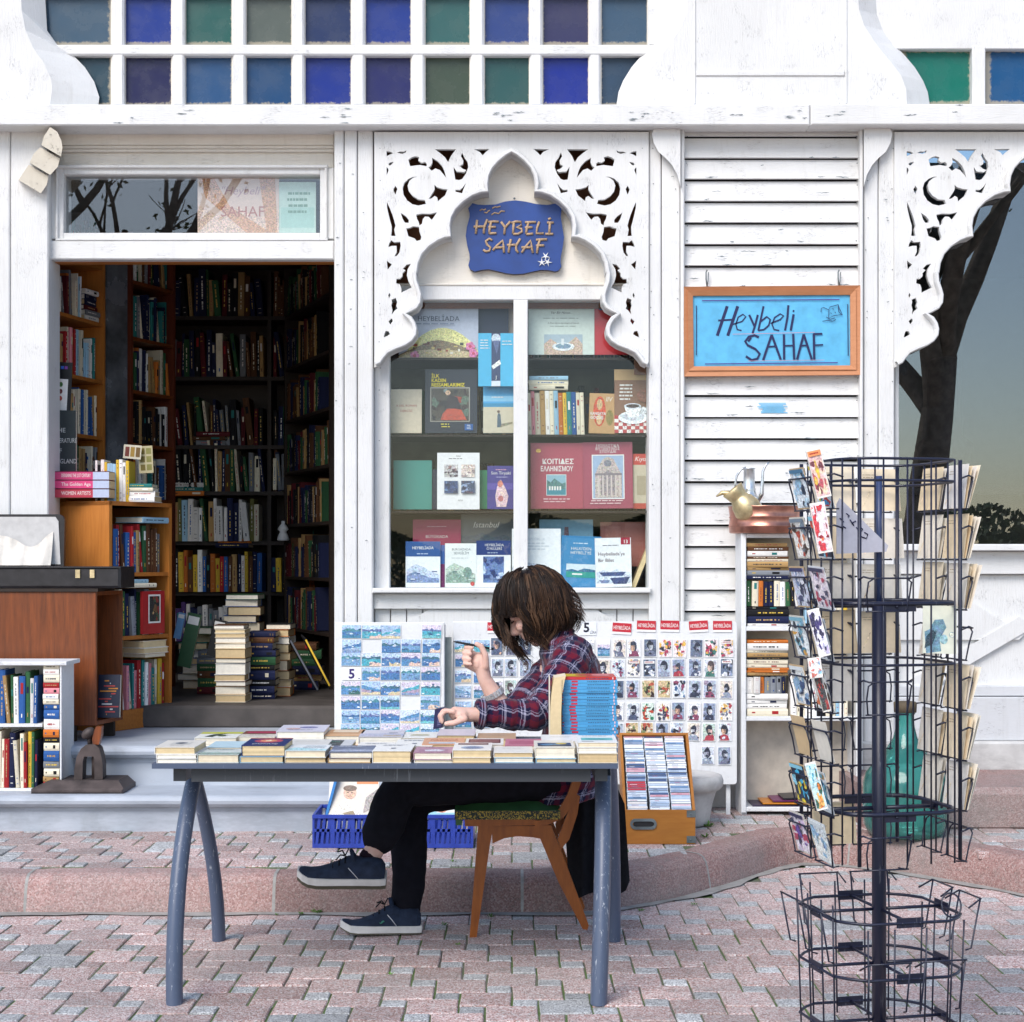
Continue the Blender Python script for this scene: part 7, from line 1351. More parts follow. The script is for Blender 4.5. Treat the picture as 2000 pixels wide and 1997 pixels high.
# small white bookcase at the far left
d = 7.72; sb = thing('small_white_bookcase', 'small white bookcase of stacked paperbacks at the left edge of the steps', 'bookcase', (X(60, d), d + .1, .316)); xr = X(120, d); zt_ = Z(1300, d)
m = MB(); m.box(X(117, d), d, .316, xr, d + .22, zt_); m.build('side_panel', M_CLEAN, sb); m = MB(); m.bbox(-2.6, d - .012, zt_, X(131, d), d + .23, zt_ + .018, .003); m.build('top', M_CLEAN, sb); m = MB(); m.box(-2.6, d + .2, .316, xr - .004, d + .21, zt_); m.build('back_panel', M_CLEAN, sb); m = MB(); m.box(-2.6, d + .001, .316, X(117, d), d + .2, .33); m.build('shelf', M_CLEAN, sb)
pile(Vector((X(84, d), d + .01, .331)), FX, -FY, [(.15, .072, t) for t in (.027, .025, .036, .034, .048, .036, .025, .036, .048, .042, .025, .022, .025, .027, .025, .034, .027, .022)], rk, 'pile in small white bookcase', 'paperbacks in the small white bookcase', .003, cols=['red', 'tan', 'cream', 'grey', 'blue', 'cream', 'black', 'orange', 'white', 'blue', 'blue', 'cream', 'white', 'pink', 'red', 'cream', 'white', 'cream'])
shelf_row(Vector((-2.46, d + .01, .331)), FX, -FY, .27, .2, .27, .15, rk, ['yellow', 'green', 'cream', 'red', 'navy'], 'lower row in small white bookcase', 'paperbacks in the small white bookcase')
m = MB(); m.box(-2.6, d + .002, .615, X(82, d), d + .2, .63); m.build('shelf', M_CLEAN, sb)
shelf_row(Vector((-2.46, d + .01, .631)), FX, -FY, .26, .2, .25, .15, rk, ['green', 'white', 'tan', 'blue', 'cream'], 'upper row in small white bookcase', 'paperbacks in the small white bookcase')

# ================================================================== CHAIR
ch = thing('wooden_chair', 'beech chair with green seat cushion and patterned border behind the table', 'chair', P(1030, 1815, 6.33)); dn, df = 6.14, 6.50
def plank(name, pts, y0, th, mat, dref=dn, parent=None):
    m = MB(); m.prism([pts], 0, th, lambda x, y, q: P(x, y, dref) + Vector((0, y0 - dref + q, 0))); return m.build(name, mat, parent or ch, True)
for y0 in (dn, df - .03):
    plank('leg', [(934, 1612), (964, 1612), (957, 1650), (931, 1831), (917, 1832)], y0, .03, M_CHAIR); plank('leg', [(1044, 1612), (1076, 1612), (1100, 1672), (1150, 1808), (1147, 1817), (1138, 1815), (1090, 1722)], y0, .03, M_CHAIR)
    plank('side_rail', [(907, 1597), (1036, 1596), (1050, 1603), (1048, 1612), (908, 1614)], y0 - .004, .026, M_CHAIR)
    plank('back_post', [(1040, 1604), (1070, 1600), (1092, 1580), (1108, 1552), (1120, 1520), (1130, 1470), (1140, 1420), (1152, 1420), (1145, 1475), (1134, 1530), (1120, 1570), (1100, 1598), (1070, 1611), (1042, 1612)], y0 - .006, .024, M_CHAIR); plank('back_brace', [(1089, 1640), (1112, 1580), (1126, 1552), (1133, 1556), (1128, 1590), (1112, 1640), (1094, 1662)], y0 + .004, .022, M_CHAIR)
    plank('apron', [(960, 1614), (1056, 1614), (1062, 1640), (1040, 1636), (1010, 1634), (985, 1638), (962, 1648)], y0 + .004, .02, M_CHAIR)
m = MB(); x0, x1 = X(912, dn), X(1050, dn)
m.box(X(912, dn), dn + .02, Z(1612, dn), X(920, dn), df - .02, Z(1598, dn)); m.build('cross_rail', M_CHAIR, ch)
for y in (1440, 1478): m = MB(); m.box(X(1132 + (1440 - y) * .12, dn), dn + .02, Z(y + 22, dn), X(1142 + (1440 - y) * .12, dn), df - .03, Z(y, dn)); m.build('back_slat', M_CHAIR, ch)
m = MB(); n = 12; xs = [888 + (1094 - 888) * k / n for k in range(n + 1)]; rows = []
for j in range(7):
    f = j / 6; yy = dn - .012 + (df - dn + .024) * f; e = math.sin(math.pi * f) ** .4
    rows.append([Vector((X(x, dn), yy, Z(1583 - (10 + 9 * math.sin(math.pi * k / n) ** .5) * e, dn))) for k, x in enumerate(xs)])
for a, b in zip(rows, rows[1:]): m.raw(a + b, [(k, k + 1, n + 2 + k, n + 1 + k) for k in range(n)], smooth=True)
bt_ = [Vector((v.x, v.y, Z(1599, dn))) for v in rows[0]]; m.build('cushion', M_GREENV, ch)
m = MB(); 
for row, sgn in ((rows[0], 1), (rows[-1], -1)): lo = [Vector((v.x, v.y - .001 * sgn, Z(1600, dn))) for v in row]; m.raw([v + Vector((0, -.001 * sgn, 0)) for v in row] + lo, [(k, k + 1, n + 2 + k, n + 1 + k) for k in range(n)])
for k in (0, n): c = [r[k] for r in rows]; lo = [Vector((v.x, v.y, Z(1602, dn))) for v in c]; m.raw(c + lo, [(i, i + 1, 8 + i, 7 + i) for i in range(6)])
m.build('cushion_border', M_TAPES, ch)
m = MB(); m.box(X(890, dn), dn - .005, Z(1612, dn), X(902, dn), df, Z(1598, dn)); m.build('cushion_flap', M_GREENV, ch)
# black coat hung over the chair back
m = MB(); nu, nv = 16, 22; fr_, bk_ = [], []; rr = random.Random(2); cd_ = 6.40
for j in range(nv + 1):
    v = j / nv; y = 1432 + v * (1750 - 1432); xl = 1112 + (1100 - 1112) * min(1, v * 2) + 22 * max(0, v - .4); xr_ = 1160 + 52 * min(1, v * 2.2) + 18 * v; a, b = [], []
    for i in range(nu + 1):
        u = i / nu; x = xl + (xr_ - xl) * u; yy = y + (18 * math.sin(u * 9 + 1) * .35 + (-22 * (u - .45) if u > .45 else 0) + (-14 if u > .95 else 0)) * v ** 2
        dy = .022 * math.sin(u * 13 + v * 2.2) * (.3 + v) + .012 * math.sin(u * 27 + v * 5); p = P(x, yy, cd_ - .03 + dy); a.append(p); b.append(p + Vector((0, .05 - dy * .6, 0)))
    fr_.append(a); bk_.append(b)
for g in (fr_, bk_):
    for a, b in zip(g, g[1:]): m.raw(a + b, [(k, k + 1, nu + 2 + k, nu + 1 + k) for k in range(nu)], smooth=True)
for i in (0, nu): a = [r[i] for r in fr_]; b = [r[i] for r in bk_]; m.raw(a + b, [(k, k + 1, nv + 2 + k, nv + 1 + k) for k in range(nv)], smooth=True)
m.raw(fr_[-1] + bk_[-1], [(k, k + 1, nu + 2 + k, nu + 1 + k) for k in range(nu)])
tag(m.build('coat', M_BLACKCLOTH), 'black coat hung over the chair back and trailing to the kerb', 'coat')

# ================================================================== PERSON
def chain(m, pts, n=12):
    """rounded limb through (point, radius) pairs, closed, for joining"""
    for (p, r) in pts: m.ball(p, r, n)
    for (p, r), (q, s) in zip(pts, pts[1:]): m.tube([p, q], [r, s], n)
def union(m, voxel, smooth=6, f=.5):
    o = m.build('tmp', M_SKIN); md = o.modifiers.new('r', 'REMESH'); md.mode = 'VOXEL'; md.voxel_size = voxel; md.adaptivity = 0
    sm = o.modifiers.new('s', 'SMOOTH'); sm.iterations = smooth; sm.factor = f
    dg = bpy.context.evaluated_depsgraph_get(); me = bpy.data.meshes.new_from_object(o.evaluated_get(dg)); bpy.data.objects.remove(o)
    for p in me.polygons: p.use_smooth = True
    return me
def mesh_obj(name, me, mat, parent=None):
    me.materials.clear(); me.materials.append(mat); me.name = name; o = bpy.data.objects.new(name, me); C.objects.link(o)
    if parent: setparent(o, parent)
    return o
def V(px, py, d): return P(px, py, d)
HC = P(1040, 1190, 6.30); T35 = R(36); hup = Vector((-math.sin(T35), 0, math.cos(T35))); hfw = Vector((-math.cos(T35), 0, -math.sin(T35))); hsd = Vector((0, -1, 0))
rotH = Matrix((( -hfw.x, hsd.x * -1, hup.x), (-hfw.y, hsd.y * -1, hup.y), (-hfw.z, hsd.z * -1, hup.z)))
m = MB()
m.ball(HC + hup * .02 - hfw * .01, (.098, .076, .105), 20, rot=rotH); m.ball(HC + hfw * .035 - hup * .05, (.062, .056, .075), 16, rot=rotH)      # skull, face
m.ball(HC + hfw * .055 - hup * .105, (.028, .03, .024), 12, rot=rotH)                                                                              # chin
chain(m, [(HC + hfw * .088 + hup * .005, .010), (HC + hfw * .112 - hup * .030, .013), (HC + hfw * .096 - hup * .038, .013)])                       # nose
for s_ in (-1, 1):
    m.ball(HC + hfw * .078 + hup * .018 + hsd * .034 * s_, .014, 10); m.ball(HC + hfw * .07 - hup * .025 + hsd * .038 * s_, .024, 10); m.ball(HC - hfw * .005 - hup * .02 + hsd * .076 * s_, (.022, .01, .032), 10, rot=rotH)
m.ball(HC + hfw * .088 - hup * .066, (.010, .022, .008), 10, rot=rotH); m.ball(HC + hfw * .085 - hup * .079, (.010, .019, .008), 10, rot=rotH)      # lips
chain(m, [(HC - hfw * .03 - hup * .06, .052), (P(1080, 1245, 6.33), .052), (P(1095, 1285, 6.33), .07)])
chain(m, [(P(1100, 1320, 6.33), .10), (P(1115, 1400, 6.33), .105), (P(1110, 1490, 6.33), .10), (P(1090, 1515, 6.33), .10)])
nS, nE, nWr = V(1122, 1290, 6.19), V(1048, 1404, 6.03), V(928, 1396, 5.975)
fS, fE, fWr = V(1092, 1295, 6.46), V(992, 1404, 6.14), V(947, 1328, 6.12)
chain(m, [(nS.lerp(nE, .12) + Vector((0, .03, 0)), .045), (nE, .040), (nE.lerp(nWr, .4), .041), (nWr, .027)]); chain(m, [(fS.lerp(fE, .12) + Vector((0, -.03, 0)), .045), (fE, .040), (fE.lerp(fWr, .35), .040), (fWr, .026)])
nH, nK, nA = V(1062, 1520, 6.24), V(780, 1540, 6.14), V(726, 1672, 6.07); fH, fK, fA = V(1062, 1524, 6.42), V(800, 1556, 6.30), V(798, 1786, 6.235)
chain(m, [(nH, .085), (nK, .055), (nK.lerp(nA, .4), .05), (nA, .036), (V(718, 1690, 6.07), .036)]); chain(m, [(fH, .085), (fK, .055), (fK.lerp(fA, .4), .05), (fA, .036), (V(790, 1800, 6.23), .036)])
# raised hand, closed round the pen
D1 = 6.12
chain(m, [(fWr, .026), (V(942, 1308, D1), .028), (V(936, 1288, D1), .027)]); m.ball(V(933, 1296, D1 + .005), (.030, .036, .036), 12); m.ball(V(944, 1296, D1 - .012), (.016, .018, .034), 10)
chain(m, [(V(949, 1302, D1 - .022), .0135), (V(948, 1280, D1 - .03), .0125), (V(940, 1263, D1 - .032), .011), (V(931, 1258, D1 - .034), .0095)], 8)
for k, (yy, xx, r) in enumerate(((1276, 0, .0088), (1287, -3, .0091), (1298, -4, .0087), (1308, -2, .0076))):
    dd = D1 + (.012, .008, .004, 0)[k]; chain(m, [(V(930 + xx, yy + 2, dd + .01), r), (V(914 + xx, yy - 6, dd - .012), r), (V(909 + xx, yy - 12, dd - .034), r * .95), (V(922 + xx, yy - 10, dd - .046), r * .9)], 8)
# resting hand
D2 = 5.965
chain(m, [(nWr, .027), (V(908, 1396, D2), .027), (V(890, 1394, D2), .026)]); m.ball(V(900, 1394, D2), (.036, .044, .022), 12)
for k, dd in enumerate((-.036, -.012, .012, .034)):
    r = (.0088, .0093, .0089, .0079)[k]; sh_ = (2, -2, 0, 5)[k]; chain(m, [(V(886, 1390, D2 + dd), r * 1.08), (V(868 + sh_, 1388, D2 + dd * .9), r), (V(859 + sh_, 1398, D2 + dd * .8), r * .95), (V(862 + sh_, 1411, D2 + dd * .75), r * .9)], 8)
chain(m, [(V(908, 1404, D2 - .034), .013), (V(888, 1412, D2 - .046), .0115), (V(872, 1414, D2 - .044), .010)], 8)
person = mesh_obj('person', union(m, .0040, 2, .5), M_SKIN); tag(person, 'person in a red and navy plaid shirt and black trousers writing at the table', 'person')
# eyebrows, lashes and lips are drawn as small shapes on the face
m = MB()
for s_ in (-1, 1): m.tube([HC + hfw * .094 + hup * .030 + hsd * .016 * s_, HC + hfw * .092 + hup * .036 + hsd * .036 * s_, HC + hfw * .078 + hup * .034 + hsd * .056 * s_], [.003, .0035, .002], 6, hexc('2a1a12')); m.tube([HC + hfw * .094 + hup * .006 + hsd * .018 * s_, HC + hfw * .094 + hup * .003 + hsd * .034 * s_, HC + hfw * .083 + hup * .006 + hsd * .048 * s_], .002, 6, hexc('1a100c'))
m.build('eyebrows', M_HAIR, person)
# shirt: lofted tubes give the weave its own coordinates, then one joined surface takes them over
src_p, src_w = [], []
def loft(m, rings, k, seam=0.0, n=28):
    """rings: (centre, axis u, axis v, ru, rv)"""
    along_ = 0; prev = None; vs_ = []
    for (c, u, v, ru, rv) in rings:
        if prev is not None: along_ += (c - prev).length
        prev = c; per = math.pi * (ru + rv)
        for i in range(n):
            a = 2 * math.pi * i / n; vs_.append(c + u * (ru * math.cos(a)) + v * (rv * math.sin(a)))
            wr = per * ((i / n + .5) % 1.0 - .5); src_p.append(vs_[-1].copy()); src_w.append((wr + seam, along_ + k, 0))
    L = len(rings); m.raw(vs_, [(j * n + i, j * n + (i + 1) % n, (j + 1) * n + (i + 1) % n, (j + 1) * n + i) for j in range(L - 1) for i in range(n)] + [tuple(range(n - 1, -1, -1)), tuple((L - 1) * n + i for i in range(n))])
def limb(m, pts, k, seam, sub=10, fold=.0):
    rings = []; N_ = []
    for (p, r), (q, s) in zip(pts, pts[1:]):
        for i in range(sub): f = i / sub; N_.append((p.lerp(q, f), r + (s - r) * f))
    N_.append(pts[-1])
    for i, (c, r) in enumerate(N_):
        a = N_[max(0, i - 1)][0]; b = N_[min(len(N_) - 1, i + 1)][0]; t = (b - a).normalized(); v = Vector((0, -1, 0)); v = (v - t * v.dot(t)).normalized(); u = v.cross(t)
        rr_ = r * (1 + fold * math.sin(i * 1.55 + k * 40) + fold * .7 * math.sin(i * 2.9 + 1)); rings.append((c, u, v, rr_, rr_))
    loft(m, rings, k, seam)
m = MB(); TR = [(1098, 1560, .142, .178), (1108, 1525, .138, .175), (1116, 1480, .128, .168), (1121, 1430, .122, .168), (1123, 1385, .122, .175), (1121, 1345, .122, .185), (1115, 1310, .115, .192), (1106, 1282, .10, .185), (1096, 1260, .082, .15), (1087, 1244, .066, .10), (1082, 1232, .058, .068)]
dense = []
for a, b in zip(TR, TR[1:]):
    for i in range(4): f = i / 4; dense.append(tuple(p + (q - p) * f for p, q in zip(a, b)))
dense.append(TR[-1]); rg = []
for i, (px, py, rx, ry) in enumerate(dense):
    t = R(10 if i < 24 else 22); f = 1 + .014 * math.sin(i * 1.3) + .01 * math.sin(i * 2.7 + 1); rg.append((P(px, py, 6.33), Vector((-math.cos(t), 0, -math.sin(t) * .6)).normalized(), Vector((0, -1, 0)), rx * f, ry * f))
loft(m, rg, .0, 0.0, 44)
limb(m, [(nS + Vector((-.008, .075, .016)), .078), (nS + Vector((-.004, .012, .006)), .078), (nS.lerp(nE, .40), .070), (nE.lerp(nS, .18), .062), (nE + Vector((-.004, 0, .012)), .060), (nE.lerp(nWr, .30) + Vector((0, 0, .010)), .056), (nE.lerp(nWr, .78) + Vector((0, 0, .006)), .048), (nE.lerp(nWr, .90) + Vector((0, 0, .004)), .050), (nE.lerp(nWr, .97), .046)], .31, .013, 7, .045)
limb(m, [(fS + Vector((0, -.07, .01)), .072), (fS, .072), (fS.lerp(fE, .5), .06), (fE, .056), (fE.lerp(fWr, .12), .052), (fE.lerp(fWr, .26), .048)], .57, .02, 7, .04)
me = union(m, .0058, 4, .5); kd = KDTree(len(src_p)); [kd.insert(p, i) for i, p in enumerate(src_p)]; kd.balance()
wv = me.attributes.new('weave', 'FLOAT_VECTOR', 'POINT'); buf = []
cos_ = [v.co.copy() for v in me.vertices]; nor_ = [v.normal.copy() for v in me.vertices]
for i, co in enumerate(cos_):
    near = kd.find_n(co, 3); ref = src_w[near[0][1]]; sw = 0; au = av = 0
    for (pp, idx, dist) in near:
        w = 1 / (dist + 1e-4); sxy = src_w[idx]
        if abs(sxy[0] - ref[0]) < .05 and abs(sxy[1] - ref[1]) < .05: au += sxy[0] * w; av += sxy[1] * w; sw += w
    buf += [au / sw, av / sw, 0]
    q = co * 16; fold = noise.noise(Vector((q.x * 1.0, q.y * .7, q.z * 1.6))) * .006 + noise.noise(q * 2.4) * .003
    me.vertices[i].co = co + nor_[i] * fold
wv.data.foreach_set('vector', buf); me.update(); mesh_obj('shirt', me, M_PLAID, person)
# collar and rolled cuff as folded bands
def band(name, c, ax, r0, r1, h, mat, k, squash=1.0, open_=0):
    m = MB(); ax = ax.normalized(); v = Vector((0, -1, 0)); v = (v - ax * v.dot(ax)).normalized(); u = v.cross(ax); n = 32; uv = []
    prof = [(r0, 0), (r0 + .004, h * .2), (r1 + .003, h * .8), (r1, h), (r1 - .006, h * .8), (r0 - .004, .0)]; vs_ = []
    for j, (r, z) in enumerate(prof):
        for i in range(n + 1): a = 2 * math.pi * i / n; vs_.append(c + ax * z + u * (r * math.cos(a)) + v * (r * math.sin(a) * squash)); uv.append((r * 6.28 * i / n + k, z * 1.0 + k, 0))
    fs_ = [(j * (n + 1) + i, j * (n + 1) + i + 1, (j + 1) * (n + 1) + i + 1, (j + 1) * (n + 1) + i) for j in range(5) for i in range(n)]; m.raw(vs_, fs_, smooth=True); m.uv = uv; return m.build(name, mat, person)
band('collar', P(1088, 1246, 6.33), Vector((-.30, 0, 1)), .070, .060, .030, M_PLAID, .11, 1.05)
band('cuff', nE.lerp(nWr, .86) + Vector((0, 0, .004)), (nWr - nE), .054, .051, .028, M_PLAID, .23); band('cuff', fE.lerp(fWr, .22), (fWr - fE), .050, .047, .022, M_PLAID, .41)
# trousers
m = MB(); m.ball(P(1090, 1522, 6.33), (.15, .175, .080), 18)
chain(m, [(nH, .088), (nH.lerp(nK, .5), .078), (nK, .068), (nK.lerp(nA, .3), .074), (nK.lerp(nA, .7), .068), (V(744, 1634, 6.08), .058)], 16); chain(m, [(fH, .088), (fH.lerp(fK, .5), .076), (fK, .068), (fK.lerp(fA, .35), .070), (fK.lerp(fA, .75), .062), (V(794, 1776, 6.24), .054)], 16)
me = union(m, .0065, 4, .5)
vn = [v.normal.copy() for v in me.vertices]
for v, nq in zip(me.vertices, vn): q = v.co * 14; v.co = v.co + nq * (noise.noise(q) * .006 + noise.noise(q * 2.2) * .003)
me.update(); mesh_obj('trousers', me, M_TROUSER, person)
m = MB(); chain(m, [(V(722, 1676, 6.07), .040), (V(712, 1702, 6.07), .042)], 14); m.build('sock', M_SOCK, person); m = MB(); chain(m, [(V(796, 1780, 6.235), .042), (V(790, 1802, 6.235), .042)], 14); m.build('sock', M_SOCK, person)
# shoes: lofted along their length, toe to heel
def shoe(heel, toe, yc, roll, pitch_lab):
    L = (toe - heel).length; ax = (toe - heel).normalized(); up = Vector((0, -1, 0)).cross(ax); up = up if up.z > 0 else -up; sd = Vector((0, -1, 0)); r_ = Matrix.Rotation(roll, 3, ax); up = r_ @ up; sd = r_ @ sd
    st = [(0, .030, .070, .024), (.04, .036, .090, .030), (.14, .038, .098, .034), (.26, .038, .094, .034), (.36, .040, .105, .032), (.44, .041, .100, .030), (.54, .043, .080, .034), (.66, .046, .062, .038), (.78, .047, .048, .040), (.88, .043, .040, .036), (.95, .034, .038, .027), (.985, .024, .034, .018), (1.0, .012, .031, .008)]
    def sect(f, w, z0, z1, wt): 
        c = heel + ax * (f * L) + up * (.9 * max(0, f - .8) ** 2 * .5); pts = []
        for a, b in ((-1, 0), (-1.02, .35), (-.92, .65), (-.62, .92), (0, 1), (.62, .92), (.92, .65), (1.02, .35), (1, 0)): pts.append(c + sd * (a * (w if b < .5 else w * .35 + wt * .65)) + up * (z0 + (z1 - z0) * b))
        return pts
    m = MB(); rows = [sect(f, w * .97, .028, z, wt) for f, w, z, wt in st]; q = 9
    for a, b in zip(rows, rows[1:]): m.raw(a + b, [(k, k + 1, q + k + 1, q + k) for k in range(q - 1)], smooth=True)
    m.raw(rows[0], [tuple(range(q))]); m.raw(rows[-1], [tuple(range(q))]); o = m.build('shoe', M_SUEDE, person, True)
    def strip(name, z0, z1, g, mat):
        m = MB(); ringb = []; 
        for f, w, z, wt in st: ringb.append((f, w + g))
        lift_ = lambda f: up * (.9 * max(0, f - .8) ** 2 * .5)
        pl = [heel + lift_(f) + ax * (f * L + (-.006 if i == 0 else .006 if i == len(st) - 1 else 0)) + sd * w for i, (f, w) in enumerate(ringb)] + [heel + lift_(f) + ax * (f * L + (.006 if i == len(st) - 1 else -.006 if i == 0 else 0)) - sd * w for i, (f, w) in reversed(list(enumerate(ringb)))]
        n = len(pl); m.raw([p + up * z0 for p in pl] + [p + up * z1 for p in pl], [(k, (k + 1) % n, n + (k + 1) % n, n + k) for k in range(n)] + [tuple(range(n - 1, -1, -1)), tuple(n + k for k in range(n))]); m.build(name, mat, o, True)
    strip('midsole', .006, .031, .004, M_RUBBER); strip('outsole', 0, .0058, .001, M_SOLE)
    if pitch_lab: strip('tread', -.012, -.0005, -.004, M_SOLE)
    def on(f, b, out=.002):
        for (f0, w0, z0, t0), (f1, w1, z1, t1) in zip(st, st[1:]):
            if f0 <= f <= f1: g = (f - f0) / (f1 - f0); w, z, wt = w0 + (w1 - w0) * g, z0 + (z1 - z0) * g, t0 + (t1 - t0) * g; break
        ww = w if b < .5 else w + (wt - w) * min(1, (b - .35) / .57); return heel + ax * (f * L) + sd * (ww + out) + up * (.028 + (z - .028) * b)
    m = MB(); m.tube([on(.30, .06), on(.36, .35), on(.42, .62, .0015)], .0016, 5, hexc('d8dade')); m.build('side_stripe', M_PAPER, o)
    m = MB()
    for f in (.46, .53, .60): m.tube([heel + ax * (f * L) + sd * .026 + up * (.028 + .06 - (f - .46) * .16), heel + ax * ((f + .01) * L) + up * (.098 - (f - .46) * .22), heel + ax * (f * L) - sd * .026 + up * (.028 + .06 - (f - .46) * .16)], .003, 6, hexc('0c0d16'))
    c = heel + ax * (.47 * L) + up * .104; m.tube([c, c + sd * .02 + up * .012 + ax * .015, c + sd * .03 - up * .004 + ax * .03], .0028, 6, hexc('0c0d16')); m.tube([c, c + up * .025 - ax * .012 - sd * .004], .0024, 6, hexc('0c0d16')); m.tube([c, c - sd * .02 + up * .01 + ax * .012, c - sd * .028 + ax * .03], .0028, 6, hexc('0c0d16')); m.build('laces', M_PAPER, o)
    m = MB(); m.tube([heel + ax * (.36 * L) + sd * .02 + up * .09, heel + ax * (.40 * L) + up * .125, heel + ax * (.36 * L) - sd * .02 + up * .09], .008, 6); m.build('tongue', M_SUEDE, o)
    if not pitch_lab:
        m = MB(); k0 = [on(.455 + .012 * i, .30 + .05 * math.sin(i * 1.3), .0035) for i in range(6)]; m.tube(k0, [.0015, .0032, .0036, .003, .002, .001], 6, hexc('4a8a78')); m.build('emblem', M_PAPER, o)
shoe(V(821, 1821, 6.215), V(668, 1821, 6.175), 0, 0, False)
shoe(V(751, 1724, 6.05), V(584, 1720, 6.03), 0, R(-16), True)
# wristwatch
ax = (fE - fWr).normalized(); cW = fE.lerp(fWr, .64); v0 = Vector((0, -1, 0)); v0 = (v0 - ax * v0.dot(ax)).normalized(); u0 = v0.cross(ax); m = MB()
for k in range(22):
    a = 2 * math.pi * k / 22; n_ = u0 * math.cos(a) + v0 * math.sin(a); t_ = -u0 * math.sin(a) + v0 * math.cos(a); big = k in (9, 10, 11); w = .011 if not big else .014
    m.obox(cW + n_ * .0385 - ax * w - t_ * .0050, ax * (2 * w), t_ * .0100, n_ * (.0035 if not big else .008))
m.build('watch', M_STEEL, person)
# hair: a cap and some fifteen hundred strands falling over the bowed face
rh = random.Random(17); m = MB(); Cc = HC + Vector((.0, 0, .012)); ER = Vector((.141, .098, .146)); n = 28; mm = 20; vs_ = []
for i in range(mm + 1):
    th_ = math.pi * i / mm
    for k in range(n): a = 2 * math.pi * k / n; vs_.append(Cc + Vector((ER.x * .90 * math.sin(th_) * math.cos(a), ER.y * .92 * math.sin(th_) * math.sin(a), ER.z * (.97 if th_ < 1 else .90) * math.cos(th_))))
keepd = (hup * .75 - hfw * .65).normalized()
def kept(p): return (p - HC).dot(keepd) > -.035
m.raw(vs_, [(i * n + k, (i + 1) * n + k, (i + 1) * n + (k + 1) % n, i * n + (k + 1) % n) for i in range(mm) for k in range(n) if all(kept(vs_[q]) for q in (i * n + k, (i + 1) * n + k, (i + 1) * n + (k + 1) % n, i * n + (k + 1) % n))], (.010, .006, .005), smooth=True)
crown = Vector((-.18, .10, 1)).normalized(); e1 = Vector((1, 0, .18)).normalized(); e2 = crown.cross(e1)
HCOL = [(.014, .008, .006), (.021, .012, .008), (.034, .018, .011), (.058, .030, .017), (.10, .054, .030)]
for lock in range(330):
    lph = rh.uniform(0, 2 * math.pi); lt0 = math.acos(1 - rh.random() * .75) * .9 + .05; lvol = rh.uniform(.93, 1.09) + .025 * math.sin(lph * 5); lwave = rh.uniform(0, 6); lwa = rh.uniform(.004, .014); lend = rh.gauss(0, 15); lk = rh.random(); lcol = HCOL[min(4, int(lk ** 1.6 * 5))]; lcurl = rh.uniform(-.004, .006)
    for sidx in range(13):
        ph = lph + rh.gauss(0, .055); t0 = lt0 + rh.gauss(0, .05); vol = lvol + rh.gauss(0, .012); dirn = e1 * math.cos(ph) + e2 * math.sin(ph); pts = []; toback = dirn.x; wave = lwave + rh.gauss(0, .25); wa = lwa
        zend = Z(1222 + lend + rh.gauss(0, 5) + (46 * max(0, -toback) ** 1.6) + (14 if dirn.y < 0 and abs(toback) < .6 else 0), 6.3); th_ = t0; cl = vary(lcol, rh, .35); step = .22
        while th_ < R(97):
            d_ = crown * math.cos(th_) + dirn * math.sin(th_); w_ = 1 + .02 * math.sin(th_ * 6 + wave); p = Cc + Vector((d_.x * ER.x, d_.y * ER.y, d_.z * ER.z)) * (vol * w_); pts.append(p); th_ += step
        p = pts[-1] if pts else Cc; k = 0
        while p.z > zend and k < 18:
            inx = .0045 + .0014 * k if toback < -.2 else (-.0015 - .0010 * k + lcurl if toback > .3 else .0)
            p = p + Vector((inx + wa * .8 * math.cos(wave + k * .75), -.0016 * (1 if dirn.y > 0 else -1) + wa * .6 * math.sin(wave + k * .8), -.017)); k += 1
            if p.y < HC.y - .02 and X(984, 6.25) < p.x < X(1020, 6.25) and p.z < Z(1208, 6.25): break
            pts.append(p)
        if len(pts) < 3: continue
        nn = len(pts); r0 = rh.uniform(.0009, .0017); m.tube(pts, [r0 * (1.0 if q < nn - 4 else (nn - q) / 4.3) for q in range(nn)], 3, cl, caps=False)
for sidx in range(190):      # flyaway ends and the long front lock
    if sidx < 70:
        a = P(972 + rh.uniform(-8, 8), 1205 + rh.uniform(-8, 8), 6.25); b = P(985 + rh.uniform(-8, 12), 1240, 6.24); c = P(994 + rh.uniform(-14, 10), 1268 + rh.uniform(-6, 12), 6.24)
    else:
        ang = rh.uniform(-.2, 1.2); a = Cc + Vector((math.cos(ang) * .150, rh.uniform(-.08, .05), math.sin(ang) * .150)); b = a + Vector((math.cos(ang) * .02 + .012, 0, -.018)); c = b + Vector((.012 + rh.uniform(-.01, .012), 0, -.028))
    m.tube([a, a.lerp(b, .5) + Vector((.003, 0, 0)), b, b.lerp(c, .6), c], [.0013, .0013, .0011, .0008, .0003], 3, rh.choice(HCOL), caps=False)
m.build('hair', M_HAIR, person)
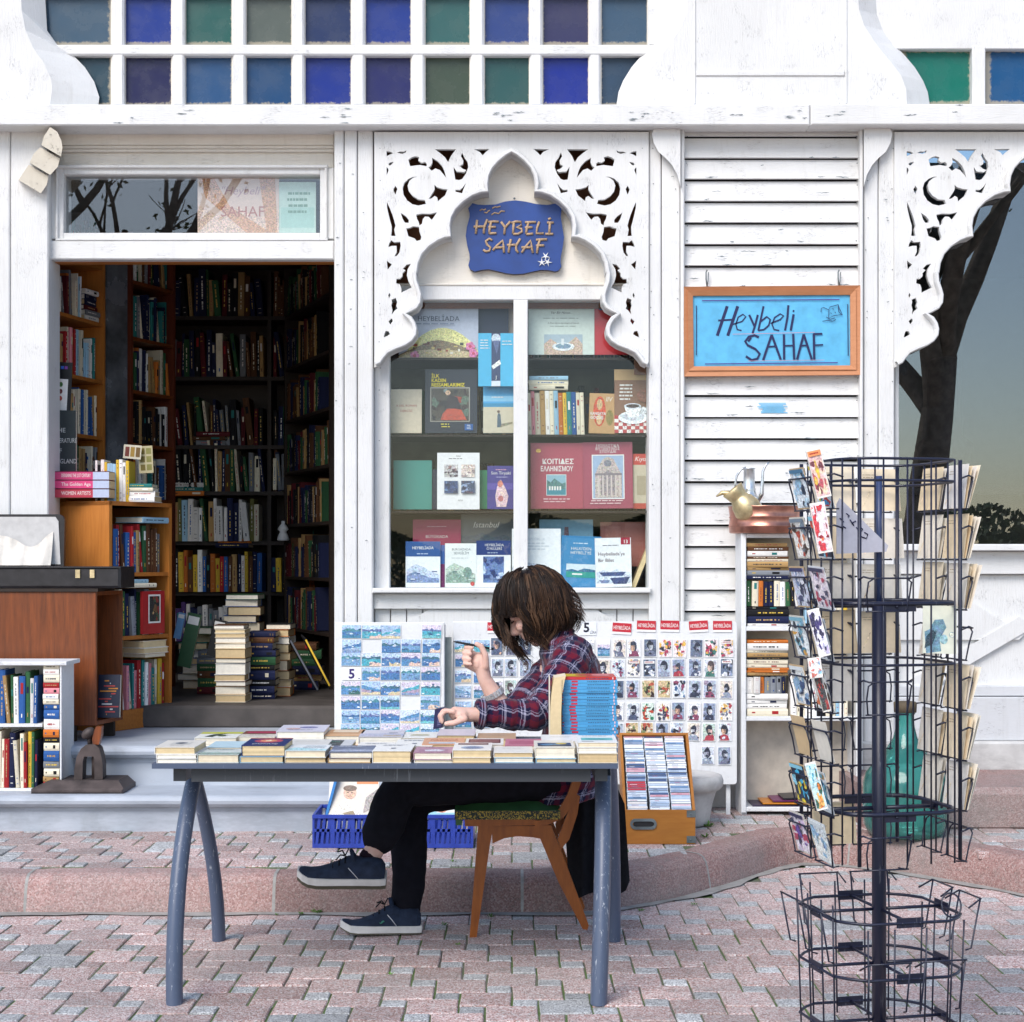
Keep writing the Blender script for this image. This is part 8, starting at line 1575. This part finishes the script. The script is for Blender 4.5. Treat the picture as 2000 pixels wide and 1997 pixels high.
# what the hands hold
pe = thing('pen', 'black pen held in the raised hand', 'pen', V(884, 1253, 6.085)); a, b = V(885, 1253, 6.085), V(964, 1268, 6.10); m = MB(); m.tube([a, a.lerp(b, .06), a.lerp(b, .1), b], [.0012, .003, .0042, .0042], 10); m.build('barrel', M_BLACK, pe); m = MB(); m.tube([a.lerp(b, .90), a.lerp(b, .94)], .0046, 10); m.build('collar', M_STEEL, pe)
m = MB(); o = V(846, 1425, 5.95); m.obox(o, Vector((.034, 0, .006)), Vector((.006, .055, 0)), Vector((.006, 0, .072)), hexc('22204a')); sh = Sheet(m, o + Vector((.012, -.0006, .008)), Vector((.985, 0, .17)), Vector((.08, 0, 1)), .018, .055); sh.rect(0, 0, 1, 1, hexc('34325e')); sh.lines(.1, .9, .85, .12, 7, .04, hexc('8a88b0'), rh); tag(m.build('booklet', M_GLOSS), 'small navy booklet gripped by the resting hand', 'booklet')

# ================================================================== POSTCARD RACK
dR = 4.50; pc_ = Vector((X(1717, dR), dR, 0)); rk_ = thing('postcard_rack', 'tall revolving navy wire rack with postcards in the right foreground', 'rack', pc_)
zz = lambda y: Z(y, dR)
m = MB(); m.tube([pc_ + UP * .01, pc_ + UP * zz(1175)], .0195, 16); m.build('pole', M_RACK, rk_)
m = MB(); m.tube([pc_ + UP * zz(1176), pc_ + UP * zz(930)], .0085, 10); m.build('upper_pole', mk_metal_paint('blue_coated_tube', (.03, .05, .13), .4, .3), rk_)
for a in range(4): m = MB(); q = a * math.pi / 2 + .4; m.tube([pc_ + UP * .02, pc_ + Vector((.24 * math.cos(q), .24 * math.sin(q), .012))], .012, 8); m.build('foot', M_RACK, rk_)
A0 = R(13); HS = .168; WS = .150
faces = []
for k in range(4): q = A0 + k * math.pi / 2; o = Vector((math.cos(q), math.sin(q), 0)); faces.append((o, Vector((-o.y, o.x, 0))))   # 0 right, 1 back, 2 left, 3 front
def fp(k, u, w, z): o, t = faces[k]; return pc_ + o * (HS + w) + t * (u * WS) + UP * z
ZT = [zz(935 + 96.5 * k) for k in range(8)]; WR = .0026
def ring(z, r=.0034, name='ring'):
    m = MB(); pts = []
    for k in range(4):
        for u in (-.92, -.6, .6, .92): pts.append(fp(k, u, 0 if abs(u) < .7 else -.02, z))
    m.tube(pts, r, 6, closed=True); return m.build(name, M_RACK, rk_)
for y in (903, 944, 1176, 1292, 1572): ring(zz(y), .0036 if y not in (1176, 1572) else .006)
for y in (1182, 1578):
    for k in range(4):
        m = MB(); o, t = faces[k]; m.obox(fp(k, -.45 if k % 2 else -.1, -.004, zz(y + 9)), t * (WS * .62), o * .003, UP * .024); m.ball(fp(k, -.2, -.006 if k == 1 else .001, zz(y)), .004, 6); m.build('bracket', M_RACK, rk_)
    for k in (0, 2): m = MB(); m.tube([pc_ + UP * zz(y), fp(k, 0, 0, zz(y))], .006, 6); m.build('spoke', M_RACK, rk_)
for k in range(4):
    for u in (-.9, -.45, 0, .45, .9):
        m = MB(); thick = u == -.9; y0, y1 = (903, 1668); m.tube([fp(k, u, 0, zz(y0)), fp(k, u, 0, zz(y1))], .0055 if thick else WR, 6); m.build('upright_wire', M_RACK, rk_)
def pocket(k, u0, u1, z, h=.086, o0=.010, o1=.040, parent=None):
    m = MB(); d_ = .12 * (u1 - u0)
    m.tube([fp(k, u0 - .02, .0, z - .004), fp(k, u0, o1 * .6, z + .004), fp(k, u0 + .06, o1, z), fp(k, u1 - .06, o1, z), fp(k, u1, o1 * .6, z + .004), fp(k, u1 + .02, 0, z - .004)], WR, 5)
    for ua in (u0 + .05, u1 - .05): s_ = 1 if ua < (u0 + u1) / 2 else -1; m.tube([fp(k, ua + s_ * .10, o1, z), fp(k, ua, o1 * .95, z - .01), fp(k, ua, o1 * .7, z - h * .5), fp(k, ua + s_ * .04, o0 + .012, z - h), fp(k, ua + s_ * .12, 0, z - h)], WR * .9, 5)
    m.tube([fp(k, u0 + .05, o0 + .012, z - h), fp(k, u1 - .05, o0 + .012, z - h)], WR * .9, 5); m.build('pocket', M_RACK, rk_)
for k in range(4):
    for i, z in enumerate(ZT):
        if k == 3 and i in (0, 1, 3, 5, 6): continue
        if k == 3: pocket(k, -.9, 0, z); continue
        pocket(k, -.92, -.02, z); pocket(k, .02, .92, z)
# cards in the pockets
rp = random.Random(23)
def rcard(k, uc, w, z, h, wo, col, label, draw=None, tip=.30, cat='postcard', group=None, roll=0, name='postcard', out=True):
    o, t = faces[k]; u = (UP * math.cos(tip) + o * math.sin(tip)); t2 = (t * math.cos(roll) + u * math.sin(roll)); u2 = (u * math.cos(roll) - t * math.sin(roll)); c = fp(k, uc, wo, z)
    m = MB(); org = c - t2 * (w / 2); r_ = t2; nn = r_.cross(u2); m.obox(org, t2 * w, u2 * h, nn * .0008, col)
    for side in (1, -1):
        rr2 = r_ * side; o2 = org if side == 1 else org + t2 * w; sh = Sheet(m, o2 + (nn * .0008 if side == 1 else Vector((0, 0, 0))), rr2, u2, w, h)
        if draw: draw(sh)
    return tag(m.build(name, M_GLOSS), label, cat, group)
KR = ['f8e9cf', 'f2dcb8', 'fbf2e2', 'f6e4c6', 'f4ecdf', 'efe9e2']
def envelope_set(k, uc, i, n, where):
    z = ZT[i] - .082
    for q in range(n):
        h = rp.uniform(.112, .126); rcard(k, uc + rp.uniform(-.03, .03), rp.uniform(.112, .122) * (1.1 if k == 1 else 1), z, h, .012 + .006 * q, hexc(rp.choice(KR)) if q < n - 1 or rp.random() < .7 else hexc('e9e4da'), f'kraft envelope {where}, {ORD[q]} from pole', (lambda s: (s.lines(.1, .5, .85, .06, 2, .012, hexc('a08a66'), rp), s.poly([(.1, .1), (.3, .5), (.28, .52), (.08, .12)], hexc('efdcbe')))) if q == 0 else None, .14 + .05 * q, 'envelope', 'kraft envelopes in the rack', 0, 'envelope')
TN = ['top', 'second', 'third', 'fourth', 'fifth', 'sixth', 'seventh', 'lowest']
for i in range(8):
    if i not in (5, 6): envelope_set(1, .30, i, 2, f'in the back left pocket, {TN[i]} rack tier')
    if i in (0, 1, 2, 3): envelope_set(1, -.62, i, 1, f'in the back right pocket, {TN[i]} rack tier')
    if i not in (3, 7): envelope_set(0, -.48, i, 4, f'in the right pocket, {TN[i]} rack tier')
    if i != 7: envelope_set(0, .48, i, 2, f'in the far right pocket, {TN[i]} rack tier')
def comic(pal): return lambda s: (pic_scene(s, .04, .04, .96, .96, rp, pal), s.rect(.05, .88, .95, .97, hexc(pal[-1])))
def face_pic(i): return lambda s: (s.lines(.1, .5, .85, .06, 2, .012, hexc('a08a66'), rp) if i % 3 else pic_scene(s, .08, .1, .92, .9, rp, CP[i % 8]))
CP = [('dfe8ee', '2f8fc4', 'c4302a', '1d2a3a', '5ab0d8', 'd8c040'), ('20304a', '3ab0dc', 'd84a2a', 'e2cc3a', '1a1a22', '8fd0e6'), ('e8dce4', '6a4a9a', 'b0405a', 'd8c8e0', '3a3a5a'), ('e6eef4', '9cc4de', '1e3048', 'bcd6e8', '4a7a9c'), ('f0ece6', 'b8442e', '4a3a2e', 'd87a4a', '7a8a9a'), ('c9cede', '2a2f4e', '7a8ab0', 'e6e8f0', '3a3f6a'), ('e8eef0', '2f7a9a', '20303c', 'd8a040', '7ab4c8'), ('f2f2ee', '2a4a7a', '8fb4d2', '14203a', 'dfe6ea')]
for i in range(8):
    if i in (5,): 
        rcard(2, .5, .095, ZT[i] - .082, .11, .014, hexc('e9e2d6'), 'plain cream card in the left pockets of the sixth tier of the rack', None, .25); rcard(2, -.45, .095, ZT[i] - .082, .11, .014, hexc('d9bd94'), 'plain kraft card in the left pockets of the sixth tier of the rack', None, .25); continue
    rcard(2, .5, .10, ZT[i] - .082, .118, .016, hexc('e9ecef'), f'colourful picture postcard in the near left pocket, {TN[i]} rack tier', comic(CP[i]), .30, roll=-.05); rcard(2, -.48, .10, ZT[i] - .082, .115, .014, hexc('e2dccf') if i % 2 else hexc('d3b58c'), f'second card in the left pockets of the {TN[i]} tier of the rack', comic(CP[(i + 3) % 8]), .24)
# tall narrow picture cards standing on end at the left front edge
def tall(px, py0, py1, w, tilt, d, pal, label, head=None):
    def dr(s):
        pic_scene(s, .06, .04, .94, .96, rp, pal)
        if head: s.rect(.06, .86, .94, .97, hexc(head)); s.lines(.15, .9, .90, .05, 1, .03, hexc('b0301e'), rp)
    upright('picture_card', px, px + w, py0, py1, d, .005, hexc('f2ece4'), label, dr, None, .1, M_GLOSS, False, tilt)
tall(1596, 878, 975, 29, -.22, 4.30, ('e8c0b8', 'b04a52', 'f0d0b0', '6a2a34', 'd8b040'), 'tall card of red figures sticking up at the top left of the rack', 'e8945a'); tall(1598, 982, 1082, 30, -.16, 4.29, ('e8d6da', 'b81e28', 'e0a030', '8a1620', 'f2e0e4', 'c8303a'), 'tall bright red card in the second tier of the rack'); tall(1600, 1190, 1285, 24, -.25, 4.29, ('e6e2ee', '3a2f6a', 'b9b4d4', '2a2248'), 'tall violet patterned card in the fourth tier of the rack'); tall(1582, 1286, 1326, 26, -.12, 4.27, ('f2eeec', '8fc0dc', 'd87a6a', 'e6e2e4'), 'pale card sticking up between the fourth and fifth tiers of the rack'); tall(1608, 1320, 1392, 16, -.26, 4.29, ('3a3a3a', 'b03a2e', '5a6a5a', 'c9c4b8', '8a2a2a'), 'narrow dark red card in the fifth tier of the rack'); tall(1596, 1490, 1585, 22, -.26, 4.29, ('bfe0e6', 'd87a2a', '4a9ab0', '2a5a4a', 'e8b060'), 'tall turquoise and orange card in the seventh tier of the rack')
def dr_blue(s): s.rect(0, 0, 1, 1, hexc('e6e8d6')); s.poly([(.1, .0), (.55, .05), (.5, .3), (.7, .55), (.6, .72), (.35, .7), (.2, .5), (.05, .45)], hexc('6f96a8')); s.poly([(.05, .1), (.3, .2), (.4, .42), (.3, .5), (.1, .35)], hexc('26424e')); s.oval(.62, .3, .12, .1, hexc('9cc4c8')); s.oval(.86, .4, .09, .06, hexc('a8bcbc')); s.oval(.86, .4, .07, .045, hexc('e6e8d6'))
upright('postcard', 1802, 1868, 1182, 1276, 4.42, .003, hexc('e6e8d6'), 'large pale card with a blue grey washed drawing at the right of the rack', dr_blue, None, .1, M_GLOSS, False, .03)
# torn cardboard notice lying in the top tier
m = MB(); pts = [P(x, y, 4.47) for x, y in ((1634, 985), (1640, 973), (1670, 1002), (1735, 1066), (1731, 1078), (1634, 1082))]; bk2 = [p + Vector((0, .004, 0)) for p in pts]; n = len(pts); m.raw(pts, [tuple(range(n - 1, -1, -1))], hexc('c3c3cf')); m.raw(bk2, [tuple(range(n))], hexc('c3c3cf')); m.raw(pts + bk2, [(k, (k + 1) % n, n + (k + 1) % n, n + k) for k in range(n)], hexc('c3c3cf'))
for st in ([(1653, 1003), (1659, 1008), (1656, 1010)], [(1660, 1015), (1668, 1027), (1663, 1022), (1672, 1018)], [(1672, 1030), (1681, 1040), (1685, 1034), (1676, 1026)], [(1681, 1048), (1692, 1052), (1695, 1044), (1688, 1040)], [(1640, 1012), (1648, 1020)], [(1644, 1026), (1652, 1032)]): m.tube([P(x, y, 4.468) for x, y in st], .0016, 4, hexc('3a3a5a'))
tag(m.build('cardboard_notice', M_PAPER), 'torn grey cardboard with handwriting wedged in the rack', 'notice')
# empty lower baskets near the ground
for y, sc_ in ((1775, 1.0), (1880, 1.0), (1990, 1.0)):
    m = MB(); z = zz(y); pts = []
    for k in range(4):
        for u in (-1.05, -.8, .8, 1.05): pts.append(fp(k, u * .92, .015 if abs(u) < .9 else -.01, z))
    m.tube(pts, .0042, 6, closed=True); m.build('lower_ring', M_RACK, rk_)
    for k in range(4):
        o, t = faces[k]; m = MB(); m.obox(fp(k, -.25, .014, z - .012), t * (WS * .5), o * .003, UP * .026); m.ball(fp(k, -.15, .019, z), .004, 6); m.ball(fp(k, .18, .019, z), .004, 6); m.build('bracket', M_RACK, rk_); m = MB(); m.tube([pc_ + UP * z, fp(k, 0, .015, z)], .0045, 6); m.build('spoke', M_RACK, rk_)
for k in range(4):
    for u in (-.8, -.3, .3, .8):
        m = MB(); m.tube([fp(k, u, .0 + .02, zz(1745 if k in (1, 2) else 1785)), fp(k, u * .94, .01, zz(2010))], WR, 5); m.build('basket_wire', M_RACK, rk_)
    for u0, u1 in ((-.95, -.08), (.08, .95)):
        m = MB(); z = zz((1752, 1742, 1762, 1850)[k]); m.tube([fp(k, u0, .02, z - .01), fp(k, u0 + .04, .06, z + .012), fp(k, u1 - .04, .06, z + .012), fp(k, u1, .02, z - .01)], WR, 5)
        for ua in (u0 + .06, u1 - .06): m.tube([fp(k, ua, .06, z + .012), fp(k, ua * .97, .035, z - .12), fp(k, ua * .95, .02, z - .125)], WR, 5)
        m.build('basket', M_RACK, rk_)
m = MB(); c = P(1858, 1768, 4.42); n = 20; m.tube([c + Vector((.026 * math.cos(2 * math.pi * k / n), .01 * math.sin(2 * math.pi * k / n), .03 * math.sin(2 * math.pi * k / n))) for k in range(n)], WR, 5, closed=True); m.build('wire_loop', M_RACK, rk_)

# ================================================================== TREES across the street (seen only as reflections in the panes)
def tree(x, y, h, seed, label):
    r = random.Random(seed); t = thing('tree', label, 'tree', (x, y, 0)); m = MB(); lf_ = MB()
    def grow(p, d, l, rad, lev):
        n = 5; pts = [p]; q = p
        for i in range(n): d = (d + Vector((r.uniform(-.16, .16), r.uniform(-.16, .16), r.uniform(-.03, .14))) * (.35 if lev == 0 else 1)).normalized(); q = q + d * (l / n); pts.append(q)
        m.tube(pts, [rad * (1 - .45 * i / n) for i in range(n + 1)], 8 if lev < 2 else 5, caps=False)
        if lev >= 3:
            for k in range(5):
                c = pts[r.randrange(2, n + 1)] + Vector((r.gauss(0, .12), r.gauss(0, .12), r.gauss(0, .12))); a = Vector((r.gauss(0, 1), r.gauss(0, 1), r.gauss(0, 1))).normalized() * .05; b = a.orthogonal().normalized() * .03; lf_.face([c - a, c - b, c + a, c + b])
        if lev < 5:
            for k in range((4, 3, 3, 3, 2)[lev]):
                nd = (d + Vector((r.uniform(-.9, .9), r.uniform(-.9, .9), r.uniform(-.1, .5)))).normalized(); grow(pts[r.randrange(3, n + 1)], nd, l * r.uniform(.55, .75), rad * .5, lev + 1)
    grow(Vector((x, y, 0)), Vector((r.uniform(-.1, .1), 0, 1)), h * .42, h * .035, 0); m.build('trunk', M_BARK, t); lf_.build('crown', M_FOLIAGE, t)
tree(-6.7, -6.0, 9.5, 3, 'bare spring tree across the street reflected above the door'); tree(5.55, -6.0, 10, 5, 'bare spring tree across the street reflected in the right window')

m = MB(); r = random.Random(61)  # added hedge, there only to darken the lower window reflections
for k in range(20000):
    x = r.uniform(-14, 14); y = -15 + r.uniform(-2.5, 2.5); hm = 1.9 + .25 * math.sin(x * .9) + .2 * math.sin(x * 2.3 + 1); z = hm * (1 - r.random() ** 2.2) ; c = Vector((x, y, max(.1, z))); a = Vector((r.gauss(0, 1), r.gauss(0, 1), r.gauss(0, 1))).normalized() * r.uniform(.05, .11); b = a.orthogonal().normalized() * r.uniform(.04, .08)
    m.face([c - a, c - b, c + a, c + b])
stuff(tag(m.build('backdrop', M_FOLIAGE), 'dark leafy hedgerow added across the street only to darken the window reflections', 'hedge'))
